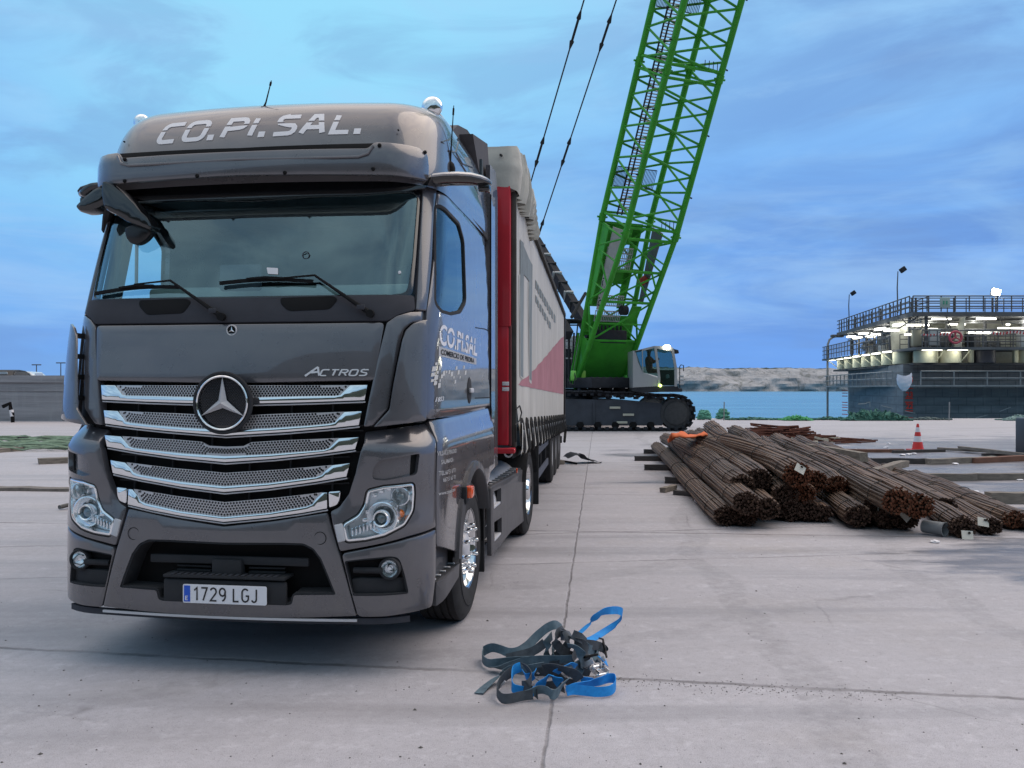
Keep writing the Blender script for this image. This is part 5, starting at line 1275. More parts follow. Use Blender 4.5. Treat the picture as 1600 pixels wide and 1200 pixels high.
# roof, front wall, posts
W_=2.5
bb=MB(); bb.add([(-W_,0,zt_bot(0)),(-.22,0,zt_bot(0)),(-.22,0,3.62),(-W_,0,3.62),(-W_,.05,zt_bot(0)),(-.22,.05,zt_bot(0)),(-.22,.05,3.62),(-W_,.05,3.62)],[(0,1,2,3),(7,6,5,4),(0,4,5,1),(1,5,6,2),(2,6,7,3),(3,7,4,0)]); bb.build('front_wall',red,trailer,smooth=False)
bb=MB(); bb.box((-.135,.03,2.95),(.20,.10,1.34),bev=.012); bb.build('corner_post_upper',red,trailer)
bb=MB(); bb.box((-.15,.035,1.72),(.19,.09,1.14),bev=.012); po=bb.build('corner_post',red,trailer)
bb=MB(); bb.box((-.045,.05,1.72),(.03,.07,1.16),bev=.006); bb.build('post_edge',mat('post_steel',(.12,.03,.035),rough=.5,noisy=.3),po)
for v in (599.5,608): 
    p=TX(788,v,-.10); bb=MB(); bb.box((p.x+.02,-.013,p.z),(.065,.004,.036),bev=.001); bb.build('reflective_square',white,po)
bb=MB(); bb.box((-.35,.0,1.10),(.72,.14,.05),bev=.01); bb.build('corner_plate',red,trailer)
p=TX(797,706,-.05); bb=MB(); bb.tube([(p.x+.035*math.cos(R(30*i)),-.05,p.z+.035*math.sin(R(30*i))) for i in range(12)],.010,6,closed=True); bb.build('lashing_ring',satin,trailer)
bb=MB(); bb.box((-.01,.085,2.35),(.05,.05,2.45),bev=.01); bb.build('curtain_pole',mat('pole_dark',(.06,.06,.055),rough=.5,noisy=.3),trailer)
bb=MB(); V=[(x,y,z) for y in (0.05,TL) for x,z in ((-W_,zt_top(y)-.02),(0,zt_top(y)-.02),(0,zt_top(y)+.10),(-W_,zt_top(y)+.10))]
bb.add(V,[(0,1,2,3),(7,6,5,4),(0,4,5,1),(1,5,6,2),(2,6,7,3),(3,7,4,0)]); bb.build('roof_canvas',curt,trailer,smooth=False)
bb=MB(); bb.sweep([(.02,.1,zt_top(.1)-.01),(.02,TL,zt_top(TL)-.01)],(.045,.07)); bb.build('curtain_rail',mat('rail_dark',(.035,.036,.035),rough=.5,noisy=.2),trailer)
tarp=mat('tarpaulin',(.47,.46,.42),rough=.65,noisy=.25,nscale=2.5,bump=.35,bscale=5)
# gathered tarpaulin on the front corner
V=[];Fc=[];na=70;nb=12
for i in range(na+1):
    f=i/na
    if f<.38: q=f/.38; x=-W_+W_*q; y=-.03+.04*MN.noise(Vector((x*3,0,1))); nx_,ny_=0,-1
    else: q=(f-.38)/.62; y=1.9*q; x=.03+.055*(1 if int(q*34)%2 else -1)*min(1,q*6)+.03*MN.noise(Vector((y*3,0,2))); nx_,ny_=1,0
    for j in range(nb+1):
        g=j/nb
        zb=(3.60 if f<.38 else 3.57-.10*abs(math.sin(q*5))-.12*max(0,q-.75)*2) ; zt2=(3.99 if f<.38 else 3.99-.40*q**1.7+.015*math.sin(q*100))
        bul=.03*math.sin(g*math.pi)*(1+.6*MN.noise(Vector((f*9,g*4,3)))); z=zb+(zt2-zb)*g
        V.append((x+nx_*bul,y+ny_*bul+.01*MN.noise(Vector((f*20,g*6,0))),z+.01*MN.noise(Vector((f*30,g*3,0)))))
for i in range(na):
    for j in range(nb): k=i*(nb+1)+j; Fc.append((k,k+nb+1,k+nb+2,k+1))
k0=len(V); V+=[(-W_,0,3.99),(0,0,3.99),(0,1.9,3.60),(-W_,1.9,3.60)]; Fc.append((k0,k0+1,k0+2,k0+3))
mk('gathered_tarpaulin',V,Fc,tarp,trailer,ang=60)
bb=MB(); bb.tube([TX(782,242,-.12),TX(789,246,-.1),TX(795,248,-.08),TX(800,256,-.05)],.012,6); bb.build('tarp_cord',loopm,trailer)
bb=MB(); bb.tube([TX(806,640,.03),TX(812,634,.05),TX(815,645,.06),TX(812,657,.05),TX(805,664,.05),TX(806,690,.04)],.007,6); bb.build('loose_cord',loopm,trailer)
# chassis side, guards, tail
bb=MB(); V=[(x,y,z+zt_bot(y)) for y in (.05,TL) for x,z in ((-.05,-.26),(-.01,-.26),(-.01,.02),(-.05,.02))]; bb.add(V,[(0,1,2,3),(7,6,5,4),(0,4,5,1),(1,5,6,2),(2,6,7,3),(3,7,4,0)]); 
bb2=MB(); V=[(x,y,z+zt_bot(y)) for y in (.05,TL) for x,z in ((-W_,-.12),(-.02,-.12),(-.02,-.02),(-W_,-.02))]; bb2.add(V,[(0,1,2,3),(7,6,5,4),(0,4,5,1),(1,5,6,2),(2,6,7,3),(3,7,4,0)]); bb2.build('load_bed',black,trailer,smooth=False)
for x in (-.75,-1.75):
    bb=MB(); bb.box((x,TL/2,.80),(.12,TL-.4,.36)); bb.build('chassis_beam',dplast,trailer)
gd=mat('guard_metal',(.09,.10,.13),rough=.45,metal=.4,noisy=.2)
for z in (.46,.80):
    bb=MB(); bb.box((-.06,4.3,z),(.03,4.2,.11),bev=.008); bb.build('side_guard',gd,trailer)
for y in (2.4,3.6,5.0,6.2):
    bb=MB(); bb.box((-.10,y,.72),(.05,.08,.62),bev=.006); bb.build('guard_post',dplast,trailer)
for x in (-.5,-2.0):
    bb=MB(); bb.box((x,2.5,.55),(.16,.16,.95),bev=.01); bb.box((x,2.5,.10),(.28,.28,.05),bev=.01); bb.build('landing_leg',dplast,trailer)
for y in (7.4,8.7,10.0):
    for sg,x in ((1,-.20),(-1,-2.3)):
        w0=MB(); w0.lathe([(x+sg*.16,.28),(x+sg*.15,.255),(x+sg*.0,.24),(x+sg*.0,.16),(x+sg*.05,.12),(x+sg*.05,0)],(0,y,.51),'x',32); wh=w0.build('wheel',satin,trailer)
        w0=MB(); w0.lathe([(x+sg*.16,.28),(x+sg*.185,.40),(x+sg*.17,.48),(x+sg*.15,.51),(x+sg*.06,.51),(x+sg*.055,.50),(x+sg*.045,.50),(x+sg*.04,.51),(x-sg*.04,.51),(x-sg*.045,.50),(x-sg*.06,.50),(x-sg*.065,.51),(x-sg*.15,.51),(x-sg*.18,.45),(x-sg*.18,.3)],(0,y,.51),'x',48); w0.build('tyre',rub,wh)
    bb=MB(); bb.tube([(-2.2,y,.51),(-.2,y,.51)],.06,8); bb.build('axle',black,trailer)
    bb=MB(); bb.box((-.22,y-.62,.62),(.36,.02,.50),bev=.004); bb.build('spray_flap',rub,trailer)
bb=MB(); bb.box((-.03,TL+.03,2.1),(.13,.08,2.62),bev=.012); rp=bb.build('rear_post',mat('post_black',(.02,.02,.024),rough=.5),trailer)
bb=MB(); bb.box((-W_/2,TL+.05,2.1),(W_-.1,.05,2.55),bev=.01); bb.build('rear_doors',mat('door_grey',(.3,.3,.3),rough=.5),trailer)
bb=MB(); bb.box((-W_/2,TL+.02,.50),(W_-.1,.10,.16),bev=.01); bb.build('rear_bumper',dplast,trailer)
bb=MB(); bb.tube([TX(878,655,.04),TX(884,668,.05),TX(882,690,.05)],.03,8); bb.build('tail_hinge',black,trailer)

# ================= CRAWLER CRANE
CB=Vector((4.903,33.196,7.937)); ca,ce=.40619,1.08525
cd_=Vector((math.cos(ce)*math.sin(ca),-math.cos(ce)*math.cos(ca),math.sin(ce))); cl_=Vector((math.cos(ca),math.sin(ca),0)); cn_=Vector((-math.sin(ce)*math.sin(ca),math.sin(ce)*math.cos(ca),math.cos(ce)))
BW,BH,JL=2.2,2.03,5.821
CO=Vector((4.1,36.9,0))
crane=empty('crawler_crane',CO,0,label='tall crawler crane with bright green lattice boom standing on black tracks by the quay edge',cat='crane')
def BP(s,l,n):   # point in the boom: s along, l across (-1..1), n depth (-1 under side .. 1 top side)
    h=BH*max(.10,min(1,1+s/7.0)) ; 
    return CB+cd_*s+cl_*l*BW/2+cn_*n*h/2-CO
green=mat('crane_green',(.034,.285,.017),rough=.42,coat=.2,noisy=.22,nscale=2)
gdk=mat('grating_metal',(.27,.27,.31),rough=.5,metal=.3); mach=mat('machine_dark',(.022,.025,.032),rough=.55,noisy=.3,nscale=4); grayc=mat('crane_grey',(.33,.36,.38),rough=.4,noisy=.1)
NS=5
boom=None
bb=MB(); L0=-7.0; top_=JL*NS
bb.tube([BP(-.05,-1,-1),BP(JL,-1,-1)],.115,12); boom=bb.build('boom_chord',green,crane)
for l in(-1,1):
    for n in(-1,1):
        bb=MB(); bb.tube([BP(-7.0,l,n),BP(0,l,n)],.105,12); bb.build('boom_chord',green,crane)
        if (l,n)!=(-1,-1): bb=MB(); bb.tube([BP(0,l,n),BP(JL,l,n)],.115,12); bb.build('boom_chord',green,crane)
        for k in range(1,NS):
            bb=MB(); bb.tube([BP(JL*k,l,n),BP(JL*(k+1),l,n)],.115,12); bb.build('boom_chord',green,crane)
def brace(a,c,r=.040,name='boom_brace',m=green):
    bb=MB(); bb.tube([a,c],r,7); return bb.build(name,m,crane)
nb_=0
for k in range(3):
    s0=JL*k; P=JL/5
    for i in range(10):
        sa=s0+P*i/2+.15*(i==0);sb=s0+P*(i+1)/2
        for (A,Bq) in (((-1,-1),(1,-1)),((-1,1),(1,1)),((-1,-1),(-1,1)),((1,-1),(1,1))):
            a,c=(A,Bq) if i%2 else (Bq,A)
            if A==(-1,1) and i%2==0 and False: continue
            brace(BP(sa,*a),BP(sb,*c),.044)
for k in range(3,NS):
    s0=JL*k
    bb=MB()
    for i in range(10):
        sa=s0+JL*i/10;sb=s0+JL*(i+1)/10
        for (A,Bq) in (((-1,-1),(1,-1)),((-1,1),(1,1)),((-1,-1),(-1,1)),((1,-1),(1,1))):
            a,c=(A,Bq) if i%2 else (Bq,A); bb.tube([BP(sa,*a),BP(sb,*c)],.036,6)
    bb.build('upper_bracing',green,crane)
for k in range(0,NS):
    for ds in (-.22,.22):
        for n in(-1,1): brace(BP(JL*k+ds,-1,n),BP(JL*k+ds,1,n),.055 if n<0 else .05,'joint_tube')
        for l in(-1,1): brace(BP(JL*k+ds,l,-1),BP(JL*k+ds,l,1),.045,'joint_tube')
    if k:
        brace(BP(JL*k+.22,-1,-1),BP(JL*k+.22,1,1),.03)
    for l in(-1,1):
        for n in(-1,1):
            bb=MB(); bb.tube([BP(JL*k-.14,l,n),BP(JL*k+.14,l,n)],.140,12); q=BP(JL*k,l,n); bb.tube([q-cl_*.22,q+cl_*.22],.04,8); bb.build('joint_lug',green,crane)
# ladder-like walkway up the inside, under the top face
V=MB()
for k in range(0,int(18/.11)):
    s=.3+k*.11; V.tube([BP(s,-.52,.80),BP(s,.06,.80)],.024,4,cap=False)
wk=V.build('walkway_grating',gdk,crane,smooth=False)
for l in (-.54,-.36,-.10,.08):
    bb=MB(); bb.sweep([BP(.2,l,.80),BP(18,l,.80)],(.035,.07)); bb.build('walkway_rail',mach,wk)
for s in (1.2,7.6,14.0):
    for (l0,l1) in ((-.96,-.50),(.10,.62)):
        bb=MB()
        for k in range(10): bb.tube([BP(s+.1,l0+(l1-l0)*k/9,.8),BP(s+.85,l0+(l1-l0)*k/9,.8)],.015,4)
        for e_ in(.1,.85): bb.tube([BP(s+e_,l0,.8),BP(s+e_,l1,.8)],.02,4)
        bb.build('rest_platform',mach,crane,smooth=False)
for (s,l) in ((JL+.22,.0),(.22,.0)):
    for k in range(4): brace(BP(s,.35+.16*k,-1)+Vector((0,0,0)),BP(s,.35+.16*k,-1)+Vector((.02,0,.35)),.014,'rope_guide_pin',mach)
for s in [1.6+2.3*k for k in range(7)]:
    brace(BP(s,1,-1),BP(s,1,-1)+cl_*.22+cd_*-.05,.03,'hanger_lug',mach); brace(BP(s+.6,-1,-1),BP(s+.6,-1,-1)-cl_*.2,.03,'hanger_lug',mach)
# foot section: plate, cross tubes, far plate, gratings, boards
def plate(pts3,th,m,name,nrm=None,par=None):
    nrm=nrm or (pts3[1]-pts3[0]).cross(pts3[2]-pts3[0]).normalized(); n=len(pts3)
    V=[p+nrm*th/2 for p in pts3]+[p-nrm*th/2 for p in pts3]; Fc=[tuple(range(n)),tuple(range(2*n-1,n-1,-1))]+[(i,i+n,(i+1)%n+n,(i+1)%n) for i in range(n)]
    bb=MB(); bb.add(V,Fc); return bb.build(name,m,par or crane,smooth=False)
plate([BP(-6.75,-.92,-1),BP(-6.75,.92,-1),BP(-4.75,1.0,-1),BP(-4.75,-1.0,-1)],.05,green,'boom_foot_plate')
plate([BP(-6.95,-1,-1),BP(-6.95,-1,1),BP(-4.8,-1,1),BP(-4.8,-1,-1)],.04,green,'boom_foot_side')
plate([BP(-6.95,1,-1),BP(-6.95,1,1),BP(-4.8,1,1),BP(-4.8,1,-1)],.04,green,'boom_foot_side')
plate([BP(-6.0,-.95,1),BP(-6.0,.95,1),BP(-4.9,.95,1),BP(-4.9,-.95,1)],.04,green,'boom_foot_back')
for s in (-4.7,-2.9,-1.55,-.2): brace(BP(s,-1,-1),BP(s,1,-1),.055,'cross_tube')
for s in (-3.9,): brace(BP(s,-1,-1),BP(s,1,-1),.03,'cross_tube')
for (a,c) in (((-4.7,-1),(-2.9,1)),((-4.7,1),(-3.8,0)),((-2.9,-1),(-1.55,1)),((-1.55,-1),(-.2,.6)),((-1.55,1),(-.2,-.9)),((-2.9,1),(-1.55,-.2))): brace(BP(a[0],a[1],-1),BP(c[0],c[1],-1),.038)
for l in(-1,1):
    for (s0,n0,s1,n1) in ((-4.7,-1,-3.3,1),(-3.3,1,-2.3,-1),(-2.3,-1,-1.1,1),(-1.1,1,-.2,-1)): brace(BP(s0,l,n0),BP(s1,l,n1),.042)
for s in (-4.6,-3.2,-2.0): brace(BP(s,-1,1),BP(s,1,1),.05,'cross_tube')
plate([BP(-2.6,-.95,1),BP(-2.6,.45,1),BP(-2.05,.5,1),BP(-2.05,-.95,1)],.04,green,'back_web'); plate([BP(-1.0,-.95,1),BP(-1.0,.6,1),BP(-.15,.65,1),BP(-.15,-.95,1)],.04,green,'back_web')
plate([BP(-3.6,.22,1),BP(-3.6,.52,1),BP(-.15,.72,1),BP(-.15,.35,1)],.04,green,'back_web')
for s in (-4.1,-3.45,-2.0,-1.5): 
    bb=MB()
    for k in range(15): bb.tube([BP(s,-.7+.075*k,.7),BP(s+.42,-.7+.075*k,.7)],.017,4)
    for e_ in (0,.21,.42): bb.tube([BP(s+e_,-.72,.7),BP(s+e_,.37,.7)],.025,4)
    bb.build('foot_grating',mat('grating_light',(.40,.41,.47),rough=.5),crane,smooth=False)
plate([BP(-3.4,-.99,1),BP(-3.4,-.99,.45),BP(-.15,-.99,.30),BP(-.15,-.99,1)],.05,green,'side_web')
plate([BP(-3.55,-.98,1),BP(-3.55,-.45,1),BP(-.15,-.45,1),BP(-.15,-.98,1)],.04,green,'back_web')
plate([BP(-4.75,-.98,1),BP(-4.75,.98,1),BP(-3.9,.98,1),BP(-3.9,-.98,1)],.04,green,'back_web')
plate([BP(-6.9,-.5,.0),BP(-6.9,.5,.0),BP(-5.2,.5,.0),BP(-5.2,-.5,.0)],.1,green,'foot_core')
for (a,c) in (((-4.6,-1),(-3.2,1)),((-4.6,1),(-3.2,-1)),((-3.2,-1),(-2.0,1)),((-2.0,1),(-.2,-1)),((-3.2,1),(-2.0,-1)),((-2.0,-1),(-.2,1))): brace(BP(a[0],a[1],1),BP(c[0],c[1],1),.042)
for s in (-4.2,-2.5,-1.2): brace(BP(s,-1,-.9),BP(s,-1,.9),.035); brace(BP(s,1,-.9),BP(s,1,.9),.035)
lb=plate([BP(-3.5,-.86,.10),BP(-3.5,-.68,-.10),BP(-.15,-.60,-.10),BP(-.15,-.86,.30)],.05,mat('board_grey',(.42,.42,.43),rough=.5,noisy=.1),'name_board')
# lettering up the board
e1=(BP(-1,-.86,.25)-BP(-3,-.86,.15)).normalized()
bo=BP(-3.35,-.72,-.05); nv=(BP(-3.5,-.68,-.10)-BP(-3.5,-.86,.10)); e2=(-nv).normalized(); n_=e1.cross(e2).normalized()
if (n_.y)>0: n_=-n_
V0,F0=textmesh('DUTCH',size=1,bold=.02)
V=[bo+e1*(x*.40)+e2*(y*.24)+n_*.045 for x,y in V0]
mk('board_lettering',V,F0,mat('board_ink',(.03,.035,.05),rough=.5),lb,smooth=False)
plate([BP(-3.2,.99,.5),BP(-3.2,.99,.0),BP(-.15,.99,-.1),BP(-.15,.99,.7)],.04,mat('board_dark',(.10,.115,.12),rough=.5),'side_board')
bb=MB(); bb.tube([BP(-2.35,.72,.2),BP(-2.1,.95,.2)],.16,10); bb.build('red_float',mat('dark_red',(.28,.02,.01),rough=.5),crane)
bb=MB(); bb.tube([BP(-3.5,.18,.1),BP(-3.5,.42,.1)],.20,14); bb.build('sheave',mach,crane)
plate([BP(-4.0,.35,-.4),BP(-4.0,.80,-.4),BP(-3.2,.85,-.4),BP(-3.2,.45,-.4)],.05,green,'tag_plate')
bb=MB(); c_=BP(-4.72,-.02,.25); bb.box(c_,(1.3,.8,.55),rot=Matrix.Rotation(ca,3,'Z'),bev=.08); wn=bb.build('winch',mach,crane)
for k in range(7):
    bb=MB(); q=c_+cl_*(-.55+.18*k)+Vector((0,-.3,.2)); bb.tube([q,q+Vector((0,0,.25))],.04,8); bb.build('winch_pin',mach,wn)
# hook-block stays: pendant ropes from the gantry head to the boom head
def wr(p): return Vector(p)-CO
gh=W(838,378,40.5); gh2=W(802,378,39.0)
rope=mat('steel_rope',(.018,.02,.026),rough=.5)
bt=BP(JL*NS,-.6,1)+CO
for g_,far,us in ((gh,W(963,0,31.5),(943,52,888,238,846,362)),(gh2,W(912.5,0,30.5),(898,47,839,238,0,0))):
    d=(far-g_).normalized(); end=g_+d*46
    bb=MB(); bb.tube([wr(g_),wr(end)],.030,6); rp_=bb.build('pendant_rope',rope,crane)
    for t_ in [k_ for k_ in (.985,)]:
        pass
    for (u_,v_) in ((us[0],us[1]),(us[2],us[3])) + (((us[4],us[5]),) if us[4] else ()):
        # point on the rope at image row v_
        lo,hi=0,46
        for it in range(40):
            m_=(lo+hi)/2; q=g_+d*m_; vv=HV-F*(q.z-H)/q.y
            if vv>v_: lo=m_
            else: hi=m_
        q=g_+d*m_; bb=MB(); bb.tube([wr(q-d*.75),wr(q-d*.45),wr(q-d*.4),wr(q+d*.4),wr(q+d*.45),wr(q+d*.75)],[.03,.09,.05,.05,.09,.03],8); bb.build('rope_socket',mach,rp_)
# boom head and back-stay link so that the ropes end on the boom
# gantry mast: two box legs from the deck up and back
for (hx,bx) in ((gh,W(905,492,36.8)),(gh2,W(869,492,35.4))):
    bb=MB(); bb.sweep([wr(bx-(hx-bx)*.25),wr(hx+(hx-bx)*.02)],(.34,.42)); ms=bb.build('gantry_mast',mach,crane,smooth=False)
    for k in range(7):
        q=wr(bx.lerp(hx,.1+.13*k)); bb=MB(); bb.box(q+Vector((0,0,.02)),(.42,.18,.5),rot=Matrix.Rotation(R(25),3,'X'),bev=.03); bb.build('mast_bracket',grayc if k%2 else mach,ms)
brace(wr(W(915,458,36)),wr(W(893,496,35)),.07,'back_stop',mach)
bb=MB(); bb.tube([wr(gh),wr(gh2)],.12,10); bb.build('gantry_head',mach,crane)
# superstructure: built along the crane's own heading
RC=Matrix.Rotation(ca,4,'Z')
def SP(l,b_,z): return cl_*l+Vector((-math.sin(ca),math.cos(ca),0))*b_+Vector((0,0,z))+(Vector((3.75,35.9,0))-CO)
def sbox(l,b_,z,d,m,name,bev=.04,par=None):
    bb=MB(); bb.box(SP(l,b_,z),d,rot=RC.to_3x3(),bev=bev); return bb.build(name,m,par or crane)
sbox(0,2.6,1.92,(2.8,8.6,.42),mach,'revolving_deck'); 
bb=MB(); bb.lathe([(1.28,1.3),(1.28,1.45),(1.6,1.45),(1.68,1.3)],SP(0,2.0,0),'z',40); bb.build('slewing_ring',mach,crane)
sbox(-1.0,5.5,3.1,(1.0,5.0,2.0),grayc,'engine_house'); sbox(1.0,5.5,3.1,(1.0,5.0,2.0),grayc,'engine_house')
for k in range(4): sbox(0,8.4,2.0+.62*k,(4.2,1.5,.6),mach,'counterweight')
for k in range(6):
    bb=MB(); q=SP(-.75+.3*k,-.35,1.62); bb.tube([q,q+Vector((.02,-.05,.35)),q+Vector((.08,.1,.5))],.09,8); bb.build('hydraulic_unit',mach,crane)
for k in range(5): sbox(-1.2+.6*k,-.55,1.68+.06*(k%2),(.32,.25,.35),mach,'valve_block',.03)
sbox(0,.1,1.56,(2.6,1.2,.14),mach,'front_plate'); sbox(-1.0,-.1,2.15,(.16,.5,.55),mat('lime_panel',(.25,.50,.06),rough=.4),'boom_lug'); sbox(1.0,-.1,2.05,(.14,.4,.4),green,'boom_lug')
sbox(2.6,.4,1.62,(2.8,.9,.16),mach,'cab_walkway')
# access platform left of the boom: rails and steps that show past the trailer's tail
for (u0,v0,u1,v1,r_,m_) in ((884,500,905,500,.05,mach),(884,508,903,508,.03,mach),(884,533,900,533,.03,grayc),(884,541,900,541,.03,grayc),(884,551,898,551,.03,mach),(884,560,897,560,.03,grayc),(889,500,889,600,.05,mach),(897,520,893,600,.04,mach),(903,505,897,560,.03,mach),(904,520,890,598,.05,green),(908,528,894,600,.035,green)):
    brace(wr(W(u0,v0,35.2)),wr(W(u1,v1,35.2)),r_,'access_rail',m_)
bb=MB(); bb.box(wr(W(896,503,35.6)),(.9,.6,.12),bev=.02); bb.build('access_deck',mach,crane)
bb=MB(); bb.box(wr(W(886,575,36)),(.35,.5,1.6),bev=.05); bb.build('side_cabinet',mach,crane)
bb=MB(); bb.tube([wr(W(888,592,34.8)),wr(W(891,600,34.7)),wr(W(897,601,34.6)),wr(W(899,590,34.6)),wr(W(897,578,34.7))],.025,6); bb.build('hose',rope,crane)
bb=MB(); bb.box(wr(W(896,587,34.7)),(.22,.12,.42),bev=.05); bb.build('lime_guard',mat('lime_panel2',(.22,.62,.10),rough=.4),crane)
# undercarriage
def track(y,name):
    xr,xl,zc_,rd=6.50,-2.6,.72,.68
    loop=[]
    for i in range(13): t=R(-90+180*i/12); loop.append((xr+rd*math.cos(t),zc_+rd*math.sin(t)))
    nt_=30
    for i in range(1,nt_): f=i/nt_; loop.append((xr+(xl-xr)*f,zc_+rd+ (.14*math.sin(f*math.pi*1.0)+.02*math.sin(f*40))*min(1,f*4)))
    for i in range(13): t=R(90+180*i/12); loop.append((xl+rd*math.cos(t),zc_+rd*math.sin(t)))
    for i in range(1,nt_): f=i/nt_; loop.append((xl+(xr-xl)*f,zc_-rd))
    V=[];Fc=[];m_=len(loop)
    for i,(x,z) in enumerate(loop):
        a=loop[i-1];c=loop[(i+1)%m_]; tx,tz=c[0]-a[0],c[1]-a[1]; l_=math.hypot(tx,tz); nx_,nz_=-tz/l_,tx/l_
        for yy,s_ in ((-.30,-.05),(.30,-.05),(.30,.06),(-.30,.06)): V.append(Vector((x+nx_*s_,y+yy,z+nz_*s_))-CO)
    for i in range(m_):
        for k in range(4): Fc.append((i*4+k,i*4+(k+1)%4,((i+1)%m_)*4+(k+1)%4,((i+1)%m_)*4+k))
    bb=MB(); bb.add(V,Fc); tr=bb.build(name,mach,crane,ang=30)
    # shoes
    L_=[0]
    for i in range(len(loop)): a=loop[i];c=loop[(i+1)%len(loop)]; L_.append(L_[-1]+math.hypot(c[0]-a[0],c[1]-a[1]))
    n=int(L_[-1]/.30); sh=[]
    for k in range(n):
        d_=L_[-1]*k/n; i=0
        while L_[i+1]<d_: i+=1
        a=loop[i];c=loop[(i+1)%len(loop)]; f=(d_-L_[i])/(L_[i+1]-L_[i]); x=a[0]+(c[0]-a[0])*f; z=a[1]+(c[1]-a[1])*f; ang=math.atan2(c[1]-a[1],c[0]-a[0])
        nx_,nz_=math.sin(ang),-math.cos(ang)
        bb=MB(); bb.box(Vector((x+nx_*.05,y,z+nz_*.05))-CO,(.24,1.06,.055),rot=Matrix.Rotation(-ang,3,'Y'),bev=.012)
        bb.box(Vector((x-nx_*.07,y-.40,z-nz_*.07))-CO,(.13,.10,.12),rot=Matrix.Rotation(-ang,3,'Y'))
        sh.append(bb)
    for q in sh: q.build('track_shoe',mach,tr)
    bb=MB(); bb.prism([(xl+.3,.22),(xr-.55,.22),(xr-.45,.55),(xr-.55,1.10),(4.6,1.22),(1.2,1.30),(xl+.3,1.22)],'y',y-.36,y+.36); bb.v=[v-CO for v in bb.v]; fr=bb.build('track_frame',mat('frame_blue_black',(.045,.052,.066),rough=.42,noisy=.25,nscale=2.5),crane,ang=25)
    for x in (xl+.9,3.6,): 
        bb=MB(); bb.box(Vector((x-.35,y-.37,.72))-CO,(.10,.05,.9),bev=.015); bb.build('frame_rib',MAT['frame_blue_black'],fr)
    for k in range(13):
        x=xl+.4+.70*k
        if x>xr-.7: break
        bb=MB(); bb.lathe([(-.0,.0),(-.0,.10),(.06,.15),(.2,.15)],Vector((x,y-.44,.24))-CO,'y',18); bb.build('track_roller',black,fr)
        bb=MB(); bb.box(Vector((x,y-.38,.40))-CO,(.16,.04,.08),bev=.01); bb.build('roller_cap',MAT['frame_blue_black'],fr)
    bb=MB(); bb.lathe([(-.47,0),(-.47,.40),(-.45,.45),(-.40,.47),(-.38,.60),(.3,.62)],Vector((xr-.02,y,zc_-.02))-CO,'y',40); bb.build('idler_wheel',mat('idler_dark',(.05,.052,.056),rough=.5,noisy=.2),tr)
    for (u,v,w2) in ((961,637,.42),(982,648,.44),(972,660,.42)):
        p=W(u,v,y-.40); 
        if y<35.5: bb=MB(); bb.box(p-CO,(w2,.02,.09),bev=.004); bb.build('maker_plate',mat('plate_yellowish',(.45,.44,.36),rough=.5),fr)
    for k in range(5):
        bb=MB(); bb.box(Vector((3.3+.55*k,y-.1,1.32))-CO,(.18,.3,.12),bev=.02); bb.build('carrier_block',mach,fr)
    return tr
track(34.35,'crawler_track'); track(40.2,'crawler_track')
bb=MB(); bb.box(Vector((2.2,37.3,.95))-CO,(2.6,5.4,.7),bev=.08); bb.build('car_body',mach,crane)
# operator's cab, turned to look along the quay
cw=mat('cab_white',(.30,.315,.33),rough=.35,coat=.4); cgl=glassmat('cab_glass',(.40,.55,.55),mixf=.10)
def CP(u,v,dy=0): return W(u,v,33.4+dy)-CO
def cprism(L_,dep,m,name,par,dy=0,smooth=False):
    n=len(L_); V=[CP(u,v,dy) for u,v in L_]+[CP(u,v,dy)+Vector((0,dep,0)) for u,v in L_]
    bb=MB(); bb.add(V,[tuple(range(n)),tuple(range(2*n-1,n-1,-1))]+[(i,i+n,(i+1)%n+n,(i+1)%n) for i in range(n)]); return bb.build(name,m,par,smooth=smooth)
cab=cprism([(989,548),(993,548),(1005,582),(1027,590),(1027,604),(989,606)],1.5,cw,'operator_cab',crane)
cprism([(989,605.5),(1027,603.5),(1059,603),(1061,609),(1040,612),(1006,614),(990,611)],1.6,mach,'cab_floor',cab)
cprism([(992,548),(1022,540.5),(1048,541),(1054,546),(1050,549),(1022,544),(992,551)],1.6,cw,'cab_roof',cab)
for L_ in ([(1022,541),(1026,541),(1032,590),(1031,604),(1027,604),(1028,588)],[(1049,545),(1053,546),(1058,575),(1058,604),(1054,604),(1054,575)],[(1003,546.5),(1004.5,546),(1005,583),(1004,582)]):
    cprism(L_,.08,cw,'cab_pillar',cab,-.02); cprism(L_,.08,cw,'cab_pillar',cab,1.5)
cprism([(993,549),(1003,546),(1004,582),(997,566)],.03,cgl,'cab_window',cab,.0)
cprism([(1004.5,547),(1022,543),(1028,588),(1005,582)],.03,cgl,'cab_window',cab,.01)
cprism([(1026,544),(1049,547),(1054,575),(1054,602),(1031,602),(1031,588)],.02,cgl,'cab_window',cab,.02)
cprism([(1032,578),(1053,578),(1054,602),(1032,602)],.5,mach,'console',cab,.3)
cprism([(1052,545),(1060,547),(1061,552),(1053,551)],.6,mach,'sun_shade',cab)
lampm=mat('work_lamp_lit',(1,.95,.8),emit=(1,.93,.72),estr=14)
bb=MB(); bb.box(CP(1042,542.5,-.05),(.24,.12,.16),bev=.04); bb.build('work_lamp',lampm,cab)
bb=MB(); bb.lathe([(-.05,0),(-.05,.05),(.05,.06)],CP(1032,602.5,-.1),'y',12); bb.build('side_lamp',mat('lamp_lime',(.8,1,.2),emit=(.75,1,.2),estr=4),cab)
bb=MB(); bb.tube([CP(1062,606),CP(1062,573),CP(1064,570),CP(1068,571),CP(1068,580)],.02,6); bb.build('mirror_bracket',mach,cab)
for v in (588,594,600): 
    bb=MB(); bb.box(CP(1065,v),(.16,.1,.08),bev=.02); bb.build('step_tread',cw,cab)
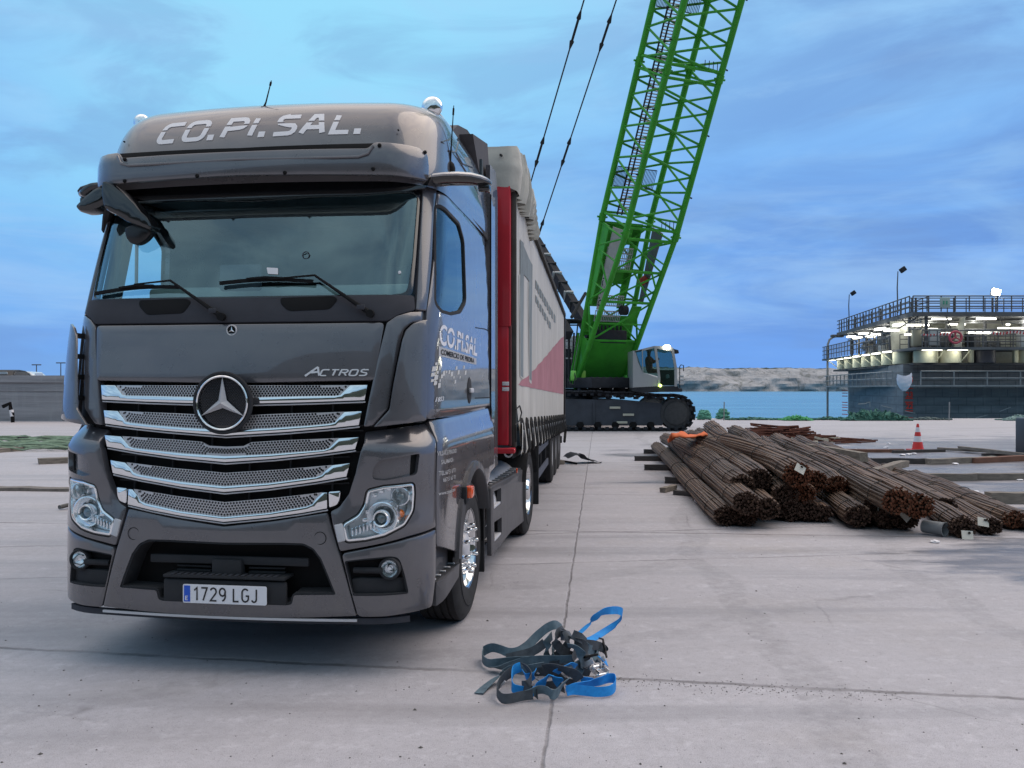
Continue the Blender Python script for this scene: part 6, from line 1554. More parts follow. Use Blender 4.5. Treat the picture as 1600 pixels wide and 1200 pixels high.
bb=MB(); bb.box(CP(1043,588,.3),(.14,.1,.16),bev=.05); bb.build('white_bag',white,cab)
# person in the cab: one continuous skinned body
def person(name,pose,m,loc,scale=1,rz=0,**k):
    J=pose['j'];E_=pose['e'];me=bpy.data.meshes.new(name); me.from_pydata([Vector(j[:3])*scale for j in J],E_,[]); o=bpy.data.objects.new(name,me); sc.collection.objects.link(o)
    md=o.modifiers.new('skin','SKIN'); md.use_smooth_shade=True
    for i,j in enumerate(J): me.skin_vertices[0].data[i].radius=(j[3]*scale,j[3]*scale)
    me.skin_vertices[0].data[0].use_root=True
    s2=o.modifiers.new('sub','SUBSURF'); s2.levels=2; s2.render_levels=2
    bpy.context.view_layer.update(); dg=bpy.context.evaluated_depsgraph_get(); m2=bpy.data.meshes.new_from_object(o.evaluated_get(dg)); o.modifiers.clear(); o.data=m2
    for x in (m if isinstance(m,list) else [m]): m2.materials.append(x)
    o.location=loc; o.rotation_euler=(0,0,rz); props(o,**k); return o
orange=mat('hi_vis_orange',(.62,.10,.02),rough=.7); skin_=mat('skin',(.42,.24,.17),rough=.6)
sit={'j':[(0,0,.55,.14),(0,0,.75,.15),(0,0,.98,.15),(0,0,1.10,.07),(0,0,1.18,.065),(0,0,1.30,.10),(0,0,1.36,.07),
 (-.20,0,1.02,.075),(-.30,-.12,.82,.05),(-.22,-.36,.85,.035),(.20,0,1.02,.075),(.34,-.10,.90,.05),(.38,-.30,1.02,.035),
 (-.11,-.05,.52,.10),(-.14,-.45,.50,.08),(-.14,-.50,.15,.05),(-.14,-.62,.05,.045),(.11,-.05,.52,.10),(.14,-.45,.50,.08),(.14,-.50,.15,.05),(.14,-.62,.05,.045)],
 'e':[(0,1),(1,2),(2,3),(3,4),(4,5),(5,6),(2,7),(7,8),(8,9),(2,10),(10,11),(11,12),(0,13),(13,14),(14,15),(15,16),(0,17),(17,18),(18,19),(19,20)]}
per=person('person',sit,[orange],W(1014,600,34.1),1.0,R(60),label='crane operator in orange work clothes sitting inside the crane cab',cat='person')
me=per.data; me.materials.append(skin_)
for p in me.polygons:
    if p.center.z>1.14: p.material_index=1
bb=MB(); bb.lathe([(1.30,.118),(1.36,.115),(1.43,.07),(1.45,0)],(0,0,0),'z',18); bb.build('helmet',white,per)
# ================= FLOATING CAISSON DOCK (right), across the quay edge
PC=Vector((27.05,58,0)); PL=Vector((30.3,79.5,0))      # near corner and far-left corner of the top deck
dock=empty('floating_dock',PC,0,label='big floating caisson dock with railed decks and rows of white lamps beyond the quay',cat='dock')
dA=Vector((1,0,0)); dB=(PL-PC).normalized(); LB=(PL-PC).length; LA=26.0
steel=mat('dock_steel',(.13,.135,.145),rough=.55,metal=.3,noisy=.3,nscale=.8); galv=mat('galvanised',(.30,.31,.32),rough=.5,metal=.4,noisy=.2,nscale=2)
ccon=bpy.data.materials.new('caisson_concrete'); ccon.use_nodes=True; t=ccon.node_tree; b=t.nodes['Principled BSDF']; c=t.nodes.new('ShaderNodeTexCoord').outputs['Object']
n=noise(mapping(c,scale=(.35,.35,2.2),nt_=t),1.2,8,.65,nt_=t); g=noise(mapping(c,scale=(2.2,2.2,.12),nt_=t),1.1,7,.65,nt_=t)
bk_=t.nodes.new('ShaderNodeTexBrick'); t.links.new(mapping(c,rot=(R(90),0,0),nt_=t),bk_.inputs[0]); bk_.inputs['Scale'].default_value=.45; bk_.inputs['Mortar Size'].default_value=.012; bk_.inputs['Color1'].default_value=(.9,.9,.9,1); bk_.inputs['Color2'].default_value=(1,1,1,1); bk_.inputs['Mortar'].default_value=(.6,.6,.6,1)
col=mixc(ramp(n,[(.3,0),(.7,1)],nt_=t),(.085,.092,.105),(.175,.185,.20),nt_=t); col=mixc(mth('MULTIPLY',ramp(g,[(.56,0),(.75,1)],nt_=t),.45,nt_=t),col,(.24,.25,.26),nt_=t)
col=mixc(1.0,col,bk_.outputs[0],nt_=t,mode='MULTIPLY')
t.links.new(col,b.inputs['Base Color']); b.inputs['Roughness'].default_value=.7
def DP(a,z,out=0,face='A'):
    if face=='A': p=PC+dA*a+Vector((0,-1,0))*out
    else: p=PC+dB*a+Vector((-dB.y,dB.x,0))*out
    return Vector((p.x,p.y,z))-PC
def bar(bb,p,q,w_=.05): bb.tube([p,q],w_/2,4,cap=False)
# caisson walls
bb=MB(); i0=1.3
c0=DP(0,0,-.35); c1=DP(LA,0,-.35); c2=DP(LB,0,-.35,'B')
P=[Vector((26.62-27.05,c0.y+.0,0)),Vector((c1.x,c1.y,0)),Vector((c1.x,c1.y+18,0)),Vector((c2.x+.3,c2.y-.5,0))]
bb.add([p+Vector((0,0,-4)) for p in P]+[p+Vector((0,0,3.35)) for p in P],[(0,1,5,4),(1,2,6,5),(2,3,7,6),(3,0,4,7),(4,5,6,7)]); cs_=bb.build('caisson_wall',ccon,dock,smooth=False)
def slab(z,th,out,m,name,inset=3.0,zl=0):
    bb=MB(); a0=DP(-out*.3,z,out);a1=DP(LA,z,out);a2=DP(LA,z,-inset);a3=DP(inset*.6,z,-inset); b1=DP(LB,z,out,'B');b2=DP(LB,z,-inset,'B')
    V=[b1,a0,a1,a2,a3,b2]; Vb=[v-Vector((0,0,th)) for v in V]; n=6
    bb.add(V+Vb,[(0,1,4,5),(1,2,3,4),(n+5,n+4,n+1,n),(n+4,n+3,n+2,n+1)]+[(i,i+n,(i+1)%n+n,(i+1)%n) for i in range(6)]); return bb.build(name,m,dock,smooth=False)
slab(6.85,.28,.2,steel,'top_deck',9); slab(4.42,.16,1.5,steel,'middle_deck',2.0); slab(3.40,.14,.5,mat('ledge_dark',(.03,.03,.035),rough=.7),'caisson_ledge',2); slab(1.92,.10,1.3,galv,'lower_walkway',.2)
def rail(face,a0,a1,z,out,h,m,name,sp=1.0,n=3,th=.06,post=None,inf=0):
    bb=MB(); 
    for k in range(n): zz=z+h*(k+1)/n; bar(bb,DP(a0,zz,out,face),DP(a1,zz,out,face),th)
    a=a0
    while a<=a1+.01: bar(bb,DP(a,z,out,face),DP(a,z+h,out,face),th*1.1); a+=sp
    if inf:
        a=a0
        while a<=a1: bar(bb,DP(a,z,out,face),DP(a,z+h,out,face),th*.5); a+=inf
    return bb.build(name,m,dock,smooth=False)
rr=random.Random(5)
for face,Lx in (('A',LA),('B',LB)):
    rail(face,0,Lx,6.88,.15,1.05,steel,'top_railing',.95,3,.085); rail(face,.4,Lx,6.88,-1.2,1.05,steel,'inner_railing',1.3,3,.07)
    rail(face,0,Lx,4.42,1.45,1.10,steel,'middle_railing',1.0,3,.07,inf=.5); rail(face,0,Lx,1.92,1.25,.92,galv,'walkway_railing',2.2 if face=='A' else 1.4,2,.085)
    rail(face,0,Lx,4.42,-1.8,1.05,steel,'back_railing',1.1,3,.06)
    for k in range(int(Lx/2.6)+1):
        a=.3+2.6*k
        if a>Lx: break
        bb=MB(); bb.box(DP(a,5.5,-1.0,face),(.16,.16,2.4)); bb.build('column',steel,dock,smooth=False)
        bb=MB(); bb.box(DP(a,7.3,-.1,face),(.10,.10,1.1)); bb.build('rail_stanchion',steel,dock,smooth=False)
    for k in range(int(Lx/1.25)):
        a=.6+1.25*k+rr.uniform(-.2,.2); z=rr.choice((4.5,4.5,4.6,5.2)); h=rr.uniform(.4,1.3); m_=rr.choice((galv,steel,mat('box_pale',(.42,.44,.44),rough=.5),mach,mat('box_buff',(.36,.33,.25),rough=.6)))
        bb=MB(); bb.box(DP(a,z+h/2,-rr.uniform(.9,2.6),face),(rr.uniform(.3,1.0),rr.uniform(.3,.8),h),bev=.03); bb.build('machinery_box',m_,dock)
    for k in range(int(Lx/1.8)):
        a=.5+1.8*k; bb=MB(); bar(bb,DP(a,6.6,.0,face),DP(a+rr.choice((-1.2,1.2)),6.6-rr.uniform(.3,1.4),-1.4,face),.10); bb.build('strut',steel,dock,smooth=False)
    bb=MB(); 
    for zz in (6.35,6.2,5.75): bar(bb,DP(0,zz,-.6,face),DP(Lx,zz-.1,-.8,face),.09)
    bb.build('pipe_run',galv,dock,smooth=False)
    bb=MB(); bb.add([DP(0,3.45,-3.0,face),DP(Lx,3.45,-3.0,face),DP(Lx,6.5,-3.4,face),DP(0,6.5,-3.4,face)],[(0,1,2,3)]); bb.build('deckhouse_wall',mat('deckhouse',(.36,.37,.33),rough=.7,noisy=.4,nscale=.9),dock,smooth=False)
# cream ballast cylinders with a tube lamp over each
creamm=mat('tank_cream',(.50,.50,.38),rough=.5,noisy=.15,nscale=1.5); tube_lit=mat('lamp_tube_lit',(1,1,.94),emit=(1,.97,.86),estr=3.0)
def tank(face,a,r=.62,lit=True):
    bb=MB(); bb.lathe([(3.42,r),(4.22,r),(4.26,r*.9)],DP(a,0,.30-.35,face),'z',20); bb.build('ballast_tank',creamm if lit else mat('tank_dark',(.045,.045,.06),rough=.5),dock)
    if lit:
        d=dA if face=='A' else dB
        bb=MB(); bb.box(DP(a,4.27,.95,face),(1.35 if face=='A' else .22,.14 if face=='A' else 1.1,.10),bev=.03); bb.build('lamp_tube',tube_lit,dock)
        ld=bpy.data.lights.new('lamp_light','POINT'); ld.energy=24; ld.color=(1,.96,.82); ld.shadow_soft_size=.3; lo=bpy.data.objects.new('lamp_light',ld); sc.collection.objects.link(lo); lo.parent=dock; lo.location=DP(a,4.15,1.05,face)
        bb=MB(); bar(bb,DP(a+.75,4.38,1.35,face),DP(a+.55,3.42,.2,face),.07); bb.build('bracket',creamm,dock,smooth=False)
for a in (.9,2.6,4.9,7.9,8.9,11.4,13.4,15.6,18): tank('A',a,.72 if a<14 else .6,a!=4.9)
for k in range(7): tank('B',2.4+2.9*k,.62)
for a in (1.5,2.3,3.9,5.1,6.9,7.7):
    bb=MB(); bb.box(DP(a,3.85,.15),(.28,.3,.85),bev=.02); bb.build('tank_rib',creamm,dock)
# the lamps under the top deck light the clutter below them
for face,al in (('A',(1.5,4.5,8,12)),('B',(3,8,13,18))):
    for a in al:
        ld=bpy.data.lights.new('lamp_light','POINT'); ld.energy=70; ld.color=(1,.97,.86); ld.shadow_soft_size=.4; lo=bpy.data.objects.new('lamp_light',ld); sc.collection.objects.link(lo); lo.parent=dock; lo.location=DP(a,6.25,-.6,face)
# tube lamps slung under the top deck
def lampbar(face,a,z,out,ln,e=1):
    bb=MB(); s_=(ln,.12,.13) if face=='A' else (.12,ln,.13); rot=None
    bb.box(DP(a,z,out,face),s_,bev=.03); bb.build('lamp_tube',tube_lit,dock)
    bb=MB(); bb.box(DP(a,z+.10,out,face),(s_[0]*1.05,s_[1]*1.2,.05)); bb.build('lamp_housing',galv,dock,smooth=False)
for (u,v,ln) in ((1471,498.5,1.35),(1541,498,1.35),(1428,508,1.0),(1447,508,.4),(1495,506.5,1.2),(1455,514.5,.9),(1424,522.5,.95),(1517,520,.5),(1535,520,.9),(1552,520,.8),(1568,513,.8),(1590,513,.9),(1575,507,.25),(1480,521,.8),(1397,516,.7)):
    p=W(u,v,58.9)-PC; bb=MB(); bb.box(p,(ln,.12,.14),bev=.03); bb.build('lamp_tube',tube_lit,dock)
for (u,v,f) in ((1404,507.5,.08),(1375,514,.3),(1390,516,.2),(1349,521,.6),(1369,523,.35),(1360,526,.5),(1330,526,.8),(1340,528,.68)):
    a=LB*f; q=DP(a,0,-.4,'B')+PC; p=W(u,v,q.y)-PC; bb=MB(); bb.box(p,(.5,.9,.15),bev=.03); bb.build('lamp_tube',tube_lit,dock)
# hazard tape on the middle deck
tape_r=mat('tape_red',(.55,.03,.04),rough=.5); tape_w=mat('tape_white',(.65,.65,.66),rough=.5)
for (u0,u1,v0) in ((1441,1492,523),(1550,1604,520)):
    n=int((u1-u0)/2.6)
    for k in range(n):
        ua=u0+2.6*k; bb=MB(); p=W(ua,v0+1.2*math.sin(k*.35),57.2)-PC; bb.box(p,(.115,.02,.17),rot=Matrix.Rotation(R(25),3,'Y')); bb.build('hazard_tape',tape_r if k%2 else tape_w,dock,smooth=False)
p=W(1493,527,56.3)-PC
bb=MB(); bb.tube([p+Vector((.40*math.cos(R(20*i)),0,.38*math.sin(R(20*i)))) for i in range(18)],.075,8,closed=True); rh=bb.build('coiled_hose',mat('hose_red',(.45,.06,.09),rough=.5),dock)
for k in range(3): bb=MB(); bb.tube([p+Vector((.36*math.cos(R(120*k+90)),0,.36*math.sin(R(120*k+90)))),p],.05,6); bb.build('hose_spoke',MAT['hose_red'],rh)
p=W(1476.5,472.5,57.6)-PC; bb=MB(); bb.box(p,(.68,.06,.70),bev=.02); sg_=bb.build('notice_board',mat('notice_pale',(.30,.38,.36),rough=.5),dock)
for dx in(-.10,.10): bb=MB(); bb.box(p+Vector((dx,-.04,-.02)),(.10,.02,.24)); bb.build('notice_mark',mat('notice_green',(.05,.28,.18),rough=.5),sg_,smooth=False)
# draught marks
drd=mat('draught_red',(.62,.035,.02),rough=.6)
cy_=58.35-.03
def mark(u,v,w_,h_):
    p=W(u,v,cy_)-PC; bb=MB(); bb.box(p,(w_/F*58.3,.02,h_/F*58.3)); bb.build('draught_mark',drd,cs_,smooth=False)
for v in (628.5,642,653): mark(1420.5,v,12,1.6)
for v in (590,607,622.5): mark(1420.5,v,12,1.5)
for txt,v in (('23',620.5),('22',638.5),('24',597)):
    V0,F0=textmesh(txt,size=1,bold=.03); o=W(1415.5,v,cy_-.02)-PC; k=8.5/F*58.3/.72
    mk('draught_number',[o+Vector((x*k*.95,0,y*k)) for x,y in V0],F0,drd,cs_,smooth=False)
bb=MB(); bb.box(W(1421,628,58.36)-PC,(.85,.02,2.4)); 
for v in (610,614,618.5,628,632,635.5,640,646,652):
    p=W(1312,v,80.0); bb=MB(); bb.box(Vector((29.98+.02,77.3,p.z))-PC,(.04,1.2,.07)); bb.build('draught_mark',drd,cs_,smooth=False)
# white sling bag hung on the walkway rail
V=[];Fc=[];c_=W(1413,598,56.3)-PC
nu,nv=20,12
for j in range(nv+1):
    f=j/nv
    for i in range(nu):
        t_=2*math.pi*i/nu; wv=.50*math.sin(math.pi*min(1,f*.62+.02))**.6; x=wv*math.cos(t_); y=.22*math.sin(t_)*math.sin(math.pi*min(1,f*.7+.05))
        z=-.55+1.0*f + (.22*max(0,math.cos(t_+.2))**3+.12*max(0,-math.cos(t_))**2)*f**3; x+=.05*MN.noise(Vector((i*.7,j*.6,0))); y+=.08*MN.noise(Vector((i*.5,j*.8,2)))
        V.append(c_+Vector((x,y,z)))
for j in range(nv):
    for i in range(nu): Fc.append((j*nu+i,j*nu+(i+1)%nu,(j+1)*nu+(i+1)%nu,(j+1)*nu+i))
mk('sling_bag',V,Fc,mat('bag_white',(.66,.66,.74),rough=.7,noisy=.06,bump=.4,bscale=4),None,loc=PC,label='crumpled white bulk bag hanging on the dock walkway rail above the red draught numbers',cat='bag')
# gooseneck pipe at the far left corner and poles
bb=MB(); P=[W(1293,v,79)-PC for v in (656,620,580,550)]+[W(u,v,79)-PC for u,v in ((1293.5,538),(1296,531),(1301,527),(1310,524.5))]; bb.tube(P,.10,8); bb.build('gooseneck_pipe',galv,dock)
bb=MB(); bb.box(W(1308,525,79)-PC,(1.1,.6,.25),bev=.08); bb.build('gooseneck_head',steel,dock)
def lamppost(u,vt,vb,Z,hd,**k):
    b_=W(u,vb,Z); o=empty('lamp_post',b_,0,**k); bb=MB(); h=W(u,vt,Z).z-b_.z; bb.tube([(0,0,0),(-.05,0,h*.6),(0,0,h)],[.05,.045,.035],8); bb.build('pole',steel,o)
    bb=MB(); bb.box((hd*.35,0,h+.12),(.45,.22,.34),rot=Matrix.Rotation(R(-35*hd),3,'Y'),bev=.04); bb.build('lamp_head',mach,o); return o
lamppost(1403,424,489,61,1,label='taller thin lamp pole rising from the top deck of the dock near its corner',cat='lamp post')
lamppost(1327,460,505,76,1,label='shorter lamp pole at the far left end of the dock top deck',cat='lamp post')
o=empty('floodlight',W(1556,478,59.5),0,label='dazzling lit floodlight on a short post above the dock railing',cat='floodlight')
bb=MB(); bb.tube([(0,0,-.5),(0,0,.75)],.05,8); bb.build('post',steel,o)
fl_=mat('flood_lit',(1,1,.9),emit=(1,.98,.86),estr=60)
bb=MB(); bb.box((-.02,-.08,.95),(.55,.10,.42),rot=Matrix.Rotation(R(12),3,'Y'),bev=.04); bb.build('lamp_glass',fl_,o)
bb=MB(); bb.box((-.02,.04,.96),(.62,.14,.50),rot=Matrix.Rotation(R(12),3,'Y'),bev=.04); bb.build('lamp_housing',steel,o)
# white slats and props leaning on the hull
for (u0,v0,u1,v1) in ((1341,631.5,1352,631),(1352,631,1359,628),(1377,634,1394,638.5),(1414,642.5,1430,646),(1562,643,1579,636.5),(1525,653,1543,648.5),(1359,627,1359,636)):
    bb=MB(); bb.tube([W(u0,v0,57.4)-PC,W(u1,v1,57.4)-PC],.035,5); bb.build('loose_rod',galv,dock)

# ================= LEFT SIDE: breakwater wall, vehicles on it, lamps
wallm=bpy.data.materials.new('seawall_concrete'); wallm.use_nodes=True; t=wallm.node_tree; b=t.nodes['Principled BSDF']; c=t.nodes.new('ShaderNodeTexCoord').outputs['Object']
n=noise(mapping(c,scale=(.12,1,2.5),nt_=t),2.2,8,.65,nt_=t); n2_=noise(mapping(c,scale=(1.5,1,.25),nt_=t),1.2,6,.6,nt_=t)
col=mixc(ramp(n,[(.32,0),(.68,1)],nt_=t),(.20,.205,.225),(.33,.335,.36),nt_=t); col=mixc(mth('MULTIPLY',ramp(n2_,[(.55,0),(.7,1)],nt_=t),.4,nt_=t),col,(.36,.37,.39),nt_=t)
t.links.new(col,b.inputs['Base Color']); b.inputs['Roughness'].default_value=.8
bb=MB()
for (z0,z1,y) in ((0,.72,44.2),(.72,1.55,44.24),(1.55,2.0,44.20),(2.0,2.36,44.10)):
    bb.add([(-75,y,z0),(-6,y,z0),(-6,y,z1),(-75,y,z1)],[(0,1,2,3)]); bb.add([(-75,y,z1),(-6,y,z1),(-6,44.24,z1),(-75,44.24,z1)],[(0,1,2,3)])
bb.add([(-75,44.1,2.36),(-6,44.1,2.36),(-6,46.5,2.36),(-75,46.5,2.36)],[(0,1,2,3)]); bb.add([(-6,44.1,0),(-6,46.5,0),(-6,46.5,2.36),(-6,44.1,2.36)],[(0,1,2,3)]); bb.add([(-75,46.5,-4),(-6,46.5,-4),(-6,46.5,2.36),(-75,46.5,2.36)],[(0,1,2,3)])
bb.build('sea_wall',wallm,None,smooth=False,label='long low grey concrete sea wall at the far left behind the truck',cat='wall')
mk('upper_road',[(-120,46.5,1.5),(-6,46.5,1.5),(-6,400,1.5),(-120,400,1.5),(-6,46.5,-4),(-6,400,-4)],[(0,1,2,3),(1,4,5,2)],MAT['land'],kind='structure',smooth=False)
def car(x,y,rz,m,label,low=False,**k):
    o=empty('parked_car',(x,y,1.5),rz,label=label,cat='car')
    prof=[(-2.1,.35),(-2.15,.75),(-1.95,.98),(-1.55,1.05),(-1.15,1.42),(-.2,1.50),(.75,1.44),(1.25,1.02),(2.0,.90),(2.2,.65),(2.15,.35)]
    V=[];Fc=[];n=len(prof)
    for yy,sx in ((-.86,1),(-.80,1),(.80,1),(.86,1)):
        for (a,z) in prof: 
            ins=(.14*(z-1.0)/.5 if z>1.0 else 0); e_=(1 if abs(yy)<.85 else .96)
            V.append((a*e_,(abs(yy)-ins)*(1 if yy>0 else -1),.35+(z-.35)*(1 if abs(yy)<.85 else .95)))
    for j in range(3):
        for i in range(n): Fc.append((j*n+i,j*n+(i+1)%n,(j+1)*n+(i+1)%n,(j+1)*n+i))
    Fc+=[tuple(range(n)),tuple(3*n+i for i in range(n-1,-1,-1))]
    bb=MB(); bb.add(V,Fc); bb.build('body',m,o)
    gl=mat('car_glass',(.02,.025,.03),rough=.05,coat=1)
    for sg in(1,-1):
        bb=MB(); bb.prism([(-1.35,1.06),(-1.05,1.36),(.62,1.38),(1.05,1.05)],'y',sg*.80,sg*.83); bb.build('side_window',gl,o)
        for xx in (-1.35,1.35):
            bb=MB(); bb.lathe([(.0,0),(.0,.2),(.02,.32),(.2,.32)] ,(xx,sg*.87-(.2 if sg>0 else 0),.32),'y',20); bb.build('wheel',rub,o)
    rw=mat('pale_glass',(.45,.52,.60),rough=.05,coat=1) ; bb=MB(); bb.prism([(-.50,1.12),(.50,1.12),(.42,1.34),(-.42,1.34)],'x',-1.42,-1.36); bb.build('rear_window',rw,o); return o
car(-35.2,60.2,R(90+5),mat('car_black',(.008,.008,.009),rough=.55),'black car seen over the top of the sea wall, left of the white one')
car(-36.9,64.5,R(176),mat('car_white',(.62,.63,.65),rough=.3,coat=1),'white car seen over the top of the sea wall, beside the black one')
for (u,vt) in ((57,570),(95,567)):
    b_=W(u,600,150); b_.z=1.5; o=empty('street_lamp',b_,0,label='left thin street lamp far behind the sea wall' if u<60 else 'right thin street lamp far behind the sea wall',cat='street lamp')
    h=W(u,vt,150).z-1.5; bb=MB(); bb.tube([(0,0,0),(0,0,h)],[.12,.07],8); bb.build('pole',steel,o); bb=MB(); bb.box((0,0,h),(1.6,.3,.18),bev=.05); bb.build('lamp_head',steel,o)
g0=G(20,660); o=empty('rail_signal_post',(g0.x,g0.y,0),0,label='small black and white lever post at the foot of the sea wall',cat='post')
o.name='lever_post'
bb=MB(); bb.tube([(0,0,0),(-.02,0,.5)],.09,10); bb.build('post_foot',black,o); bb=MB(); bb.tube([(-.02,0,.3),(-.08,0,.62)],.10,10); bb.build('post_sleeve',white,o)
bb=MB(); bb.sweep([(-.10,0,.62),(-.14,0,.95),(-.5,0,.78)],(.12,.16)); bb.build('lever',black,o)
# ================= REINFORCING BAR BUNDLES AND LOOSE TIMBER
rust=bpy.data.materials.new('rusty_steel'); rust.use_nodes=True; t=rust.node_tree; b=t.nodes['Principled BSDF']; c=t.nodes.new('ShaderNodeTexCoord').outputs['Object']
oi=t.nodes.new('ShaderNodeObjectInfo')
n=noise(mapping(c,scale=(1,1,1),nt_=t),6,6,.65,nt_=t); n2_=noise(c,1.1,4,.6,nt_=t)
at=t.nodes.new('ShaderNodeAttribute'); at.attribute_name='bar'; 
col=mixc(ramp(n,[(.3,0),(.7,1)],nt_=t),(.072,.042,.030),(.160,.104,.073),nt_=t); col=mixc(mth('MULTIPLY',ramp(n2_,[(.45,0),(.7,1)],nt_=t),.6,nt_=t),col,(.195,.145,.112),nt_=t)
col=mixc(ramp(at.outputs['Fac'],[(.0,.75),(.45,.0)],nt_=t),col,(.050,.034,.027),nt_=t); col=mixc(ramp(at.outputs['Fac'],[(.6,0),(1.0,.5)],nt_=t),col,(.25,.155,.10),nt_=t)
t.links.new(col,b.inputs['Base Color']); b.inputs['Roughness'].default_value=.62; b.inputs['Metallic'].default_value=.25
wv=t.nodes.new('ShaderNodeBump'); wv.inputs['Strength'].default_value=.6; wv.inputs['Distance'].default_value=.004; t.links.new(noise(c,90,2,.5,nt_=t),wv.inputs['Height']); t.links.new(wv.outputs[0],b.inputs['Normal'])
rend=mat('cut_ends',(.055,.030,.022),rough=.7,noisy=.5,nscale=30); rorange=mat('cut_ends_orange',(.125,.042,.020),rough=.8,noisy=.5,nscale=25)
wire=mat('tie_wire',(.03,.025,.022),rough=.6)
RB=random.Random(21)
def disc_pts(n,r):
    P=[]; k=0
    d=r/math.sqrt(n)*1.9*.95
    rows=int(2*r/(d*.87))+1
    for j in range(-rows,rows+1):
        for i in range(-rows,rows+1):
            x=(i+(.5 if j%2 else 0))*d;y=j*d*.87
            if x*x+y*y<=r*r: P.append((x,y))
    return P,d/2
GR='bundles of rusty reinforcing bar heaped on timbers'
def bundle(near,far,r=.15,nb_=96,hump=(),flat=.84,label='',ends=None,tag=None,sway=.02,twist=.35,cloth=False):
    """near/far: (u,v,z) of the bundle's centre at each end; hump: (fraction, dx, dz)"""
    r*=1.08
    a=G(near[0],near[1],near[2]); c_=G(far[0],far[1],far[2]); L_=(c_-a).length
    lim=12.5
    o=a.copy(); o.z=0; root=empty('rebar_bundle',o,0,label=label,cat='rebar bundle',group=GR)
    d=(c_-a).normalized(); side=Vector((d.y,-d.x,0)).normalized(); m=16
    def cen(f):
        p=a.lerp(c_,f); p=p+side*(sway*math.sin(f*7+near[0]))
        for (hf,hx,hz,hw) in hump: g=math.exp(-((f-hf)/hw)**2); p=p+side*hx*g+Vector((0,0,hz*g))
        p.z=max(p.z,r*flat*.92+.01); return p-o
    P,br=disc_pts(nb_,r); V=[];Fc=[];col_=[]
    EV=[];EF=[]
    for (px,py) in P:
        ph=RB.uniform(0,6.28); ext=RB.uniform(-.05,.05); am=RB.uniform(.0,.5)*br; cv=RB.random(); base=len(V)
        rad=math.hypot(px,py); outer=rad>r*.55
        if not outer:
            mm=[0,.04]
        else: mm=[i/m for i in range(m+1)]
        n=5 if outer else 5
        for q,f in enumerate(mm):
            f2=f+(ext/L_ if f==0 else 0)
            ctr=cen(f2); tw=twist*(f-.3); x=px*math.cos(tw)-py*math.sin(tw); y=px*math.sin(tw)+py*math.cos(tw)
            pinch=1+.05*math.sin(f*19)+.03*math.sin(f*33)
            cc=ctr+side*(x*pinch+am*math.sin(f*23+ph))+Vector((0,0,1))*(y*pinch*flat+am*math.cos(f*17+ph))
            for k in range(n):
                t_=2*math.pi*k/n; V.append(cc+side*br*.93*math.cos(t_)+Vector((0,0,br*.93*math.sin(t_)))); col_.append(cv)
        for q in range(len(mm)-1):
            for k in range(n): k2=(k+1)%n; Fc.append((base+q*n+k,base+(q+1)*n+k,base+(q+1)*n+k2,base+q*n+k2))
        eb=len(EV); off=-d*.002
        EV+= [V[base+k]+off for k in range(n)]; EF.append(tuple(eb+k for k in range(n)))
        if outer: 
            e2=len(V)-n; Fc.append(tuple(e2+k for k in range(n-1,-1,-1)))
    # dark core so that light cannot pass between the bars
    nF=len(Fc); n0=len(V); V=V+EV; Fc=Fc+[tuple(i+n0 for i in f) for f in EF]; col_=col_+[.5]*len(EV)
    me=mk('bars',V,Fc,[rust,ends or rend],root,smooth=True,ang=60); at_=me.data.attributes.new('bar','FLOAT','POINT'); at_.data.foreach_set('value',col_[:len(me.data.vertices)])
    if len(me.data.polygons)==len(Fc): me.data.polygons.foreach_set('material_index',[0]*nF+[1]*(len(Fc)-nF))
    bb=MB(); bb.tube([cen(.01+.97*i/m) for i in range(m+1)],r*.52,8); bb.build('core_bars',wire,me)
    for f in (.06,.26,.50,.76):
        ctr=cen(f); bb=MB(); bb.tube([ctr+side*(r*1.12*math.cos(R(20*i)))+Vector((0,0,r*1.10*flat*math.sin(R(20*i))))+d*.02*math.sin(R(40*i)) for i in range(18)],.006,5,closed=True); bb.build('tie_wire',wire,root)
    if tag:
        q=cen(-.004)+side*tag[0]*r+Vector((0,0,tag[1]*r))-d*.02; bb=MB(); 
        rt=Matrix.Rotation(R(tag[2]),3,'Y')@Matrix.Rotation(R(-20),3,'X'); bb.box(q,(.13,.004,.10),rot=rt); bb.build('paper_tag',mat('tag_paper',(.62,.60,.54),rough=.8),root,smooth=False)
        bb=MB(); bb.box(q+Vector((.02,-.004,.025)),(.03,.003,.02),rot=rt); bb.build('tag_print',black,root,smooth=False)
    return root
B_=bundle
# left group
B_((1134,806,.13),(1027,698,.20),.135,label='leftmost rebar bundle of the heap, low along its edge')
B_((1163,808,.12),(1050,703,.16),.14,flat=.9,label='rebar bundle flat on the ground, second along from the left edge')
B_((1168,786,.33),(1040,686,.38),.15,hump=((.75,.05,.06,.2),),label='rebar bundle on top of the two leftmost ones')
B_((1196,795,.24),(1086,700,.25),.15,hump=((.5,.08,.05,.2),),label='rebar bundle ending just right of the left heap, tapered front end',twist=1.2)
B_((1167,758,.45),(1058,689,.52),.15,hump=((.72,-.10,.12,.18),),sway=.06,label='curved rebar bundle that starts beside the orange cloth')
B_((1193,750,.50),(1080,682,.60),.16,hump=((.6,-.15,.15,.2),),sway=.08,label='thick twisted rebar bundle in the middle of the left heap',twist=1.4)
B_((1224,748,.42),(1095,677,.62),.14,hump=((.5,.1,.1,.2),),sway=.05,label='slim dark-ended rebar bundle between the thick bundle and the tagged one')
B_((1250,742,.62),(1110,668,.82),.165,hump=((.5,-.25,.03,.22),),sway=.07,ends=rorange,tag=(.1,.45,30),label='orange-rusted rebar bundle with a white tag, topmost of the heap',twist=1.3)
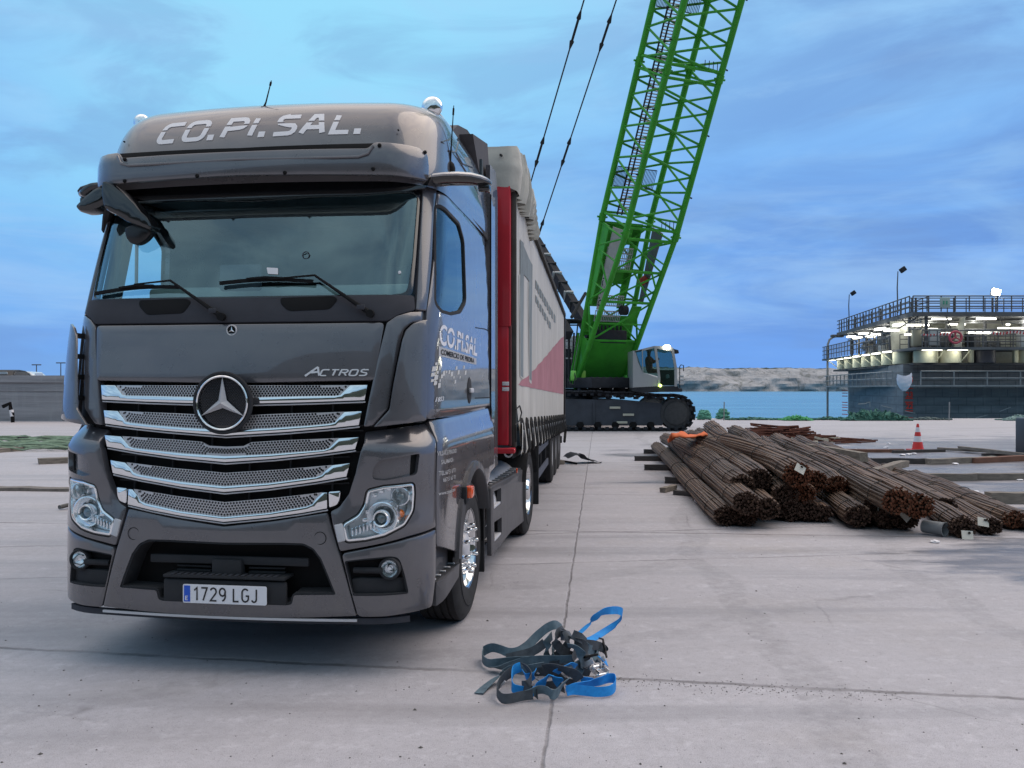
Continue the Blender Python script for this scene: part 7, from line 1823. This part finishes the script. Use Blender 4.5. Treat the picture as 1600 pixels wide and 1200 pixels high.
B_((1272,752,.48),(1150,674,.70),.15,hump=((.55,-.10,.05,.2),),sway=.06,ends=rorange,label='orange-rusted bundle just right of the highest tagged bundle')
B_((1226,774,.34),(1150,700,.30),.15,label='dark rebar bundle in the second layer under the tagged one')
B_((1233,797,.15),(1140,705,.16),.15,label='dark rebar bundle on the ground below the tagged one, left of a pair')
B_((1263,798,.15),(1170,705,.16),.14,label='dark rebar bundle on the ground below the tagged one, right of a pair')
B_((1252,771,.36),(1175,700,.36),.15,ends=rorange,label='rust-orange bundle wedged beneath the topmost tagged one')
# middle group
B_((1307,758,.40),(1190,690,.50),.14,sway=.08,label='rebar bundle ending at the notch just right of the orange-rusted pair',ends=rorange)
B_((1285,802,.12),(1220,735,.13),.11,nb_=30,label='thin dark rebar bundle nearly hidden on the ground below the notch')
B_((1342,806,.16),(1240,725,.30),.145,label='round-ended rebar bundle pointing down beside the first low tag')
B_((1370,790,.26),(1248,712,.36),.145,tag=(.35,-.35,8),label='rebar bundle with a low white tag, left of the big dark pair')
B_((1406,783,.42),(1215,688,.55),.165,ends=rorange,label='long thick rebar bundle on top in the middle, rust-orange front end')
B_((1438,791,.34),(1250,690,.40),.16,ends=rorange,label='long rebar bundle right of the topmost middle one')
B_((1418,811,.14),(1290,722,.15),.14,tag=(-.1,.3,50),label='rebar bundle on the ground with a twisted white tag')
B_((1385,812,.12),(1290,735,.12),.12,nb_=30,label='small rebar bundle in the shade under the middle layer')
# right group
B_((1507,823,.13),(1350,722,.16),.13,tag=(.25,-.6,4),flat=.85,label='flat rebar bundle beside the grey pipe, white tag under its end')
B_((1551,822,.11),(1392,735,.14),.115,tag=(-.75,.4,10),flat=.8,label='flat rebar bundle right of the pipe with a tag on its left side')
B_((1588,812,.13),(1384,733,.16),.125,flat=.8,ends=rorange,label='rightmost rusty rebar bundle running to the frame edge')
B_((1618,818,.11),(1430,742,.12),.11,nb_=36,flat=.8,label='rebar bundle leaving the frame at the right')
B_((1480,790,.20),(1290,696,.25),.11,nb_=30,label='slim rebar bundle lying behind the grey pipe')
# loose rusty bar pile further back
root=empty('rusty_bar_pile',G(1210,690),0,label='low heap of short rusty-red bars behind the long bundles',cat='scrap pile')
bb=MB()
for k in range(150):
    c_=Vector((RB.gauss(0,1.0),RB.gauss(0,.9),0)); h=max(0,.62-.30*c_.length); a_=RB.gauss(R(-25),.5); l_=RB.uniform(.5,1.4); dz=RB.uniform(-.12,.12); c_.z=max(.05,h*RB.random()+.05)
    dd=Vector((math.cos(a_)*l_,math.sin(a_)*l_,dz)); bb.tube([c_-dd/2,c_+dd/2],RB.uniform(.015,.035),5)
bb.build('bars',mat('rust_red',(.10,.035,.022),rough=.8,noisy=.4,nscale=6),root)
# mixed timber offcuts
wood=mat('old_timber',(.20,.175,.15),rough=.85,noisy=.4,nscale=5,streak=(1,6,6)); woodd=mat('dark_timber',(.060,.055,.055),rough=.85,noisy=.4,nscale=5,streak=(1,6,6)); woodl=mat('pale_timber',(.46,.42,.34),rough=.8,noisy=.25,nscale=6); woodr=mat('red_timber',(.17,.085,.06),rough=.85,noisy=.3,nscale=5)
def beam(u0,v0,u1,v1,w_,h_,m,label,z=0,name='timber_beam',grp='timbers lying on the quay',cat='timber'):
    a=G(u0,v0,z);c_=G(u1,v1,z); d=(c_-a); L_=d.length; ctr=(a+c_)/2; rz=math.atan2(d.y,d.x)
    bb=MB(); n=5
    V=[];Fc=[]
    for i in range(n+1):
        x=-L_/2+L_*i/n; j=.012*RB.uniform(-1,1)
        for y,zz in ((-w_/2,0),(w_/2,0),(w_/2,h_),(-w_/2,h_)): V.append((x+RB.uniform(-.02,.02),y+j,zz+.5*j*(1 if zz else 0)))
    for i in range(n):
        for k in range(4): Fc.append((i*4+k,i*4+(k+1)%4,(i+1)*4+(k+1)%4,(i+1)*4+k))
    Fc+=[(3,2,1,0),tuple(n*4+k for k in range(4))]
    o=mk(name,V,Fc,m,smooth=False,label=label,cat=cat,group=grp); o.location=(ctr.x,ctr.y,z+.002); o.rotation_euler=(0,0,rz); return o
GD='dark skids under the rebar heap'
for (u0,v0,u1,v1,lb) in ((1006,709,1100,708,'back dark skid poking out left of the rebar heap'),(992,720,1110,721,'longest dark skid poking out left of the rebar heap'),(1007,734.5,1130,736,'third dark skid from the back, poking out left of the rebar heap'),(1039,755,1140,757,'short front dark skid poking out left of the rebar heap')):
    beam(u0,v0,u1,v1,.10,.11,woodd,lb,grp=GD,name='timber_skid',cat='skid')
beam(1055,773,1088,776,.10,.07,woodd,'broken dark wood end near the front skid',grp=GD,name='timber_skid',cat='skid')
beam(1035,770,1054,765,.10,.08,wood,'small grey wood offcut left of the heap')
beam(1225,790,1290,795,.10,.10,woodd,'dark skid under the middle bundles, seen between their ends',grp=GD,name='timber_skid',cat='skid')
beam(1262,706,1350,722,.16,.17,wood,'thick grey beam lying across the top of the long bundles',z=.35)
beam(1362,744,1413,729,.16,.12,wood,'grey plank propped at an angle on the bars right of the thick beam',z=.20)
beam(1280,706,1412,707,.18,.08,woodr,'reddish board behind the heap, just in front of the cone')
beam(1395,708,1475,706,.12,.07,woodd,'dark board running behind the cone base')
beam(1360,724,1450,725,.18,.12,woodd,'dark timber in the second row behind the bars')
beam(1450,726,1555,721,.20,.12,wood,'grey timber in the second row, middle piece')
beam(1518,723.5,1625,719,.20,.12,woodr,'brown timber in the second row at the right edge')
beam(1432,750.5,1525,750.5,.14,.12,wood,'grey beam in the third row, left piece',)
beam(1525,750,1640,749,.14,.12,wood,'grey beam in the third row reaching the frame edge')
beam(1543,786,1640,787,.20,.16,wood,'grey beam in the front row at the right edge')
beam(1465,703,1560,708,.14,.07,wood,'long thin grey lath slanting back from the cone',z=.02)
beam(1500,701,1625,716,.12,.07,wood,'long lath crossing the others near the right edge',z=.08)
beam(1535,712,1590,713,.22,.06,woodd,'short dark plank under the crossed laths')
ORD=['first','second','third','fourth','fifth','sixth','seventh','eighth','ninth','tenth','eleventh','twelfth','thirteenth']
for k,(u,v,a_) in enumerate(sorted(((1249,686,60),(1256,690,20),(1262,684,-50),(1268,690,75),(1276,687,88),(1280,692,10),(1292,687,-40),(1298,690,-35),(1264,697,15),(1250,695,-20),(1287,695,5)))):
    p=G(u,v); o=mk('wood_offcut',[(x,y,z) for x in(-.28,.28) for y in(-.05,.05) for z in(0,.06)],[(0,1,3,2),(4,6,7,5),(0,4,5,1),(2,3,7,6),(0,2,6,4),(1,5,7,3)],woodl,smooth=False,label=ORD[k]+' pale sawn offcut from the left in the scattered pile behind the bars',cat='offcut',group='pale offcuts scattered behind the bars'); o.location=(p.x,p.y,.03+.05*(k%3)); o.rotation_euler=(0,R(RB.uniform(-20,20)),R(a_))
# orange cloth over bar ends
V=[];Fc=[];p0=G(1074,688,.74)
for i in range(15):
    for j in range(8):
        x=-.34+.68*i/14;y=-.25+.5*j/7; V.append((x,y+.25*x,.0+.14*MN.noise(Vector((x*3,y*3,1)))+.12*math.cos(y*3)+.10*x+ .06*MN.noise(Vector((x*9,y*9,1)))))
for i in range(14):
    for j in range(7): k=i*8+j; Fc.append((k,k+8,k+9,k+1))
o=mk('orange_cloth',V,Fc,mat('cloth_orange',(.62,.14,.045),rough=.8),ang=180,label='crumpled orange cloth over the far ends of the rebar bundles',cat='cloth'); o.location=p0; md=o.modifiers.new('s','SOLIDIFY'); md.thickness=.02
p=G(1093,795); 
def stone(name,u,v,r,m,label,cat,flat=.7):
    p=G(u,v); V=[];Fc=[];n=10
    bm=bmesh.new(); bmesh.ops.create_icosphere(bm,subdivisions=2,radius=r)
    for q in bm.verts: q.co*=1+.45*MN.noise(q.co*2.2/r+Vector((u,0,0))); q.co.z*=flat
    me=bpy.data.meshes.new(name); bm.to_mesh(me); bm.free(); me.materials.append(m); me.shade_smooth(); me.set_sharp_from_angle(angle=R(40)); o=bpy.data.objects.new(name,me); sc.collection.objects.link(o); o.location=(p.x,p.y,r*flat*.8); return props(o,label,cat)
stone('crumpled_paper',1092,786,.07,white,'white crumpled scrap on the ground left of the heap','litter')
for k,(u,v) in enumerate(sorted(((1344,712),(1352,714),(1420,711),(1428,710),(1400,722),(1388,694),(1384,700),(1493,726),(1490,765),(1525,769),(1594,751),(1461,848),(1410,712)))):
    o=stone('litter_scrap',u,v,.07 if v<740 else .05,white,ORD[k]+' small white scrap from the left among the timbers on wet ground','litter',.35); o['group']='white scraps among the timbers'
# grey plastic pipe
p=G(1459,836); o=empty('grey_pipe',(p.x,p.y,.085),R(-58),label='short grey plastic pipe lying open-ended between the rebar bundles',cat='pipe')
bb=MB(); bb.lathe([(-.12,.074),(.12,.077),(.14,.084),(.14,.071),(.12,.068),(-.12,.066),(-.12,.074)],(0,0,0),'x',40); bb.build('pipe_body',mat('pvc_grey',(.22,.235,.25),rough=.4,noisy=.1),o)
# traffic cone
p=G(1434,704); o=empty('traffic_cone',(p.x,p.y,0),R(10),label='red and white striped traffic cone standing behind the rebar heap',cat='cone')
cr_=mat('cone_red',(.62,.035,.03),rough=.5); cw_=mat('cone_white',(.68,.67,.70),rough=.5)
hc=42/F*G(1434,704).y; r0=.155*hc/.75;
def cr(z): return .155*(1-z/hc*.83)*hc/.75
bb=MB(); bb.box((0,0,.018),(.44*hc/.75,.44*hc/.75,.036),bev=.012); base_=bb.build('cone_base',cr_,o)
zs=[(.0,.30,cr_),(.30,.52,cw_),(.52,.68,cr_),(.68,.86,cw_),(.86,1.0,cr_)]
for (a,c_,m) in zs:
    bb=MB(); pf=[(.03+(hc-.03)*a,cr(hc*a)),(.03+(hc-.03)*c_,cr(hc*c_))]
    if c_==1.0: pf.append((hc,0))
    bb.lathe(pf,(0,0,0),'z',32); bb.build('cone_band',m,o)
# dark box at the right frame edge
p=G(1628,716); o=mk('metal_bin',*(lambda b:(b.v,b.f))(MB().box((0,0,.5),(.9,.7,.95),bev=.04)),mat('bin_dark',(.05,.055,.065),rough=.5),label='dark metal bin at the right edge of the quay',cat='bin'); o.location=(p.x,p.y,0)
bb=MB(); bb.tube([(-.45,-.3,.98),(-.2,-.3,1.05),(.45,-.3,.98)],.03,6); bb.build('bin_rim',galv,o)
# rubbish beside the trailer's rear axle
p=G(893,724); o=empty('wheel_chock',(p.x,p.y,0),R(20),label='crumpled dark sheet and straps lying behind the trailer wheels',cat='rubbish'); o.name='dark_rubbish'
V=[];Fc=[]
for i in range(11):
    for j in range(7):
        x=-.1+.75*i/10;y=-.25+.5*j/6; V.append((x,y,.03+max(0,.20*math.exp(-((x-.1)/.25)**2))+.05*MN.noise(Vector((x*7,y*7,0)))))
for i in range(10):
    for j in range(6): k=i*7+j; Fc.append((k,k+7,k+8,k+1))
mk('dark_sheet',V,Fc,gplast,o,ang=180)
bb=MB(); bb.tube([(-.5,-.1,.02),(-.35,.1,.08),(-.1,-.15,.04),(.0,-.3,.02)],.025,6); bb.build('cord',black,o); bb=MB(); bb.box((-.35,-.1,.04),(.22,.16,.08),bev=.01); bb.build('wood_block',wood,o)

# ================= ROPES AND NETS ALONG THE QUAY EDGE
gnet=mat('net_green',(.05,.15,.12),rough=.85,noisy=.5,nscale=3); glime=mat('net_lime',(.08,.34,.14),rough=.85,noisy=.4,nscale=3)
def coil(u,v,w_,h_,m,label,seed):
    p=G(u,v); s_=p.y/F; rr_=w_/2*s_; hh_=h_*s_; r=random.Random(seed); o=empty('rope_coil',(p.x,p.y,0),0,label=label,cat='rope')
    bb=MB(); P=[]; turns=9
    for i in range(turns*16):
        t_=2*math.pi*i/16; f=i/(turns*16); rad=rr_*(.82+.18*math.sin(i*.9))*(1-.6*f**2.5)*(1+.12*r.uniform(-1,1)); P.append((rad*math.cos(t_),rad*.8*math.sin(t_),.06+hh_*f+.04*r.uniform(-1,1)))
    bb.tube(P,.055,6); bb.build('coiled_rope',m,o); return o
crope=mat('rope_green',(.10,.30,.22),rough=.85,noisy=.5,nscale=9)
coil(1100.5,656,22,13,crope,'left of the two green rope coils standing on the quay edge',1)
coil(1129.5,655,20,14,crope,'right of the two green rope coils standing on the quay edge',2)
def heap(u0,u1,v,h_,m,label,seed,n=60,name='fishing_net'):
    a=G(u0,v);c_=G(u1,v); r=random.Random(seed); o=empty(name,((a.x+c_.x)/2,a.y,0),0,label=label,cat='net'); Wd=(c_.x-a.x); s_=a.y/F
    bb=MB()
    for k in range(n):
        x=r.uniform(-.5,.5); env=(1-abs(2*x)**2.2)*(.55+.45*math.sin(x*19+seed)**2); P=[]; y=r.uniform(-.5,.5); 
        for i in range(9):
            P.append(((x*Wd)+Wd/n*2.2*(i-4)*.5+r.uniform(-.08,.08),y+r.uniform(-.15,.15),max(.04,h_*s_*env*r.uniform(.2,1.0)*math.sin(math.pi*(i+.5)/9)**.5)))
        bb.tube(P,r.uniform(.03,.06),5)
    bb.build('net_strands',m,o)
    V=[];Fc=[];m_=40
    for i in range(m_+1):
        x=-.5+i/m_; env=max(.1,(1-abs(2*x)**2.4)*(.55+.45*math.sin(x*19+seed)**2))
        for j in range(9):
            t_=math.pi*j/8; V.append((x*Wd,-.45*math.cos(t_),h_*s_*env*.78*math.sin(t_)*(1+.5*MN.noise(Vector((x*25,t_*2,seed))))+.01))
    for i in range(m_):
        for j in range(8): k=i*9+j; Fc.append((k,k+9,k+10,k+1))
    mk('net_mass',V,Fc,m,o,ang=180); return o
heap(1222,1268,657,9,glime,'bright green net heap on the quay edge right of the rope coils',3,50)
heap(1313,1420,657,20,gnet,'large dark green net heap on the quay edge in front of the dock',4,110)
heap(1135,1222,656,4,gnet,'thin line of dark net along the quay edge between coils and lime heap',5,50)
heap(1268,1316,656,5,gnet,'low dark net strip between the lime heap and the large heap',6,30)
heap(1418,1475,656,5,mat('net_grey',(.07,.10,.10),rough=.85),'grey-green net tail right of the large dark heap',7,30)
heap(1568,1640,657,11,mat('net_teal',(.16,.24,.23),rough=.85),'pale teal net heap at the right edge of the quay',8,40)
for (u,vt,lb) in ((1131,628,'thin iron rod standing behind the right rope coil'),(1483,628,'thin iron rod standing on the quay edge right of the nets')):
    p=G(u,657); o=mk('iron_rod',*(lambda b:(b.v,b.f))(MB().tube([(0,0,0),(.02,0,W(u,vt,p.y).z)],.03,6)),galv,label=lb,cat='rod'); o.location=(p.x,p.y,0)
# left: long flat green nets, timbers
def longnet(u0,u1,v0,v1,m,label,seed):
    o=empty('fishing_net',G((u0+u1)/2,(v0+v1)/2),0,label=label,cat='net'); c0_=G((u0+u1)/2,(v0+v1)/2); r=random.Random(seed); bb=MB()
    for k in range(24):
        v=v0+(v1-v0)*r.random(); a=G(u0,v)-c0_; c_=G(u1+r.uniform(-8,8),v+r.uniform(-1,1))-c0_; P=[]
        for i in range(13): q=a.lerp(c_,i/12); P.append((q.x,q.y+r.uniform(-.15,.15),.03+.10*r.random()))
        bb.tube(P,r.uniform(.015,.04),5)
    bb.build('net_strands',m,o); return o
longnet(-60,135,686,706,mat('net_pale_green',(.20,.28,.20),rough=.85,noisy=.5,nscale=2),'pale green nets spread flat on the quay left of the truck',11)
beam(-20,708,31,704,.35,.10,wood,'weathered board at the left edge beside the green nets')
beam(60,725,135,722,.30,.12,wood,'rough grey timber lying left of the truck')
beam(-30,765.5,140,767,.25,.05,mat('stained_board',(.17,.15,.135),rough=.9,noisy=.3),'long low brown sleeper set in the quay left of the truck')
p=G(34,692); o=stone('dark_bundle',34,690,.18,black,'small black bundle on the green nets at left','bundle',.5)
p=G(104,797); o=empty('hose_end',(p.x,p.y,0),0,label='dark looped hose end on the ground beside the front left bumper',cat='hose')
bb=MB(); bb.tube([(-.10,0,.04),(-.06,.12,.05),(.05,.2,.05),(.25,.25,.04),(.5,.2,.03)],.03,8); bb.build('hose_length',mat('hose_grey',(.10,.10,.10),rough=.6),o)
# grit: small stones strewn over the slab
r=random.Random(9); bb=MB()
for k in range(520):
    v=640+ (1200-640)*r.random()**.8; u=r.uniform(-100,1700); 
    if 905>v and u<700: continue
    p=G(u,v); s_=r.choice((.002,.003,.003,.004,.005,.007)) if r.random()<.98 else .012
    a_=r.uniform(0,6); V=[(s_*math.cos(a_+q*1.57)*r.uniform(.7,1.3),s_*math.sin(a_+q*1.57)*r.uniform(.7,1.3),0) for q in range(4)]+[(0,0,s_*.7)]
    bb.add([Vector((p.x,p.y,.001))+Vector(q) for q in V],[(0,1,4),(1,2,4),(2,3,4),(3,0,4)])
for k in range(420):
    f=.42+.5*r.random(); a=G(400,1036).lerp(G(1500,1092),f); p=a+Vector((r.gauss(0,.05),r.gauss(0,.07),0)); s_=r.uniform(.002,.005)
    bb.add([p+Vector(q) for q in ((-s_,-s_,.001),(s_,-s_,.001),(0,s_,.001),(0,0,s_))],[(0,1,3),(1,2,3),(2,0,3)])
bb.build('gravel',mat('grit',(.11,.105,.10),rough=.9,noisy=.4,nscale=40),None,smooth=False,kind='stuff')
# ================= RATCHET STRAPS IN THE FOREGROUND
def strapmat(name,c0,c1):
    m=bpy.data.materials.new(name); m.use_nodes=True; t=m.node_tree; b=t.nodes['Principled BSDF']; c=t.nodes.new('ShaderNodeTexCoord').outputs['Object']
    n=noise(c,22,5,.65,nt_=t); t.links.new(mixc(ramp(n,[(.3,0),(.7,1)],nt_=t),c0,c1,nt_=t),b.inputs['Base Color']); b.inputs['Roughness'].default_value=.7
    bn=t.nodes.new('ShaderNodeBump'); bn.inputs['Strength'].default_value=.5; bn.inputs['Distance'].default_value=.001; t.links.new(noise(c,700,2,.5,nt_=t),bn.inputs['Height']); t.links.new(bn.outputs[0],b.inputs['Normal']); return m
sb=strapmat('strap_blue',(.006,.20,.60),(.012,.31,.78)); st=strapmat('strap_teal_grey',(.060,.10,.13),(.12,.18,.22)); sk=strapmat('strap_charcoal',(.030,.038,.048),(.070,.084,.10))
PS=G(860,1078); PS.z=0
def crm(P,n=10):
    o=[];m=len(P)
    for i in range(m-1):
        p0=P[max(i-1,0)];p1=P[i];p2=P[i+1];p3=P[min(i+2,m-1)]
        for k in range(n):
            t=k/n; o.append(.5*((2*p1)+(-p0+p2)*t+(2*p0-5*p1+4*p2-p3)*t*t+(-p0+3*p1-3*p2+p3)*t**3))
    o.append(P[-1]); return o
def ribbon(name,pts_,m,parent,w_=.054,th=.0032):
    """pts_: (u,v,z,tilt) - tilt 0 lies flat, 90 stands on its edge; (u,v) is the pixel of the ribbon's middle, z its height"""
    P=crm([G(u,v,z)-PS for u,v,z,t_ in pts_]); T=crm([Vector((t_,0,0)) for *_,t_ in pts_]); V=[];Fc=[];m_=len(P)
    WV=[]
    for i,p in enumerate(P):
        d=(P[min(i+1,m_-1)]-P[max(i-1,0)]).normalized(); h=Vector((d.y,-d.x,0))
        if h.length<.25: h=(WV[-1]-d*WV[-1].dot(d)) if WV else Vector((1,0,0))
        h=h.normalized(); up=h.cross(d).normalized()
        if up.z<0: up=-up
        a=R(T[i].x); q=h*math.cos(a)+up*math.sin(a)
        if WV and WV[-1].dot(q)<0 and T[i].x>45: q=-q
        WV.append(q)
    for it in range(5): WV=[WV[0]]+[(WV[i-1]+WV[i]*2+WV[i+1]) for i in range(1,m_-1)]+[WV[-1]]; WV=[q.normalized() for q in WV]
    for it in range(3): P=[P[0]]+[(P[i-1]+P[i]*2+P[i+1])/4 for i in range(1,m_-1)]+[P[-1]]
    for i,p in enumerate(P):
        d=(P[min(i+1,m_-1)]-P[max(i-1,0)]).normalized(); wv=WV[i]; wv=(wv-d*wv.dot(d)).normalized(); nn=wv.cross(d).normalized()
        lo=min((p+wv*w_/2).z,(p-wv*w_/2).z)
        if lo<.002: p=p+Vector((0,0,.002-lo))
        V+=[p+wv*w_/2+nn*th/2,p-wv*w_/2+nn*th/2,p-wv*w_/2-nn*th/2,p+wv*w_/2-nn*th/2]
    for i in range(m_-1):
        for k in range(4): Fc.append((i*4+k,i*4+(k+1)%4,(i+1)*4+(k+1)%4,(i+1)*4+k))
    Fc+=[(3,2,1,0),tuple((m_-1)*4+k for k in range(4))]
    bb=MB(); bb.add(V,Fc); return bb.build(name,m,parent,ang=50)
s1_=empty('ratchet_strap',PS,0,label='tangled heap of blue and dark grey ratchet straps lying on the concrete in front',cat='strap')
Z=lambda u,v,s_=5.333: (720+u/s_,920+v/s_)
def Rb(name,L_,m,**k): return ribbon(name,[(*Z(u,v),z,t_) for u,v,z,t_ in L_],m,s1_,**k)
# teal-grey straps, upper left loop and long arms
Rb('grey_webbing',[(840,330,.20,75),(790,300,.24,70),(720,325,.22,65),(640,390,.17,60),(560,470,.12,55),(480,520,.09,60),(400,530,.08,75),(330,505,.09,88),(260,490,.08,90),(195,520,.05,90),(180,580,.04,88),(230,620,.04,85),(300,615,.05,75),(400,600,.07,62),(520,590,.09,60),(650,590,.10,62),(740,600,.10,70)],st)
Rb('grey_webbing',[(250,650,.03,20),(320,660,.04,35),(400,640,.06,60),(480,620,.08,72),(560,600,.10,80),(700,590,.12,75),(820,590,.13,70),(930,580,.14,60)],st)
Rb('grey_webbing',[(860,340,.25,60),(800,380,.25,85),(790,440,.22,88),(830,500,.17,80),(890,545,.12,70),(940,560,.09,60)],sk)
Rb('grey_webbing',[(870,345,.26,20),(900,375,.27,50),(860,400,.26,70)],sk)
Rb('grey_webbing',[(760,390,.22,88),(725,440,.20,90),(710,520,.14,88),(730,600,.08,80),(790,610,.07,70)],st)
Rb('grey_webbing',[(700,450,.17,80),(620,510,.12,65),(540,540,.09,60),(460,560,.07,62),(380,580,.05,70)],sk)
Rb('grey_webbing',[(890,470,.22,40),(960,490,.21,45),(1010,560,.16,60),(1000,640,.09,70),(980,700,.05,75)],st)
Rb('grey_webbing',[(900,400,.25,30),(960,430,.24,50),(1020,470,.20,70),(1050,540,.14,80),(1030,600,.10,70)],sk)
Rb('grey_webbing',[(1040,460,.18,85),(1120,470,.15,85),(1190,500,.10,80),(1210,560,.06,70)],sk)
Rb('grey_webbing',[(930,380,.28,85),(1000,410,.25,88),(1040,450,.20,85)],sk)
# lower grey loops
Rb('grey_webbing',[(150,870,.008,4),(200,820,.012,8),(270,760,.03,15),(330,720,.05,20),(380,700,.07,45)],st)
Rb('grey_webbing',[(430,690,.09,70),(370,730,.08,85),(320,790,.06,90),(300,850,.045,90),(340,910,.035,90),(410,915,.035,90),(500,895,.035,90),(600,880,.04,88)],sk)
Rb('grey_webbing',[(480,900,.03,80),(560,880,.04,82),(650,840,.06,70),(720,850,.06,75),(760,880,.05,88),(800,870,.05,85),(850,800,.08,60),(900,750,.10,40)],st)
Rb('grey_webbing',[(520,640,.12,50),(560,680,.12,80),(590,740,.10,88),(560,800,.08,85),(510,810,.06,80)],sk)
Rb('grey_webbing',[(690,660,.12,60),(780,650,.14,55),(880,680,.13,60),(960,720,.09,70),(990,760,.06,75)],sk)
Rb('grey_webbing',[(540,830,.04,80),(600,850,.04,85),(640,880,.04,85)],sk)
Rb('grey_webbing',[(560,560,.06,60),(640,600,.07,75),(720,640,.08,80),(800,630,.10,70),(870,590,.12,60)],sk)
Rb('grey_webbing',[(780,470,.15,85),(760,540,.12,88),(790,600,.09,80),(860,620,.07,60),(930,600,.06,50),(980,560,.07,50)],st)
Rb('grey_webbing',[(700,600,.05,40),(780,570,.07,60),(850,520,.12,75),(900,450,.18,80),(880,400,.22,75),(830,390,.24,70)],sk)
Rb('grey_webbing',[(960,520,.12,80),(930,600,.10,85),(960,660,.07,80),(1020,690,.05,70),(1080,700,.04,60)],sk)
Rb('grey_webbing',[(1000,440,.19,80),(1060,500,.15,85),(1130,520,.10,75),(1150,560,.08,60),(1110,600,.06,50)],st)
Rb('grey_webbing',[(880,690,.10,70),(940,650,.11,80),(1010,620,.09,80),(1060,640,.06,70)],st)
Rb('grey_webbing',[(600,700,.06,60),(680,690,.08,75),(760,700,.09,80),(820,720,.07,70),(880,770,.05,60),(950,780,.04,50)],sk)
Rb('grey_webbing',[(640,760,.03,30),(700,800,.04,50),(780,800,.05,70),(860,830,.05,75)],sk)
Rb('grey_webbing',[(350,700,.05,60),(430,670,.07,75),(520,680,.08,80),(610,660,.10,75),(680,640,.10,60)],st)
# blue straps
Rb('blue_webbing',[(950,400,.22,20),(1010,350,.22,18),(1080,280,.25,25),(1140,220,.30,45),(1190,190,.32,70),(1250,180,.32,85),(1310,180,.30,88),(1345,200,.27,85),(1330,250,.22,60),(1280,300,.17,35),(1190,360,.13,22),(1110,410,.12,20),(1060,430,.12,25)],sb,w_=.048)
Rb('blue_webbing',[(1140,560,.12,30),(1180,580,.13,25),(1220,640,.10,40)],sb,w_=.05)
Rb('blue_webbing',[(500,650,.12,80),(440,680,.11,88),(425,760,.08,90),(440,830,.05,88),(520,850,.04,80)],sb)
Rb('blue_webbing',[(520,690,.10,60),(550,740,.08,70),(600,720,.10,60),(620,680,.12,60)],sb)
Rb('blue_webbing',[(600,860,.05,88),(640,830,.06,75),(690,770,.10,50),(740,720,.13,30),(790,740,.12,20),(830,790,.07,60)],sb)
Rb('blue_webbing',[(790,700,.10,40),(850,660,.13,40),(900,640,.13,50),(950,660,.10,60)],sb)
Rb('blue_webbing',[(880,860,.035,60),(920,830,.05,80),(1000,810,.05,70),(1080,790,.05,60),(1160,770,.06,75),(1230,745,.06,88),(1280,750,.055,90),(1290,800,.045,90),(1250,845,.04,88),(1150,860,.035,86),(1040,850,.035,82),(940,840,.04,78),(880,850,.04,70)],sb)
Rb('blue_webbing',[(1000,760,.05,60),(1050,770,.05,70),(1090,780,.04,75)],sb)
# ratchet buckle: frame plates, drum, handle
rt_=empty('ratchet_buckle',(0,0,0)); rt_.parent=s1_
def RP(u,v,z): a,b_=Z(u,v); return G(a,b_,z)-PS
A_=RP(1040,680,.09);B2=RP(1220,640,.09)
ax=(B2-A_).normalized(); hz=Vector((-ax.y,ax.x,0)).normalized(); Mx=Matrix((ax,hz,Vector((0,0,1)))).transposed()
ctr=(A_+B2)/2
def rbox(x,y,z,d,m,name,par=rt_,rx=0,bev=.002):
    bb=MB(); bb.box(ctr+Mx@Vector((x,y,z)),d,rot=Mx@Matrix.Rotation(R(rx),3,'X'),bev=bev); return bb.build(name,m,par)
for s_ in(-1,1):
    rbox(.0+s_*.035,-.01,.0,(.003,.12,.036),chrome,'ratchet_plate',rx=14); rbox(s_*.042,.02,.03,(.003,.10,.03),satin,'handle_arm',rx=-30)
    bb=MB(); bb.lathe([(-.003,.008),(-.003,.022),(.003,.022),(.003,.008)],ctr+Mx@Vector((s_*.030,-.005,.012)),'x',18); bb.build('ratchet_gear',satin,rt_)
bb=MB(); bb.tube([ctr+Mx@Vector((-.05,-.005,.012)),ctr+Mx@Vector((.05,-.005,.012))],.008,10); bb.build('ratchet_drum',chrome,rt_)
bb=MB(); bb.tube([ctr+Mx@Vector((-.045,-.055,-.02)),ctr+Mx@Vector((.045,-.055,-.02))],.006,10); bb.build('cross_bolt',chrome,rt_)
rbox(0,.055,.055,(.095,.028,.014),black,'handle_grip',rx=-20,bev=.005); rbox(-.0,-.035,.004,(.055,.012,.006),chrome,'pawl'); rbox(.02,.012,.018,(.04,.03,.004),satin,'spring_plate')
bb=MB(); bb.tube([RP(1150,410,.17),RP(1185,420,.16),RP(1190,460,.14),RP(1205,520,.10),RP(1215,570,.08)],[.004,.007,.008,.008,.006],8); bb.build('hook',mat('hook_black',(.02,.02,.022),rough=.4,metal=.6),s1_)
bb=MB(); bb.tube([RP(630,690,.13),RP(650,700,.12)],.009,8); bb.build('wire_hook',chrome,s1_)
bb=MB(); bb.tube([RP(330,820,.035),RP(350,790,.06),RP(370,770,.075)],.006,8); bb.build('wire_hook',satin,s1_)
